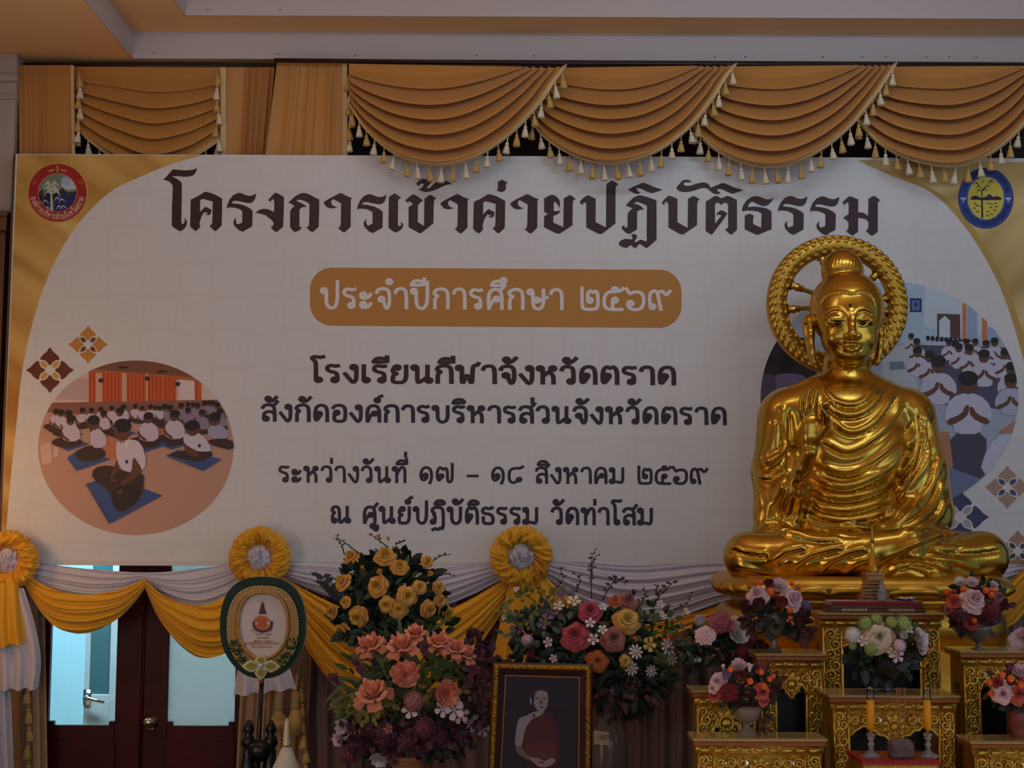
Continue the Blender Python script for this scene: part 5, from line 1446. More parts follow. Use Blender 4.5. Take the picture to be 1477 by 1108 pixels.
# four-petalled star with a jewel
m = MB()
for k, (dx, dy, ln, wd) in enumerate(((0, -1, 17, 9), (1, 0, 28, 9), (0, 1, 20, 9), (-1, 0, 28, 9))):
    c0 = (376, 961)
    for s_, mi, lf in ((1, 0, .030), (.62, 1, .040)):
        pts = []
        for t in (-1, -.5, 0, .5, 1):
            w_ = wd * s_ * (1 - abs(t)) ** .6
            pts.append((c0[0] + dx * ln * (.5 + .5 * t * s_) + dy * w_, c0[1] + dy * ln * (.5 + .5 * t * s_) + dx * w_))
        for t in (.5, 0, -.5):
            w_ = wd * s_ * (1 - abs(t)) ** .6
            pts.append((c0[0] + dx * ln * (.5 + .5 * t * s_) - dy * w_, c0[1] + dy * ln * (.5 + .5 * t * s_) - dx * w_))
        m.poly([P(x, y, YF_ - lf) for x, y in pts], mi)
m.build('star_ornament', [mat('star_cream', (224, 214, 150), .4), mat('star_olive', (150, 142, 50), .4)], fan, smooth=False)
m = MB(); m.ball(P(375, 960.5, YF_ - .045), .013, 8, sc=(1, .6, 1)); m.build('jewel', mat('pale_blue_jewel', (206, 222, 255), .05, .2), fan)
# printed crest and lines of small writing on the face
m = MB(); B_ = lambda x, y: P(x, y, YF_ - .0075)
cr_ = [([(373, 888), (381, 888), (389, 893), (391, 900), (387, 908), (369, 908), (364, 900), (366, 893)], 0), ([(371, 892), (378, 890), (384, 893), (386, 900), (381, 905), (372, 905), (368, 900)], 1),
       ([(373, 886), (375, 878), (377, 870), (380.5, 870), (382, 878), (385, 886)], 2), ([(376.5, 872), (377.6, 870), (379, 867), (380, 870), (380.5, 872)], 2), ([(365, 896), (372, 898), (370, 902), (366, 901)], 3), ([(384, 898), (391, 896), (390, 901), (386, 902)], 3)]
for i, (pts, mi) in enumerate(cr_): m.poly([P(x, y, YF_ - .0075 - .0001 * i) for x, y in pts], mi)
rb = catmull([(366, 898), (367, 905), (372, 909), (379, 911), (387, 909), (391, 905), (392, 897)], 24)
ribbon(m, [(x, -y) for x, y in rb], False, 1.9, lambda x, y: P(x, -y, YF_ - .0085), 2)
m.build('printed_crest', [mat('crest_ochre', (206, 120, 60), .5), mat('crest_orange', (206, 86, 50), .5), mat('crest_maroon', (96, 30, 44), .5), mat('crest_cream', (230, 200, 150), .5)], fan, smooth=False)
WORDS = ('งานปฏิบัติธรรม', 'วันที่ ๑๗', 'ครบรอบ', 'สิงหาคม', 'ศูนย์ปฏิบัติธรรมวัดท่าโสม', 'จังหวัดตราด')
for i, (x0, x1, y) in enumerate(((361, 393, 911), (368, 391, 916.5), (371, 389, 921.5), (366, 393, 926.5), (353, 402, 929.8), (362, 393, 934.6))):
    m = MB(); st, wd = text_strokes(WORDS[i])
    for pts, cl_ in st: ribbon(m, pts, cl_, .10, lambda x, yy: P(x0 + (x1 - x0) * x / wd, y - 2.5 * yy, YF_ - .0076))
    m.build('face_lettering', mat('face_writing_tan', (176, 120, 90), .6), fan, smooth=False)
# pole and black turned stand
M_lac = mat('black_turned_wood', (20, 16, 16), .3)
m = MB(); a = P(377, 975, YF_ - .01); b = P(370, 1150, YF_ - .01); m.tube([a + Vector((0, .02, 0)), b.lerp(a, .5), Vector((b.x, b.y, PLAT + .04))], .011, 10); m.build('pole', M_lac, fan)
m = MB(); m.tube([P(378, 966, YF_ - .02), P(377, 985, YF_ - .01)], [.016, .012], 10); m.build('gold_ferrule', M_em, fan)
def turned(px, y0, Y, name='post'):
    t = P(px, y0, Y); H_ = t.z - PLAT; m = MB()
    prof = [(0, 0), (.010, -.004), (.022, -.03), (.026, -.05), (.016, -.07), (.030, -.085), (.034, -.11), (.020, -.13), (.026, -.145), (.026, -.18), (.032, -.19), (.038, -.25), (.034, -.30), (.024, -.34), (.030, -.36), (.022, -.40), (.034, -.48), (.040, -.56), (.040, -max(.58, H_))]
    m.lathe(prof[::-1], t, 18); m.build(name, M_lac, fan)
turned(359, 1038, YF_ + .02); turned(391, 1038, YF_ + .02)
m = MB(); c = P(374, 1083, YF_); m.ball(c, .055, 16, sc=(1, .8, .95))
m.tube([P(356, 1086, YF_ + .02), P(394, 1086, YF_ + .02)], .02, 10); m.build('hub', M_lac, fan)
m = MB(); m.box((P(345, 1200, YF_).x, YF_ - .08, PLAT), (P(404, 1200, YF_).x, YF_ + .12, PLAT + .05)); m.build('stand_base', M_lac, fan, smooth=False, bevel=.01)

# ---- white bottle-shaped ornament
Yo = 7.72
t = P(415, 1036, Yo); k = 1 / ppm(Yo, 1060)
bottle = thing('bottle_ornament', 'white bottle-shaped ornament with ribbed gilt neck, beside the fan stand', 'ornament', (P(413, 1100, Yo).x, Yo, PLAT))
zt = t.z; prof = []
m = MB(); xb = bottle.location.x
neck = [(.004, 0), (.008, -.01)] + [(r_, -.012 - .0165 * i - dz_) for i in range(7) for r_, dz_ in ((.010 + .0012 * i, .002), (.015 + .0012 * i, .008))]
m.lathe([(r_, zt + z) for r_, z in neck][::-1], (xb, Yo, 0), 18); m.build('ribbed_neck', mat('gilt_cream', (226, 196, 160), .35, .2), bottle)
m = MB(); z0 = zt - .125
m.lathe([(r_ , z0 - z) for r_, z in ((.060, z0 - PLAT), (.085, z0 - PLAT - .03), (.092, .24), (.086, .17), (.066, .10), (.042, .05), (.020, .0))], (xb, Yo, 0), 26)
m.build('bottle_body', mat('white_glaze', (226, 214, 198), .35), bottle)

# ---- framed portrait
Yp = 6.9
TILT = .06
frame = thing('picture_frame', 'gilt-edged frame holding a portrait photograph of a seated monk in a dark red robe', 'picture', (P(780, 1160, Yp).x, Yp, PLAT))
fx0, fx1, fy0 = 706, 855, 955
def fr_out(i, lift, yb=1168):      # rectangle inset by i px
    # slight lean of the frame: the left edge runs a little outwards downwards
    return [P(fx0 + 4 + i, fy0 + i, Yp - lift), P(fx1 - i, fy0 + 3 + i, Yp - lift), P(fx1 - 1 - i, yb - i, Yp - lift), P(fx0 - 5 + i, yb - i, Yp - lift)]
def frame_ring(m, i0, l0, i1, l1, mi=0):
    a, b = fr_out(i0, l0), fr_out(i1, l1)
    m.add(a + b, [(k, 4 + k, 4 + (k + 1) % 4, (k + 1) % 4) for k in range(4)], mi)
M_dkfr = mat('dark_frame_wood', (50, 30, 24), .35); M_gfr = mat('gilt_frame_moulding', (206, 156, 60), .35, 1.0, bump=(120, 1.0))
m = MB(); frame_ring(m, 0, -.04, 0, .012); frame_ring(m, 0, .012, 3, .02); m.build('outer_moulding', M_dkfr, frame, smooth=False)
m = MB(); frame_ring(m, 2.5, .018, 4.5, .030); frame_ring(m, 4.5, .030, 8.5, .030); frame_ring(m, 8.5, .030, 10, .020); gm = m.build('gilt_moulding', M_gfr, frame, smooth=False)
# carved leaf-work on the moulding
m = MB(); rr = random.Random(9)
A4 = fr_out(6.5, .032)
for k in range(4):
    a, b = A4[k], A4[(k + 1) % 4]; n = int((b - a).length / .013)
    for i in range(n):
        p = a.lerp(b, (i + .5) / n); d = (b - a).normalized(); q = Vector((d.z, 0, -d.x))
        s_ = .009; o_ = q * (.008 * (1 if i % 2 else -1))
        m.tube([p - d * s_ - o_, p - o_ * .2 - Vector((0, .005, 0)), p + d * s_ + o_], [.0022, .0042, .002], 5)
lw_ = m.build('leaf_work', M_gfr, gm); lw_['kind'] = 'stuff'
m = MB(); frame_ring(m, 10, .020, 20, .006); m.build('inner_bevel', mat('maroon_bevel', (62, 34, 34), .6, spec=.2), frame, smooth=False)
m = MB(); frame_ring(m, 18.6, .0085, 20.4, .0085); m.build('inner_gilt_line', mat('thin_gilt_line', (176, 110, 50), .4, .6), frame, smooth=False)
pr = Print(None, 6.223, 690, 930)          # the printed portrait
rect = [(fx0 + 22, fy0 + 21), (fx1 - 20.5, fy0 + 23), (fx1 - 21, 1149), (fx0 + 15, 1149)]
pr.o = rect
pr.raw(rect, (74, 46, 58)); pr.a([(220, 600), (1000, 560), (1000, 1500), (150, 1500)], (60, 36, 48)); 
skin, skd, robe, robd = (238, 208, 198), (190, 146, 128), (134, 46, 44), (104, 36, 42)
pr.a([(640, 640), (740, 690), (800, 860), (810, 1110), (690, 1120)], (62, 34, 46))
pr.a([(480, 620), (560, 570), (640, 600), (720, 700), (735, 900), (720, 1110), (600, 1140), (440, 1120), (390, 1000), (400, 800)], robd)
pr.a([(520, 640), (620, 600), (700, 700), (705, 1000), (660, 1060), (420, 1000), (400, 900), (440, 740)], robe)
pr.a([(440, 860), (690, 860), (700, 1020), (560, 1040), (420, 980)], (156, 60, 44))
pr.a([(350, 690), (380, 650), (450, 636), (520, 640), (460, 690), (420, 760), (392, 900), (380, 920), (326, 915), (334, 800)], skin)
pr.a([(430, 636), (500, 600), (600, 590), (560, 640), (480, 660)], skin); pr.a([(470, 640), (500, 612), (520, 640), (500, 650)], (150, 110, 100))
pr.a([(326, 915), (384, 912), (420, 970), (470, 1010), (560, 1020), (560, 1060), (450, 1040), (350, 980)], skd)
pr.a([(450, 1018), (520, 1014), (600, 1050), (640, 1022), (694, 1022), (690, 1060), (620, 1100), (540, 1100), (500, 1060)], (236, 196, 182))
pr.a([(540, 1046), (600, 1056), (580, 1068), (548, 1062)], (110, 60, 60))
pr.a([(495, 420), (520, 392), (560, 384), (600, 396), (622, 440), (628, 500), (618, 560), (580, 602), (540, 600), (508, 560), (492, 500)], skin)
pr.a([(488, 430), (505, 398), (545, 382), (590, 388), (620, 430), (600, 420), (560, 408), (520, 420), (505, 460), (500, 520), (492, 500)], (96, 62, 62))
pr.a([(462, 476), (474, 472), (480, 520), (470, 545), (462, 520)], skin)
pr.a([(512, 478), (545, 474), (545, 486), (514, 488)], (90, 60, 58)); pr.a([(578, 474), (614, 478), (612, 488), (580, 486)], (90, 60, 58))
pr.a([(552, 490), (574, 490), (584, 532), (560, 540), (542, 532)], (176, 142, 132)); pr.a([(536, 560), (566, 554), (598, 560), (566, 572)], (120, 80, 76)); pr.a([(560, 590), (618, 550), (624, 500), (600, 560)], (160, 126, 118))
m = MB()
for i, (pts, mi) in enumerate(pr.p): m.poly([P(x, y, Yp - .001 - .00005 * i) for x, y in pts], mi)
m.build('portrait_print', pr.m, frame, smooth=False)
m = MB(); q = fr_out(20, .0105); m.add(q, [(0, 3, 2, 1)]); m.build('glass_pane', glass_mat('picture_glass', (250, 250, 250), .05), frame, smooth=False)
m = MB(); q = fr_out(0, -.03); m.add(q, [(0, 3, 2, 1)]); m.box((P(740, 1160, Yp).x, Yp - .03, PLAT), (P(820, 1160, Yp).x, Yp + .2, P(780, 1168, Yp).z + .002)); m.build('frame_stand', M_dkfr, frame, smooth=False)
# ================================================================== ALTAR TABLES AND WHAT STANDS ON THEM
M_carv = mat('carved_gilding', (214, 168, 62), .34, .85, bump=(110, .9), vary=(30, (176, 120, 40)))
M_scr = mat('gilded_scrolls', (232, 190, 84), .28, .9, bump=(160, .35))
M_mir = mat('mirror_chips', (230, 226, 216), .08, 1.0)
M_edge = mat('reddish_gilt_edge', (168, 96, 44), .4, .4)
M_side = mat('gilded_side_board', (176, 122, 52), .45, .5, bump=(40, .3))
M_top = mat('glass_topped_wood', (178, 152, 96), .12, .1, spec=.8)
M_rednail = mat('red_lacquer', (150, 30, 28), .35)

def spiral(m, c, r, turns, a0, hand, y, w0):
    pts = []; n = int(14 * turns); rad = []
    for i in range(n + 1):
        t = i / n; a = a0 + hand * 2 * math.pi * turns * t; q = r * (1 - t) ** .8 + .0015
        pts.append((c[0] + q * math.cos(a), y - .004 - .006 * t, c[1] + q * math.sin(a))); rad.append(w0 * (.55 + .45 * math.sin(math.pi * min(1, t * 1.1 + .15))))
    m.tube(pts, rad, 5)
def leaf_lobe(m, c, l, w, a, y):
    d = Vector((math.cos(a), 0, math.sin(a))); q = Vector((-d.z, 0, d.x)); c = Vector((c[0], y, c[1]))
    pts = [c - d * l * .5, c - q * w * .5 + d * l * .05, c + d * l * .5, c + q * w * .5 + d * l * .05, c + Vector((0, -.010, 0))]
    m.add(pts, [(0, 1, 4), (1, 2, 4), (2, 3, 4), (3, 0, 4)])

def altar_table(label, fx0, fx1, yt, Yf, dep, legpx, appx, pend=1.0, seed=0, leg0=None):
    """carved gilded altar table: front slab edges and top edge in photo pixels at its front plane"""
    r = random.Random(seed); k = 1 / ppm(Yf, yt)
    a, b = P(fx0, yt, Yf), P(fx1, yt, Yf); x0, x1, zt = a.x, b.x, a.z; W = x1 - x0; cx = (x0 + x1) / 2
    t = thing('altar_table', label, 'table', (cx, Yf + dep / 2, PLAT), 'gilded altar tables')
    th = .028
    m = MB(); m.box((x0, Yf, zt - .010), (x1, Yf + dep, zt)); m.build('glass_top', M_top, t, smooth=False, bevel=.003)
    m = MB(); m.box((x0 + .004, Yf + .004, zt - th), (x1 - .004, Yf + dep - .004, zt - .0105)); m.build('top_board', M_edge, t, smooth=False, bevel=.004)
    ov = .022; yf = Yf + ov; z1 = zt - th - .0005
    # frieze: a row of short gilt bars
    m = MB(); m.box((x0 + ov * .6, yf - .006, z1 - .030), (x1 - ov * .6, yf + .012, z1))
    n = max(5, int(W / .05))
    for i in range(n):
        xa = x0 + ov + (W - 2 * ov) * (i + .12) / n; xb = x0 + ov + (W - 2 * ov) * (i + .88) / n
        m.tube([(xa, yf - .008, z1 - .015), (xa + .004, yf - .012, z1 - .015), (xb - .004, yf - .012, z1 - .015), (xb, yf - .008, z1 - .015)], [.004, .008, .008, .004], 6)
    m.build('frieze', M_scr, t)
    # carved front: two broad legs and a scalloped apron hanging between them
    xa, xb = x0 + ov, x1 - ov; lw = legpx * k; z2 = z1 - .030; za = z2 - appx * k * .55; zp = z2 - appx * k * pend
    ix0, ix1 = xa + lw, xb - lw
    sc = []
    N = 44
    for i in range(N + 1):
        u = i / N; q = abs(2 * u - 1)
        base = za - (za - zp) * max(0, 1 - q / .62) ** .9 + .010 * abs(math.sin(u * math.pi * 9)) * (1 if q < .75 else 0)
        if q > .75: base = za - (q - .75) / .25 * (za - zp) * .5 * (1 if q > .9 else .5)
        sc.append((ix0 + (ix1 - ix0) * u, base))
    outl = [(xa, z2), (xb, z2), (xb, PLAT), (ix1, PLAT), (ix1, sc[-1][1])] + sc[::-1][1:-1] + [(ix0, sc[0][1]), (ix0, PLAT), (xa, PLAT)]
    m = MB(); m.prism([(x, yf, z) for x, z in outl], .022)
    f = m.build('carved_front', M_carv, t, smooth=False)
    m = MB(); chips = MB(); ysf = yf - .003
    rs = min(lw * .30, .030)
    zb = max(PLAT + .05, P(fx0, 1130, Yf).z)
    for sx, lx in ((1, xa + lw / 2), (-1, xb - lw / 2)):
        z = z2 - rs * 1.3; i = 0
        while z > zb:
            h = 1 if i % 2 else -1
            spiral(m, (lx + sx * h * rs * .35, z), rs * 1.05, 1.6, math.pi / 2 * h, h * sx, ysf, .0065)
            for q in range(3): leaf_lobe(m, (lx - sx * h * rs * (.9 - .1 * q), z + rs * (.7 - .7 * q)), rs * 1.1, rs * .55, .9 * h * sx + q * .6, ysf)
            if r.random() < .55: chips.ball((lx + r.uniform(-.6, .6) * lw * .4, ysf - .006, z + r.uniform(-1, 1) * rs), .0045, 6, sc=(1, .5, 1.3))
            z -= rs * 1.75; i += 1
        m.tube([(lx - lw * .46, ysf, z2), (lx - lw * .46, ysf, zb)], .005, 5); m.tube([(lx + lw * .46, ysf, z2), (lx + lw * .46, ysf, zb)], .005, 5)
    # apron scrolls, mirrored about a central rosette
    zc = (z2 + zp) / 2; rc = (z2 - zp) * .40
    for q in range(9): leaf_lobe(m, (cx + rc * .62 * math.cos(2 * math.pi * q / 9), zc + rc * .62 * math.sin(2 * math.pi * q / 9)), rc * .75, rc * .42, 2 * math.pi * q / 9, ysf)
    m.ball((cx, ysf - .006, zc), rc * .34, 10, sc=(1, .6, 1)); m.tube([(cx + rc * .5 * math.cos(a_), ysf - .010, zc + rc * .5 * math.sin(a_)) for a_ in [2 * math.pi * i / 16 for i in range(16)]], .0045, 5, closed=True)
    half = (ix1 - ix0) / 2 - rc
    ns = max(1, int(half / (rs * 2.0)))
    for sx in (1, -1):
        for i in range(ns):
            x = cx + sx * (rc + half * (i + .5) / ns); h = 1 if i % 2 else -1
            zz = z2 - (z2 - za) * .52
            spiral(m, (x, zz), rs * .95, 1.6, math.pi * (.5 + .2 * i), h * sx, ysf, .006)
            leaf_lobe(m, (x + sx * rs * .9, zz - h * rs * .5), rs * 1.3, rs * .6, sx * .7 * h, ysf); leaf_lobe(m, (x - sx * rs * .7, zz + h * rs * .6), rs * 1.2, rs * .55, -sx * .5 * h, ysf)
            if r.random() < .8: chips.add([(x + rs * .8 + dx, ysf - .004 - ty, zz + dz) for dx, dz, ty in ((-.008, 0, .0), (0, -.010, .004), (.008, 0, .002), (0, .010, 0))], [(0, 1, 2, 3)])
    edge = [(x, ysf - .002, z) for x, z in sc]
    m.tube(edge, .006, 6)
    for x, z in sc[2:-2:2]: m.ball((x, ysf, z), .0085, 6, sc=(1, .6, 1))
    m.tube([(ix0, ysf, sc[0][1]), (ix0, ysf, zb)], .005, 5); m.tube([(ix1, ysf, sc[-1][1]), (ix1, ysf, zb)], .005, 5)
    c_ = m.build('scroll_carving', M_scr, f)
    ch = chips.build('mirror_inlay', M_mir, f); ch['kind'] = 'stuff'
    m = MB(); m.box((xa + .03, Yf + dep - ov - .03, PLAT), (xb - .03, Yf + dep - ov - .022, z1)); m.build('opening_shade_panel', mat('opening_shade_dark', (20, 13, 12), .35), t, smooth=False)  # dark sheet added so the opening under the table looks shaded
    for nm, xs in (('side_panel', xa), ('side_panel', xb - .018)):
        m = MB(); m.box((xs, yf + .0225, z2 - appx * k * .6), (xs + .018, Yf + dep - ov, z1)); m.build(nm, M_side, t, smooth=False)
    for xs in (xa, xb - .04):
        m = MB(); m.box((xs, Yf + dep - ov - .04, PLAT), (xs + .04, Yf + dep - ov, z2 - appx * k * .6)); m.build('rear_leg', M_side, t, smooth=False)
        m = MB(); q = .02; m.box((xs + (.0 if xs == xa else .02), yf + .0225, PLAT), (xs + (.0 if xs == xa else .02) + .02, yf + .06, z2 - appx * k * .6)); m.build('leg_cheek', M_side, t, smooth=False)
    return t, zt
TA = altar_table('tallest gilded altar table carrying the red tray and golden stupa', 1180, 1364, 884, 7.26, .20, 28, 44, .75, 1)
TB = altar_table('gilded altar table left of the tallest one, with red and pale roses on it', 1090, 1194, 943, 6.98, .22, 22, 46, 1.0, 2)
TC = altar_table('gilded altar table right of the tallest one, with a pink rose bouquet on it', 1384, 1492, 939, 6.98, .22, 22, 46, 1.0, 3)
TD = altar_table('middle gilded altar table carrying the white flowers', 1195, 1386, 1003, 6.72, .24, 22, 46, 1.0, 4)
TE = altar_table('low gilded altar table at the left end, half behind a red bouquet', 998, 1098, 996, 6.78, .18, 22, 50, 1.0, 5)
TE2 = altar_table('low gilded altar table cut off by the right edge, behind a red bouquet', 1462, 1562, 996, 6.78, .18, 22, 50, 1.0, 6)
TF = altar_table('wide gilded altar table in front on the left', 999, 1194, 1065, 6.56, .17, 24, 44, 1.0, 7)
TG = altar_table('wide gilded altar table in front on the right', 1399, 1594, 1069, 6.56, .17, 24, 44, 1.0, 8)

# ---- low red altar with candles and incense
Yr = 6.35
a, b = P(1243, 1097, Yr), P(1357, 1100, Yr)
ra = thing('offering_stand', 'small red lacquered stand with a gilt edge, holding candles and incense', 'stand', ((a.x + b.x) / 2, Yr + .11, PLAT))
m = MB(); m.box((a.x, Yr, a.z - .018), (b.x, Yr + .22, a.z)); m.build('stand_top', M_rednail, ra, smooth=False, bevel=.004)
m = MB(); m.box((a.x + .006, Yr + .004, a.z - .06), (b.x - .006, Yr + .216, a.z - .0185)); m.build('gilt_apron', M_scr, ra, smooth=False, bevel=.004)
m = MB()
n = 22
for i in range(n): m.ball((a.x + .012 + (b.x - a.x - .024) * i / (n - 1), Yr + .002, a.z - .030), .006, 6)
m.build('bead_row', M_carv, ra)
for sx in (a.x + .02, b.x - .05):
    for sy in (Yr + .015, Yr + .175):
        m = MB(); m.box((sx, sy, PLAT), (sx + .03, sy + .03, a.z - .0605)); m.build('leg', M_rednail, ra, smooth=False)
ztr = a.z
M_cryst = mat('pressed_glass', (226, 224, 226), .06, .0, trans=.75, spec=.9)
M_cand = mat('orange_yellow_wax', (236, 158, 10), .45)
def candle_holder(px, label_h, label_c):
    x = P(px, 1095, Yr + .09).x; Yc = Yr + .09; k = 1 / ppm(Yc, 1050)
    z_top = P(px, 1058, Yc).z
    h = thing('candle_holder', label_h, 'candle holder', (x, Yc, ztr), 'pressed glass candle holders'); H_ = z_top - ztr
    m = MB()
    prof = [(16 * k, 0), (15.5 * k, .004), (9 * k, .014), (4 * k, .028), (3.2 * k, .040), (4.4 * k, .048), (4.8 * k, .054), (3.2 * k, .062), (3.2 * k, .072), (6 * k, .078), (4 * k, .086), (6.2 * k, H_ - .008), (6.4 * k, H_), (4 * k, H_), (3.6 * k, H_ - .01)]
    prof = [(r_, z / (.1) * H_ if i not in (11, 12, 13, 14) else z) for i, (r_, z) in enumerate(prof)]
    m.lathe(prof, (x, Yc, ztr), 20); m.build('holder_stem', M_cryst, h)
    zc = z_top + .0006; zt_ = P(px, 1009, Yc).z
    c = thing('candle', label_c, 'candle', (x, Yc, zc), 'orange candles on the red stand')
    m = MB(); m.lathe([(2.6 * k, 0), (2.6 * k, .012), (5.2 * k, .016), (5.5 * k, (zt_ - zc) * .5), (5.2 * k, zt_ - zc - .003), (4.4 * k, zt_ - zc), (0, zt_ - zc - .002)], (x, Yc, zc), 20); m.build('wax', M_cand, c)
    m = MB(); m.tube([(x, Yc, zt_ - .004), (x + .002, Yc, zt_ + .006)], .0014, 5); m.build('wick', M_black, c)
    zg = P(px, 990, Yc).z
    m = MB(); m.lathe([(5.4 * k, (zt_ - zc) + .0004), (5.6 * k, (zt_ - zc) + .006), (5.2 * k, (zg - zc) * .93), (3.0 * k, (zg - zc) * .985), (.0005, zg - zc)], (x, Yc, zc), 20); m.build('glass_sleeve', glass_mat('clear_sleeve', (252, 250, 248), .03), c)
candle_holder(1257, 'pressed glass candle holder left of the incense pot', 'orange candle standing left of the incense pot')
candle_holder(1339, 'pressed glass candle holder right of the incense pot', 'orange candle standing right of the incense pot')
Yi = Yr + .08; k = 1 / ppm(Yi, 1080); x = P(1299, 1080, Yi).x; zi = P(1299, 1069, Yi).z
pot = thing('incense_pot', 'square grey-pink stone incense pot between the candles', 'incense pot', (x, Yi, ztr))
m = MB(); w_ = 16 * k; m.box((x - w_, Yi - w_, ztr), (x + w_, Yi + w_, zi)); m.build('pot_body', mat('grey_pink_stone', (128, 104, 102), .6, vary=(40, (104, 84, 84)), bump=(80, .4)), pot, smooth=False, bevel=.008)
m = MB(); m.box((x - w_ * .8, Yi - w_ * .8, zi + .0003), (x + w_ * .8, Yi + w_ * .8, zi + .004)); m.build('ash_bed', mat('incense_ash', (120, 112, 106), .9), pot, smooth=False)
for i, (px, lb) in enumerate(((1294.5, 'left'), (1298.5, 'middle'), (1305, 'right'))):
    xx = P(px, 1040, Yi).x; m = MB(); zt_ = P(px, 992, Yi).z
    m.tube([(xx, Yi, zi + .0045), (xx, Yi, zi + .03), (xx + .001, Yi, zt_)], [.0016, .0024, .0024], 6, mi=0)
    s_ = m.build('incense_stick', mat('incense_tan', (170, 110, 50), .8), origin=(xx, Yi, zi + .0045)); tag(s_, 'thin incense stick, %s of the three in the pot' % lb, 'incense stick', 'incense sticks in the stone pot')

# ---- red tray with the golden stupa and its clear cover, on the tallest table
zA = TA[1]; Yt = 7.36
x0, x1 = P(1197, 880, Yt - .07).x, P(1336, 880, Yt - .07).x
tray = thing('display_tray', 'dark wooden tray with a red velvet bed on the tallest altar table', 'tray', ((x0 + x1) / 2, Yt, zA))
M_tw = mat('dark_tray_wood', (92, 58, 40), .4)
zt1 = P(1260, 874, Yt - .07).z; zt2 = P(1260, 867.5, Yt - .06).z
m = MB(); m.box((x0, Yt - .07, zA), (x1, Yt + .08, zA + (zt1 - zA) * .5)); m.box((x0 + .006, Yt - .064, zA + (zt1 - zA) * .5), (x1 - .006, Yt + .074, zt1)); m.build('tray_base', M_tw, tray, smooth=False, bevel=.003)
m = MB(); m.box((x0 + .010, Yt - .060, zt1 + .0003), (x1 - .010, Yt + .070, zt2)); m.build('velvet_bed', fabric('red_velvet', (140, 18, 34), .8, .5), tray, smooth=False, bevel=.003)
m = MB()
for sx in (-1, 1):
    for i in range(9): m.box(((x0 + x1) / 2 + sx * (.05 + .012 * i) - .004, Yt - .0712, zA + .006), ((x0 + x1) / 2 + sx * (.05 + .012 * i) + .004, Yt - .0702, zA + .016))
m.build('inlay_row', mat('pale_inlay', (196, 170, 130), .4), tray, smooth=False)
Ys = Yt + .025; k = 1 / ppm(Ys, 830)
def zz(y): return P(1259, y, Ys).z
xs = P(1259, 830, Ys).x
st = thing('stupa_model', 'small golden stupa model with a tall spire on the red tray', 'stupa', (xs, Ys, zt2))
m = MB(); lv = [(22, 868, 862), (20, 862, 857), (18, 857, 852), (16, 852, 847), (14.5, 847, 842)]
for hw, ya, yb in lv:
    w_ = min(hw * k, .066); z0_, z1_ = max(zt2 + .0003, zz(ya)), zz(yb)
    for c8 in (1.0, .84): m.box((xs - w_ * c8, Ys - w_ * .55 * (1.84 - c8), z0_), (xs + w_ * c8, Ys + w_ * .55 * (1.84 - c8), z1_ - .003)); 
    m.box((xs - w_ * 1.05, Ys - w_ * .55, z1_ - .006), (xs + w_ * 1.05, Ys + w_ * .55, z1_ - .002))
M_sb = mat('copper_gilt', (186, 132, 84), .4, .7, bump=(90, .5)); M_sg = mat('bright_gilt', (222, 164, 62), .3, 1.0)
m.build('tiered_base', M_sb, st, smooth=False)
m = MB(); w_ = 12.5 * k; m.box((xs - w_, Ys - w_, zz(842)), (xs + w_, Ys + w_, zz(828))); m.box((xs - w_ * 1.12, Ys - w_ * 1.12, zz(829)), (xs + w_ * 1.12, Ys + w_ * 1.12, zz(825)))
for sx in (-1, 0, 1): m.ball((xs + sx * 6 * k, Ys - w_, zz(835)), 5 * k, 8, sc=(1, .4, 1))
m.build('relic_chamber', M_sb, st, smooth=False, bevel=.003)
m = MB(); m.lathe([(8.4 * k, zz(825)), (8 * k, zz(822)), (6.4 * k, zz(817)), (5.6 * k, zz(812)), (4.8 * k, zz(811)), (4.4 * k, zz(800)), (3.8 * k, zz(799)), (3.2 * k, zz(798)), (3.0 * k, zz(786)), (2.4 * k, zz(781)), (3.2 * k, zz(780)), (3.0 * k, zz(778)), (2.0 * k, zz(776)), (2.0 * k, zz(770)), (.9 * k, zz(767)), (.5 * k, zz(760)), (.0, zz(757))], (xs, Ys, 0), 16); m.build('spire', M_sg, st)
x2 = P(1273, 868, Yt - .05).x
sm_ = thing('glass_finial', 'small clear glass finial in front of the golden stupa', 'ornament', (x2, Yt - .045, zt2))
m = MB(); m.lathe([(6.5 * k, 0), (6.5 * k, .008), (5 * k, .014), (8 * k, .024), (5 * k, .034), (6 * k, .042), (3 * k, .054), (4.4 * k, .062), (2 * k, .075), (.0, .092)], (x2, Yt - .045, zt2 + .0004), 16); m.build('finial_body', M_cryst, sm_)
cv = MB(); xa_, xb_ = P(1206, 850, Yt).x, P(1243, 850, Yt).x
pl_ = thing('silver_dish', 'small silvery dish at the right of the red tray', 'dish', (P(1304, 866, Yt).x, Yt - .02, zt2))
m = MB(); m.lathe([(.018, 0), (.036, .004), (.046, .016), (.043, .016), (.030, .007), (0, .005)], tuple(pl_.location + Vector((0, 0, .0004))), 22); m.build('dish_bowl', mat('silver', (214, 216, 222), .12, 1.0), pl_)
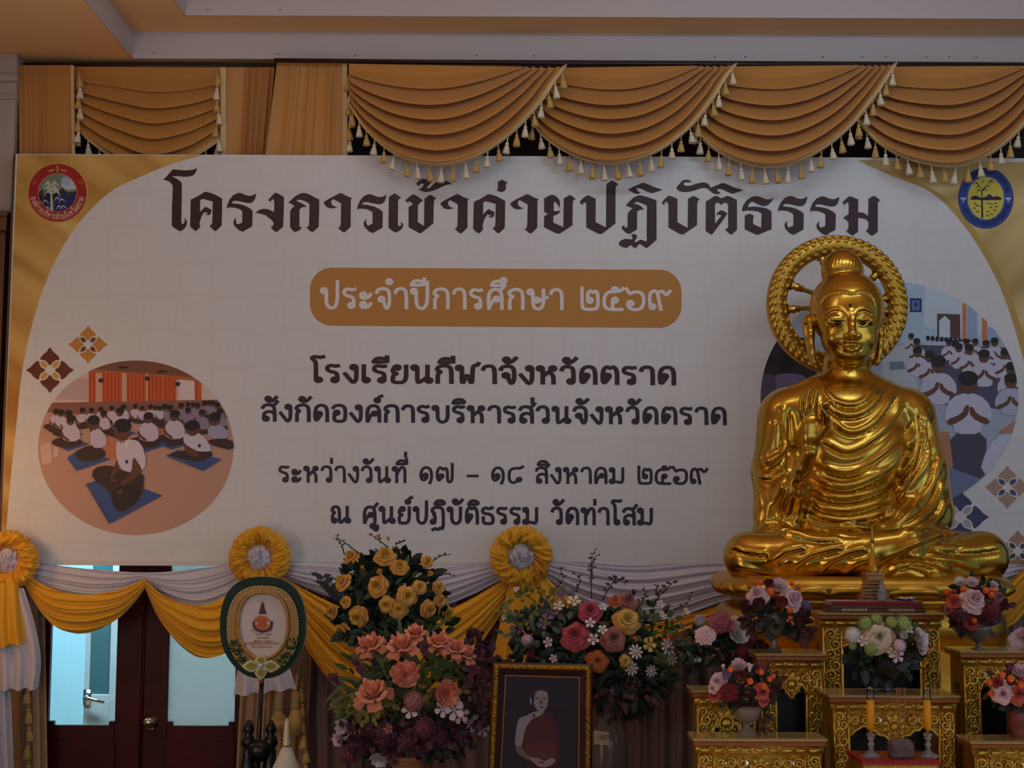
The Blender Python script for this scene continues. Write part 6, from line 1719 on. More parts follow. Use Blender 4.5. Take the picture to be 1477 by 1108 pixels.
# ================================================================== FLOWERS
def petal(m, a0, R0, h, curl, wdt, ruf=0.0, z0=0.0, nu=7, nv=7, pw=.8, ph=0.0):
    def fn(u, v):
        s_ = 2 * u - 1; t = v
        rr = R0 * (t ** pw) + curl * t ** 4 * .5
        a = a0 + s_ * wdt * (.35 + .65 * math.sin(min(1, t * 1.05) * math.pi * .62)) * (1 - .25 * t ** 6)
        tip = 1 - .16 * s_ * s_ * t
        rr *= 1 - .10 * s_ * s_; z = z0 + h * t * tip - curl * t ** 5 * .8
        w_ = ruf * t * t * math.sin(5 * s_ + ph + a0 * 3)
        return ((rr + w_ * .6) * math.cos(a), (rr + w_ * .6) * math.sin(a), z + w_)
    m.grid(fn, nu, nv)
PROTO = {}
def proto(name, m, part):
    o = m.build(part, mat('petal_default', (200, 200, 200)), origin=(0, 0, 0)); PROTO[name] = (o.data, part); bpy.data.objects.remove(o)
def mk_rose(name, rings, ruf, part, seed):
    r = random.Random(seed); m = MB(); a = 0
    for R0, h, curl, n, wd, z0 in rings:
        for i in range(n): petal(m, a + 2 * math.pi * i / n + r.uniform(-.12, .12), R0 * r.uniform(.94, 1.06), h * r.uniform(.94, 1.05), curl, wd, ruf, z0, ph=r.uniform(0, 6))
        a += .7
    m.ball((0, 0, -.12), .22, 8, sc=(1, 1, .8))
    proto(name, m, part)
ROSE = [(.08, .95, -.04, 3, 1.7, .0), (.17, .98, .0, 3, 1.5, -.03), (.29, .94, .04, 4, 1.15, -.08), (.44, .84, .10, 4, 1.05, -.14), (.62, .66, .22, 5, .86, -.2), (.82, .42, .40, 5, .80, -.24)]
mk_rose('rose', ROSE, .03, 'rose', 1)
mk_rose('rose_open', [(.07, .84, -.03, 3, 1.7, .0), (.15, .88, 0, 3, 1.5, -.02), (.25, .86, .02, 3, 1.35, -.05), (.37, .80, .06, 4, 1.05, -.1), (.52, .68, .14, 5, .85, -.15), (.68, .50, .28, 5, .82, -.2), (.86, .26, .42, 6, .72, -.24)], .05, 'rose', 2)
mk_rose('bud', [(.16, .9, -.04, 3, 1.4, 0), (.3, .86, -.05, 3, 1.3, -.05), (.42, .78, .02, 4, 1.1, -.12)], .02, 'rosebud', 3)
mk_rose('peony', [(.2, .66, .02, 5, .9, 0), (.36, .68, .02, 6, .8, -.05), (.55, .66, .0, 7, .7, -.1), (.74, .6, -.05, 7, .7, -.15), (.92, .46, -.05, 8, .6, -.2)], .07, 'peony', 4)
mk_rose('ranunculus', [(.12, .6, -.1, 4, 1.2, .05), (.28, .62, -.2, 5, 1.0, .0), (.46, .62, -.3, 6, .9, -.06), (.66, .58, -.35, 6, .9, -.14), (.86, .5, -.3, 7, .8, -.24)], .01, 'ranunculus', 5)
mk_rose('tulip', [(.34, 1.1, .1, 3, 1.0, -.3), (.44, 1.12, .02, 3, 1.05, -.32)], .02, 'tulip', 6)
mk_rose('parrot_tulip', [(.32, 1.35, .10, 3, 1.0, -.5), (.50, 1.32, .22, 4, .95, -.5), (.64, 1.12, .42, 4, .85, -.5), (.74, .82, .62, 4, .62, -.45)], .10, 'parrot_tulip', 7)
m = MB(); r_ = random.Random(8)
for R0, n, h in ((1.0, 22, .10), (.84, 18, .22), (.6, 14, .34), (.36, 9, .42)):
    for i in range(n): petal(m, 2 * math.pi * i / n + R0 * 3, R0 * r_.uniform(.88, 1.04), h, .04, .12 + .05 / R0, 0, 0, 3, 5, 1.0)
m.ball((0, 0, .08), .16, 8, sc=(1, 1, .6)); proto('dahlia', m, 'dahlia')
m = MB()
for i in range(9): petal(m, 2 * math.pi * i / 9, 1.0, .12, .1, .26, .02, 0, 3, 4, 1.0)
m.ball((0, 0, .12), .24, 8, sc=(1, 1, .6)); proto('daisy', m, 'daisy')
m = MB(); r_ = random.Random(9)
for i in range(70):
    z = 1 - 1.75 * (i + .5) / 70; a = i * 2.39996; q = math.sqrt(max(0, 1 - z * z)); c = Vector((q * math.cos(a), q * math.sin(a), z)) * r_.uniform(.86, .98)
    n_ = c.normalized(); t1 = n_.orthogonal().normalized(); t2 = n_.cross(t1); al = r_.uniform(0, 1.5)
    for k in range(4):
        d = t1 * math.cos(al + k * math.pi / 2) + t2 * math.sin(al + k * math.pi / 2); e_ = n_.cross(d)
        m.add([c, c + d * .13 + e_ * .08 + n_ * .05, c + d * .21 + n_ * .03, c + d * .13 - e_ * .08 + n_ * .05], [(0, 1, 2, 3)])
m.ball((0, 0, 0), .8, 10); proto('hydrangea', m, 'hydrangea')
m = MB(); m.ball((0, 0, 0), 1.0, 12); m.ball((0, 0, 1.0), .14, 6); proto('berry', m, 'berry')
m = MB()
for i in range(5): petal(m, 2 * math.pi * i / 5, 1.0, .35, .15, .5, .05, 0, 4, 4, .8)
m.ball((0, 0, .1), .16, 6); proto('blossom', m, 'blossom')

def petal_mat(name, c1, c2=None, rough=.6):
    """petal pigment: c1 at the rims, c2 mottled in; bases deepen as pigment and as painted shade"""
    if name in MATS: return MATS[name]
    m = mat(name, c1, rough, sheen=.2)
    c2 = c2 or c1; c3 = tuple(int(v * q) for v, q in zip(c2, (.95, .88, .82) if min(c2) > 150 else (.88, .72, .66)))  # c3: deeper base pigment that also paints in shade between the petals
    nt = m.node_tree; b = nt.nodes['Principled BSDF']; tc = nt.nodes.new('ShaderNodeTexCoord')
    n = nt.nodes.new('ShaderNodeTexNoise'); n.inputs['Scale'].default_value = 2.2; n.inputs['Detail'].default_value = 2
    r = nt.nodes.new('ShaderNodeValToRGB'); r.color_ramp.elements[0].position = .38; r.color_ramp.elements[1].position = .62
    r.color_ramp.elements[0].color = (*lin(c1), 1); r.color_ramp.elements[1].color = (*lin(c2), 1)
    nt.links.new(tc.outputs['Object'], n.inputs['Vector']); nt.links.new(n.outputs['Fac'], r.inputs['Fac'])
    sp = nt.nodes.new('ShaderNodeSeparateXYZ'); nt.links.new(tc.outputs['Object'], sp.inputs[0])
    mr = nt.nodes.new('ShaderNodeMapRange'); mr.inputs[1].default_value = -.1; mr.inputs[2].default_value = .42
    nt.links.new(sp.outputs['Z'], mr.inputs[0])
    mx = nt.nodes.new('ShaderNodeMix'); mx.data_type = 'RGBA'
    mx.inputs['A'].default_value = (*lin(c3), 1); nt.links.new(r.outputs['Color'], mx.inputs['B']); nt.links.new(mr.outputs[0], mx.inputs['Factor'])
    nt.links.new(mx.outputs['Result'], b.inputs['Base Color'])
    return m
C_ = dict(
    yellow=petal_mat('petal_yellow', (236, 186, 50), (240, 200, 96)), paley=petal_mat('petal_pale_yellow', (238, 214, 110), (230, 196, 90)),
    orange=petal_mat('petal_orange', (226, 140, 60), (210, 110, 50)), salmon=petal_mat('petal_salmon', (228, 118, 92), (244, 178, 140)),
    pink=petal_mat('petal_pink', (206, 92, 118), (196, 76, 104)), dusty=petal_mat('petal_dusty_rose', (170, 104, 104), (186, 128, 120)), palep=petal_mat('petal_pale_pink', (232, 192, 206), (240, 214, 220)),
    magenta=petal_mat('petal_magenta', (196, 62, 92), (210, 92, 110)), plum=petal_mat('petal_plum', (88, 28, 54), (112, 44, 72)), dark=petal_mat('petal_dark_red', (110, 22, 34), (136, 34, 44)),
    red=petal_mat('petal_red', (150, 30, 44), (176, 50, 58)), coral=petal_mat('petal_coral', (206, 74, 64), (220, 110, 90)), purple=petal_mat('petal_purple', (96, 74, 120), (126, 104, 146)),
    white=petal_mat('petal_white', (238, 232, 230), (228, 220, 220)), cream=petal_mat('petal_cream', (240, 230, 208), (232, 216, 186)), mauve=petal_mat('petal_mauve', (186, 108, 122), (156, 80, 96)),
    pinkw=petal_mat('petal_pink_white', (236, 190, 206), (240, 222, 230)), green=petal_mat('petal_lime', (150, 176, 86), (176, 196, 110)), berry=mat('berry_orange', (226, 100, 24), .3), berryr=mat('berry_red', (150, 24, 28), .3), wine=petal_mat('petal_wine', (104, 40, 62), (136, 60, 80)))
L_dark = mat('leaf_dark_green', (28, 44, 30), .5, vary=(9, (44, 62, 40))); L_mid = mat('leaf_green', (70, 86, 46), .55, vary=(9, (96, 108, 56))); L_olive = mat('leaf_olive', (112, 116, 52), .6, vary=(9, (140, 132, 60)))
L_brown = mat('leaf_brown_red', (72, 36, 32), .6, vary=(9, (100, 48, 40))); L_grey = mat('leaf_grey_green', (82, 92, 80), .6, vary=(9, (104, 112, 96))); L_twig = mat('twig_brown', (70, 52, 34), .7); L_plum = mat('leaf_plum', (64, 34, 44), .55, vary=(9, (92, 48, 58)))

class Bouquet:
    def __init__(s, name, label, cat, cx, cy, rx, ry, Y, dep, base, seed, group=None):
        s.cx, s.cy, s.rx, s.ry, s.Y, s.dep = cx, cy, rx, ry, Y, dep; s.r = random.Random(seed)
        s.root = thing(name, label, cat, base, group)
    def depth(s, x, y, k=1.0):
        q = ((x - s.cx) / s.rx) ** 2 + ((y - s.cy) / s.ry) ** 2
        return s.Y - s.dep * k * math.sqrt(max(0.0, 1 - min(q, 1)))
    def bloom(s, kind, x, y, d, col, face=.75, lift=0.035, label=None):
        """d = diameter in photo px; face = how far it turns to the viewer"""
        Y = s.depth(x, y) - lift; p = P(x, y, Y); rad = d / 2 / ppm(Y, y) * (1.3 if kind == 'parrot_tulip' else 1.12 if kind == 'tulip' else 1.0)
        me, part = PROTO[kind]; o = bpy.data.objects.new(part, me); COL.objects.link(o); o.parent = s.root
        out = Vector(((x - s.cx) / s.rx, 0, -(y - s.cy) / s.ry)) * .75
        n = (out + Vector((0, -1, 0)) * face * 1.3 + Vector((0, 0, .35)) + Vector((s.r.uniform(-.2, .2), 0, s.r.uniform(-.2, .2)))).normalized()
        if 'tulip' in kind: n = (out * .8 + Vector((s.r.uniform(-.15, .15), -.55, .85))).normalized()
        q = n.to_track_quat('Z', 'Y'); o.rotation_mode = 'QUATERNION'; o.rotation_quaternion = q @ Matrix.Rotation(s.r.uniform(0, 6.28), 3, 'Z').to_quaternion()
        o.location = p - n * rad * .35 - parent_loc(s.root); o.scale = (rad,) * 3
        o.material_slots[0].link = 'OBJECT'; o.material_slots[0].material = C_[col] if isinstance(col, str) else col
        if label: o['label'] = label
        return o
    def foliage(s, M, n, ln, wd, k=.8, shell=.55, box=None, name='foliage', droop=0.0):
        """one leafy mass; ln, wd in px; box = (cx, cy, rx, ry) if other than the whole"""
        cx, cy, rx, ry = box or (s.cx, s.cy, s.rx, s.ry); m = MB(); r = s.r
        for _ in range(n):
            a = r.uniform(0, 6.28); q = shell + (1 - shell) * r.random(); el = math.asin(r.uniform(-1, 1))
            x = cx + rx * q * math.cos(a) * math.cos(el); y = cy + ry * q * math.sin(el)
            Y = s.Y - s.dep * k * q * math.sin(a) * math.cos(el) * (1 if math.sin(a) > 0 else .5)
            c = P(x, y, Y); sc_ = 1 / ppm(Y, y); l, w_ = ln * sc_ * r.uniform(.6, 1.25), wd * sc_ * r.uniform(.7, 1.2)
            d = Vector(((x - cx) / rx + r.uniform(-.7, .7), r.uniform(-.9, .3), -(y - cy) / ry + r.uniform(-.7, .7) - droop))
            d = d.normalized() if d.length > .05 else Vector((0, -1, 0)); e_ = d.cross(Vector((r.uniform(-.4, .4), -1, r.uniform(-.4, .4)))); e_ = e_.normalized() if e_.length > .01 else Vector((1, 0, 0)); nn = d.cross(e_)
            m.add([c, c + d * l * .35 + e_ * w_ * .5 + nn * w_ * .12, c + d * l * .7 + e_ * w_ * .38, c + d * l, c + d * l * .7 - e_ * w_ * .38, c + d * l * .35 - e_ * w_ * .5 + nn * w_ * .12, c + d * l * .45 - nn * w_ * .1],
                  [(0, 1, 6), (1, 2, 6), (2, 3, 6), (3, 4, 6), (4, 5, 6), (5, 0, 6)])
        o = m.build(name, M, s.root); o['kind'] = 'stuff'; return o
    def sprig(s, pts, w=1.2, leaf=None, M=None, name='twig', n=8, ls=7):
        q = catmull(pts, 14); Y = s.depth(q[0][0], q[0][1], .6); m = MB(); P_ = [P(x, y, Y - .02 * i / 14) for i, (x, y) in enumerate(q)]; sc_ = 1 / ppm(Y, q[0][1])
        m.tube(P_, [w * sc_ * (1 - .6 * i / 13) for i in range(14)], 5)
        for i in range(n):
            j = 4 + int(9 * (i + .5) / n); c = P_[j]; sg = 1 if i % 2 else -1; d = Vector((sg * s.r.uniform(.4, 1), s.r.uniform(-.4, .2), s.r.uniform(.1, .9))).normalized(); e_ = d.cross(Vector((0, 1, 0))).normalized(); l = ls * sc_ * s.r.uniform(.7, 1.2)
            m.add([c, c + d * l * .5 + e_ * l * .26, c + d * l, c + d * l * .5 - e_ * l * .26], [(0, 1, 2, 3)])
        return m.build(name, M or L_twig, s.root)
def vase(b, prof, x, Y, M, name='vase', seg=24, flute=None):
    """prof = [(radius px, y px)] from the top down; reaches the base of the bouquet"""
    k = 1 / ppm(Y, prof[0][1]); z0 = b.root.location.z
    pr = [(r_ * k, max(z0, P(x, y, Y).z)) for r_, y in prof]
    m = MB(); m.lathe(pr[::-1], (P(x, prof[0][1], Y).x, Y, 0), seg, flute=flute); return m.build(name, M, b.root)
cr6 = lambda x, y: (400 + x / 3.01, 740 + y / 3.01)
# ---- yellow roses
Yy = 7.72
b = Bouquet('flower_arrangement', 'tall arrangement of yellow roses with dark leaves, left of the right rosette', 'flowers', 562, 856, 84, 78, Yy, .22, (P(562, 930, Yy).x, Yy, PLAT), 11)
vase(b, [(30, 915), (34, 930), (26, 960), (30, 1020), (40, 1080), (30, 1200), (34, 1400)], 562, Yy, mat('dark_vase_glaze', (48, 40, 40), .3))
b.foliage(L_dark, 460, 24, 13, .6, .3, (562, 860, 74, 66)); b.foliage(L_dark, 110, 26, 14, .6, .6, (565, 900, 80, 40)); b.foliage(L_mid, 60, 18, 7, .7, .8, (562, 860, 74, 66))
for x, y, d, k in ((315, 183, 74, 'rose'), (468, 172, 92, 'rose_open'), (530, 222, 76, 'rose_open'), (440, 103, 46, 'bud'), (482, 112, 38, 'bud'), (370, 236, 40, 'bud'), (275, 292, 82, 'rose'), (424, 312, 92, 'rose_open'), (446, 258, 62, 'bud'), (568, 358, 92, 'rose'), (620, 318, 66, 'rose'), (662, 264, 58, 'bud'), (655, 205, 58, 'rose'), (470, 398, 74, 'rose'), (526, 416, 80, 'rose_open'), (668, 420, 76, 'rose_open'), (742, 436, 74, 'rose'), (714, 376, 60, 'rose'), (340, 455, 88, 'rose_open'), (228, 428, 62, 'rose'), (180, 420, 40, 'bud'), (288, 385, 56, 'rose'), (268, 520, 90, 'rose'), (706, 320, 60, 'rose'), (715, 462, 44, 'bud'), (240, 468, 36, 'bud')):
    b.bloom(k, *cr6(x, y), d / 3.01 * 1.05, 'yellow')
for q in (((520, 800), (500, 785), (490, 778), (483, 772)), ((497, 800), (492, 785), (482, 776)), ((620, 812), (636, 802), (650, 800)), ((560, 790), (540, 775), (530, 770)), ((570, 785), (580, 782), (584, 780)), ((630, 830), (645, 828), (655, 832))): b.sprig(q, 1.2, n=6, ls=5, M=L_dark)
for q in (((500, 880), (478, 850), (456, 825)), ((500, 880), (480, 855), (472, 848), (460, 838))): b.sprig(q, 1.4, n=9, ls=15, M=mat('eucalyptus_dark', (50, 50, 56), .6), name='leafy_sprig')
# ---- tulips and peonies in a terracotta pot
Yu = 7.2
b = Bouquet('flower_arrangement', 'large arrangement of orange and purple tulips in a terracotta pot', 'flowers', 590, 985, 112, 92, Yu, .26, (P(594, 1080, Yu).x, Yu, PLAT), 12)
vase(b, [(32, 1090), (31, 1093), (29, 1094), (27, 1130), (25, 1180), (20, 1400)], 594, Yu, mat('terracotta', (176, 116, 78), .7, bump=(40, .3)), 'pot')
b.foliage(L_mid, 200, 40, 7, .7, .3, (590, 990, 100, 80)); b.foliage(L_olive, 260, 13, 8, .95, .6, (530, 1022, 48, 26)); b.foliage(L_olive, 120, 12, 8, .95, .6, (640, 990, 60, 34)); b.foliage(L_plum, 420, 16, 11, .95, .5, (580, 1062, 96, 34)); b.foliage(L_plum, 200, 18, 12, .9, .5, (690, 985, 30, 70)); b.foliage(L_dark, 160, 20, 9, .7, .4, (600, 1060, 100, 40))
for x, y, d, k, c in ((400, 560, 112, 'parrot_tulip', 'salmon'), (540, 560, 120, 'parrot_tulip', 'salmon'), (600, 510, 84, 'parrot_tulip', 'salmon'), (705, 550, 100, 'parrot_tulip', 'salmon'), (770, 575, 90, 'parrot_tulip', 'salmon'), (820, 600, 90, 'parrot_tulip', 'salmon'), (556, 695, 140, 'peony', 'salmon'), (410, 770, 130, 'parrot_tulip', 'salmon'), (740, 785, 130, 'peony', 'salmon'),
                      (345, 655, 90, 'tulip', 'plum'), (365, 690, 84, 'tulip', 'plum'), (250, 722, 100, 'tulip', 'plum'), (640, 590, 96, 'tulip', 'plum'), (850, 690, 96, 'tulip', 'plum'), (825, 740, 90, 'tulip', 'plum'), (890, 700, 70, 'tulip', 'plum'),
                      (770, 855, 84, 'blossom', 'pinkw'), (720, 850, 70, 'blossom', 'pinkw'), (800, 880, 70, 'blossom', 'pinkw'), (850, 912, 80, 'blossom', 'pinkw'), (900, 940, 66, 'blossom', 'pinkw'), (915, 770, 90, 'peony', 'palep'), (915, 830, 50, 'blossom', 'coral'),
                      (290, 945, 110, 'peony', 'white'), (260, 985, 70, 'peony', 'palep'), (440, 1075, 84, 'peony', 'white'), (575, 860, 66, 'blossom', 'palep'), (590, 815, 90, 'hydrangea', 'dusty'), (560, 990, 90, 'hydrangea', 'wine'), (640, 940, 100, 'hydrangea', 'wine'), (460, 970, 110, 'hydrangea', 'wine'), (350, 1010, 110, 'hydrangea', 'wine'), (620, 1030, 80, 'hydrangea', 'dusty'), (700, 980, 90, 'hydrangea', 'wine'), (800, 980, 90, 'hydrangea', 'wine'), (520, 1040, 80, 'hydrangea', 'wine'), (300, 1060, 80, 'hydrangea', 'wine'), (540, 985, 40, 'blossom', 'coral'), (650, 1000, 40, 'blossom', 'coral'), (480, 940, 40, 'blossom', 'dusty')):
    b.bloom(k, *cr6(x, y), d / 3.01 * 1.05, c, .55 if 'tulip' in k else .8, .14 if k == 'tulip' else .05)
for x0, y0, x1, y1 in ((590, 1060, 533, 930), (592, 1060, 585, 930), (596, 1060, 640, 935), (590, 1060, 486, 985), (590, 1060, 515, 965), (600, 1060, 668, 945), (600, 1060, 684, 970), (592, 1060, 612, 940)): b.sprig([(x0, y0), ((x0 + x1) / 2, (y0 + y1) / 2 - 10), (x1, y1)], 2.2, M=L_mid, n=3, ls=30, name='stem')
# ---- mixed arrangement in a tall grey vase
cr7 = lambda x, y: (680 + x / 3.185, 760 + y / 3.185)
Ym = 7.5
b = Bouquet('flower_arrangement', 'broad arrangement of mixed roses and daisies in a tall grey vase behind the framed portrait', 'flowers', 866, 925, 118, 78, Ym, .24, (P(882, 1080, Ym).x, Ym, PLAT), 13)
vs_ = vase(b, [(16, 1004), (13, 1010), (11, 1028), (14, 1040), (24, 1056), (27, 1075), (27, 1120), (22, 1200), (18, 1400)], 878, Ym, mat('grey_stoneware', (112, 100, 92), .22), seg=32)
lb = MB(); Yl = Ym - 26.5 / ppm(Ym, 1065)
tp = [P(857, 1054, Yl), P(879, 1056, Yl - .003), P(878, 1075, Yl - .003), P(857, 1074, Yl)]
lb.add(tp, [(0, 3, 2, 1)]); pg = lb.build('paper_label', mat('cream_paper', (206, 188, 160), .8), b.root, smooth=False); 
m = MB()
for i, ch in enumerate(('1', '1', 'ห', '2', '7')):
    x0 = 860 + 3.9 * i; S = {'1': [[(.3, 1), (.4, 1.1), (.35, 0)]], '2': [[(0, .8), (.3, 1.1), (.6, .8), (0, 0), (.7, 0)]], '7': [[(0, 1.1), (.7, 1.05), (.2, 0)]], 'ห': [[(.05, 1), (.1, 0), (.5, .6), (.7, 1)], [(.6, .6), (.75, 0)]]}[ch]
    for st_ in S: ribbon(m, st_, False, .09, lambda x, y: P(x0 + 3.6 * x, 1067 - 6.0 * y, Yl - .006))
m.build('label_writing', mat('pencil_grey', (60, 52, 48), .7), b.root, smooth=False)
b.foliage(L_dark, 520, 22, 11, .75, .3, (850, 945, 105, 62)); b.foliage(L_grey, 260, 14, 8, .9, .55, (800, 915, 80, 48)); b.foliage(L_mid, 240, 15, 8, .9, .5, (925, 925, 64, 56)); b.foliage(L_dark, 200, 20, 10, .8, .4, (905, 990, 60, 40)); b.foliage(L_brown, 90, 18, 8, .9, .6, (900, 1000, 62, 34), droop=.6); b.foliage(L_olive, 90, 12, 7, 1, .7, (780, 880, 60, 30))
for x, y, d, k, c in ((474, 492, 130, 'rose_open', 'magenta'), (655, 508, 112, 'rose_open', 'dusty'), (720, 415, 122, 'rose_open', 'paley'), (545, 380, 112, 'rose', 'pink'), (580, 615, 104, 'rose', 'orange'), (725, 330, 92, 'rose_open', 'dusty'), (660, 332, 66, 'rose', 'orange'), (945, 520, 92, 'rose', 'orange'), (955, 595, 60, 'tulip', 'orange'), (745, 305, 56, 'tulip', 'plum'), (235, 412, 72, 'peony', 'plum'), (360, 390, 74, 'blossom', 'purple'), (205, 465, 66, 'blossom', 'purple'), (405, 310, 56, 'blossom', 'purple'), (470, 288, 54, 'blossom', 'purple'), (330, 440, 60, 'blossom', 'purple'), (275, 590, 76, 'tulip', 'dark'), (400, 360, 50, 'blossom', 'cream'), (470, 335, 60, 'blossom', 'cream'), (250, 520, 60, 'hydrangea', 'palep'),
                      (665, 755, 54, 'daisy', 'white'), (745, 770, 54, 'daisy', 'palep'), (890, 685, 46, 'daisy', 'white'), (740, 650, 64, 'daisy', 'white'), (830, 665, 54, 'daisy', 'white'), (760, 572, 66, 'daisy', 'white'), (545, 440, 44, 'blossom', 'white'), (605, 366, 38, 'blossom', 'white'), (602, 470, 42, 'blossom', 'white'), (350, 530, 44, 'blossom', 'palep'), (910, 550, 74, 'daisy', 'white'), (925, 605, 62, 'daisy', 'white'), (560, 515, 50, 'blossom', 'palep'), (820, 540, 64, 'blossom', 'paley'), (990, 385, 34, 'blossom', 'cream'), (880, 402, 34, 'blossom', 'cream'), (205, 285, 30, 'blossom', 'pinkw'), (870, 350, 40, 'blossom', 'white'), (375, 605, 36, 'blossom', 'white'), (710, 615, 60, 'rose', 'paley'), (880, 760, 50, 'tulip', 'dusty'), (735, 740, 46, 'tulip', 'coral'), (150, 415, 28, 'blossom', 'cream')):
    b.bloom(k, *cr7(x, y), d / 3.185 * 1.05, c, .8)
for q, n, l in ((((552, 330), (550, 230), (552, 140), (575, 95)), 12, 6), (((552, 250), (560, 150), (590, 130)), 6, 6), (((600, 340), (640, 270), (670, 240), (710, 268)), 10, 10), (((840, 350), (880, 300), (930, 250)), 8, 9), (((780, 360), (800, 310), (785, 280)), 6, 6), (((300, 350), (250, 310), (200, 265)), 8, 6), (((340, 350), (310, 300), (290, 262)), 6, 5), (((930, 380), (990, 350), (1010, 300)), 6, 5), (((260, 420), (200, 420), (150, 410)), 6, 5), (((350, 330), (420, 240), (400, 185)), 6, 7), (((480, 300), (500, 240), (470, 215)), 5, 6), (((860, 340), (850, 290), (855, 265)), 5, 6)):
    b.sprig([cr7(*p) for p in q], 1.1, n=n, ls=l, M=L_twig)
# ---- small bouquets
cr1 = lambda x, y: (980 + x / 5.89, 800 + y / 5.89)
cr3 = lambda x, y: (980 + x / 6.154, 928 + y / 6.154)
cr2 = lambda x, y: (1160 + x / 6.154, 760 + y / 6.154)
cr5 = lambda x, y: (1340 + x / 3.6, 800 + y / 3.6)
M_vg = mat('grey_glass_vase', (108, 100, 84), .15, spec=.8); M_vst = mat('stone_vase', (150, 128, 112), .5, bump=(70, .3)); M_vdk = mat('dark_glass_goblet', (36, 38, 38), .12, spec=.8)
def small(label, cx, cy, rx, ry, Y, base_z, vx, prof, M, blooms, cr, k_, leaves, seed, flute=None):
    b = Bouquet('flower_vase', label, 'flowers', cx, cy, rx, ry, Y, .11, (P(vx, cy, Y).x, Y, base_z), seed, 'small bouquets on the altar')
    if prof: vase(b, prof, vx, Y, M, 'vase', 22, flute)
    for Ml, n, ln, wd, bx in leaves: b.foliage(Ml, n, ln, wd, .8, .4, bx)
    for x, y, d, kind, c in blooms: b.bloom(kind, *cr(x, y), d / k_ * 1.08, c, .8, .05 if kind == 'berry' else .03)
    return b
# behind the left tables: pink and white flowers in a dark pot standing on the stage
small('bouquet of white roses and a pink dahlia, farthest left of the altar bouquets', 1038, 926, 48, 44, 7.28, PLAT, 1034, [(26, 950), (28, 965), (24, 1000), (20, 1060), (26, 1400)], mat('dark_brown_pot', (52, 36, 30), .4),
      [(175, 558, 136, 'ranunculus', 'white'), (215, 672, 190, 'dahlia', 'palep'), (350, 560, 210, 'dahlia', 'mauve'), (515, 670, 200, 'peony', 'white'), (440, 600, 130, 'dahlia', 'mauve'), (480, 545, 90, 'dahlia', 'palep'), (130, 900, 34, 'blossom', 'white'), (170, 895, 34, 'blossom', 'white'), (600, 720, 120, 'hydrangea', 'dark'), (560, 820, 130, 'hydrangea', 'dark'), (690, 900, 110, 'hydrangea', 'wine')], cr1, 5.89,
      [(L_brown, 160, 14, 9, (1062, 940, 36, 34)), (L_dark, 220, 16, 9, (1030, 938, 48, 36)), (L_grey, 60, 12, 7, (1000, 925, 24, 26)), (L_brown, 90, 16, 10, (1085, 950, 26, 22))], 21)
small('pale and dark red roses in a grey cone vase, left of the red tray', 1117, 876, 52, 42, 7.08, TB[1], 1116, [(20, 884), (19.5, 890), (17, 900), (13, 914), (11, 918), (4, 920), (3.4, 924), (5, 927), (4, 930), (12, 941)], M_vg,
      [(655, 322, 186, 'rose_open', 'palep'), (990, 362, 196, 'rose_open', 'palep'), (850, 252, 150, 'peony', 'palep'), (675, 415, 146, 'ranunculus', 'dark'), (868, 402, 142, 'ranunculus', 'red'), (560, 430, 130, 'ranunculus', 'dark'), (1070, 500, 130, 'ranunculus', 'dark'), (765, 248, 130, 'ranunculus', 'dark'), (600, 470, 110, 'ranunculus', 'dark'), (1030, 560, 90, 'ranunculus', 'dark'), (775, 300, 52, 'berry', 'berry'), (780, 325, 46, 'berry', 'berry'), (945, 474, 54, 'berry', 'berry'), (945, 540, 42, 'berry', 'berry'), (690, 235, 44, 'berry', 'berry'), (640, 235, 36, 'berry', 'berry'), (1080, 430, 100, 'hydrangea', 'purple'), (960, 245, 40, 'berry', 'berry'), (1010, 265, 40, 'berry', 'berry')], cr1, 5.89,
      [(L_dark, 150, 14, 9, (1120, 885, 44, 30)), (L_dark, 22, 20, 9, (1146, 900, 12, 18)), (L_brown, 40, 18, 10, (1092, 893, 22, 14)), (L_brown, 30, 18, 8, (1158, 905, 12, 18))], 22)
small('deep red roses with white petals in a stone bowl on the left front table', 1074, 988, 52, 40, 6.66, TF[1], 1077, [(19, 1019), (19.5, 1024), (18, 1034), (13, 1040), (6, 1043), (5, 1048), (8, 1052), (14, 1058), (15, 1063)], M_vst,
      [(530, 185, 150, 'peony', 'palep'), (625, 212, 110, 'tulip', 'palep'), (390, 212, 80, 'tulip', 'palep'), (330, 332, 150, 'rose_open', 'palep'), (300, 462, 110, 'rose', 'coral'), (290, 400, 90, 'rose', 'palep'), (540, 292, 150, 'ranunculus', 'red'), (440, 430, 176, 'peony', 'red'), (740, 430, 150, 'rose', 'coral'), (765, 510, 110, 'rose', 'coral'), (520, 525, 130, 'ranunculus', 'dark'), (845, 410, 120, 'ranunculus', 'dark'), (650, 440, 100, 'ranunculus', 'dark'), (420, 270, 90, 'hydrangea', 'purple'), (740, 200, 90, 'hydrangea', 'wine'), (455, 228, 54, 'berry', 'berry'), (630, 333, 58, 'berry', 'berry'), (728, 250, 54, 'berry', 'berry'), (755, 380, 58, 'berry', 'berry'), (805, 316, 48, 'berry', 'berry'), (838, 290, 46, 'berry', 'berry'), (690, 250, 36, 'berry', 'berryr')], cr3, 6.154,
      [(L_dark, 170, 13, 8, (1078, 995, 46, 32)), (L_brown, 60, 14, 8, (1100, 990, 28, 30)), (L_brown, 14, 20, 6, (1096, 1030, 8, 24))], 23)
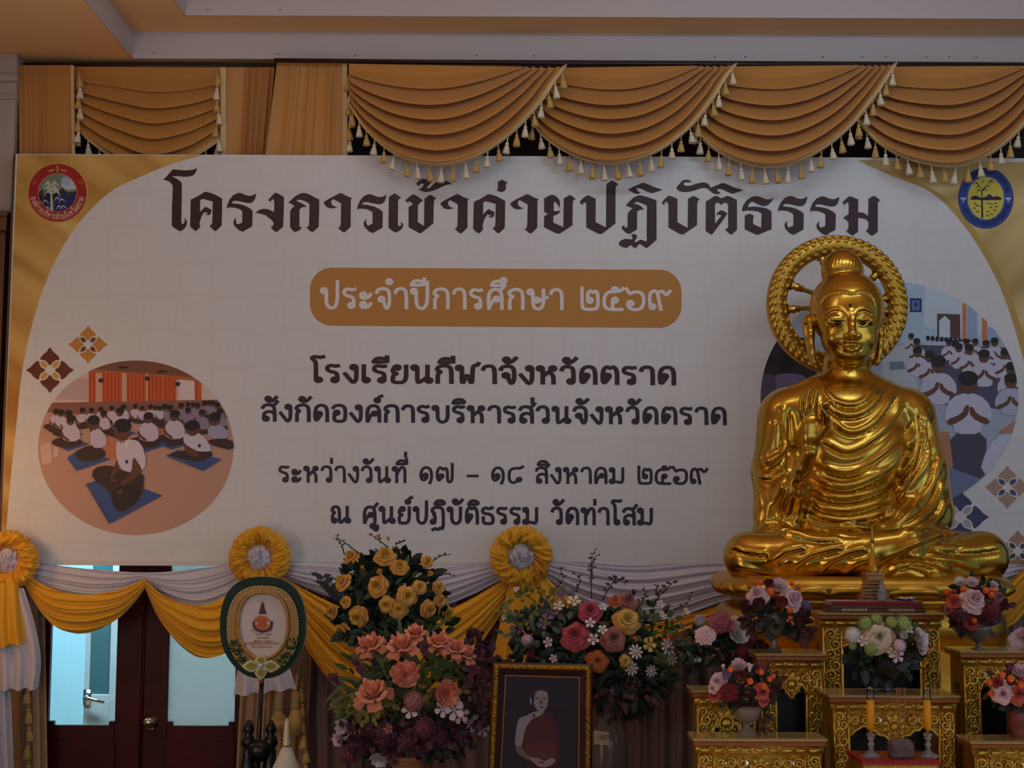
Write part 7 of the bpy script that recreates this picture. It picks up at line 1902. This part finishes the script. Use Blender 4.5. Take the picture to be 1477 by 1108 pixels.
small('white roses with lime hydrangea in a dark goblet mid altar', 1281, 924, 62, 40, 6.85, TD[1], 1279, [(22, 944), (24, 952), (20, 966), (12, 978), (5, 981), (4, 986), (7, 990), (4, 993), (15, 1000)], M_vdk,
      [(670, 970, 265, 'rose_open', 'cream'), (430, 960, 150, 'hydrangea', 'white'), (850, 1050, 116, 'hydrangea', 'pinkw'), (880, 962, 100, 'ranunculus', 'white'), (1050, 1000, 190, 'peony', 'white'), (1020, 940, 110, 'peony', 'white'), (540, 850, 130, 'hydrangea', 'green'), (890, 850, 150, 'hydrangea', 'green'), (640, 815, 110, 'hydrangea', 'green'), (780, 840, 110, 'hydrangea', 'green'), (590, 1085, 120, 'hydrangea', 'green'), (930, 900, 90, 'blossom', 'white'), (520, 1010, 90, 'blossom', 'white'), (830, 1150, 110, 'blossom', 'palep'), (780, 1120, 80, 'blossom', 'cream'), (430, 1060, 70, 'hydrangea', 'green'), (1060, 1080, 120, 'peony', 'pinkw')], cr2, 6.154,
      [(L_mid, 120, 13, 8, (1281, 925, 58, 34)), (L_dark, 130, 18, 9, (1281, 948, 58, 26)), (mat('leaf_smoky', (58, 66, 60), .6), 40, 24, 9, (1262, 960, 44, 16))], 24)
small('one large pale pink rose among dark red leaves, right of the red tray', 1408, 868, 50, 38, 7.08, TC[1], 1410, [(20, 902), (19.5, 908), (15, 920), (10, 924), (3.6, 926), (3.2, 931), (4.4, 934), (12, 938)], M_vg,
      [(245, 222, 136, 'rose_open', 'palep'), (160, 136, 64, 'peony', 'white'), (225, 140, 70, 'peony', 'palep'), (340, 155, 52, 'peony', 'palep'), (130, 242, 100, 'rose', 'coral'), (100, 285, 60, 'rose', 'dusty'), (330, 285, 110, 'hydrangea', 'dark'), (220, 358, 84, 'rose', 'coral'), (392, 262, 76, 'ranunculus', 'dark'), (370, 215, 64, 'rose', 'dusty'), (280, 330, 90, 'ranunculus', 'dark'), (160, 300, 90, 'hydrangea', 'plum'), (180, 178, 34, 'berry', 'berry'), (95, 192, 36, 'berry', 'berry'), (300, 184, 34, 'berry', 'berry'), (328, 208, 34, 'berry', 'berry'), (235, 346, 34, 'berry', 'berry'), (130, 190, 26, 'berry', 'berryr'), (325, 180, 26, 'berry', 'berry')], cr5, 3.6,
      [(L_plum, 180, 14, 9, (1408, 878, 46, 28)), (L_dark, 70, 13, 8, (1412, 850, 34, 20)), (L_brown, 40, 16, 9, (1404, 898, 30, 14))], 25)
small('red and pink bouquet in a reddish vase on the wide right front table', 1464, 990, 42, 36, 6.66, TG[1], 1468, [(10, 1022), (12, 1030), (13, 1045), (9, 1058), (12, 1067)], mat('reddish_vase', (150, 74, 60), .4),
      [(385, 722, 116, 'rose_open', 'pinkw'), (468, 722, 104, 'rose_open', 'coral'), (478, 600, 90, 'peony', 'palep'), (420, 582, 64, 'ranunculus', 'mauve'), (520, 660, 90, 'rose', 'coral'), (350, 660, 60, 'rose', 'red'), (425, 660, 60, 'ranunculus', 'red'), (425, 642, 36, 'berry', 'berry'), (315, 665, 34, 'berry', 'berry'), (382, 622, 34, 'berry', 'berry'), (320, 722, 32, 'berry', 'berry'), (482, 676, 34, 'berry', 'berry'), (560, 720, 90, 'ranunculus', 'dark')], cr5, 3.6,
      [(L_brown, 110, 14, 8, (1462, 992, 36, 28)), (L_dark, 70, 14, 8, (1466, 1010, 32, 14))], 26)
small('pale mauve bouquet cut off by the right edge, above the red and pink one', 1492, 922, 34, 30, 7.42, PLAT, 1526, [(14, 940), (18, 955), (14, 1010), (20, 1400)], MATS['dark_brown_pot'],
      [(470, 440, 110, 'dahlia', 'palep'), (480, 400, 60, 'peony', 'palep'), (560, 430, 130, 'dahlia', 'mauve'), (520, 500, 100, 'peony', 'white')], cr5, 3.6, [(L_plum, 90, 13, 8, (1492, 930, 30, 24))], 27)
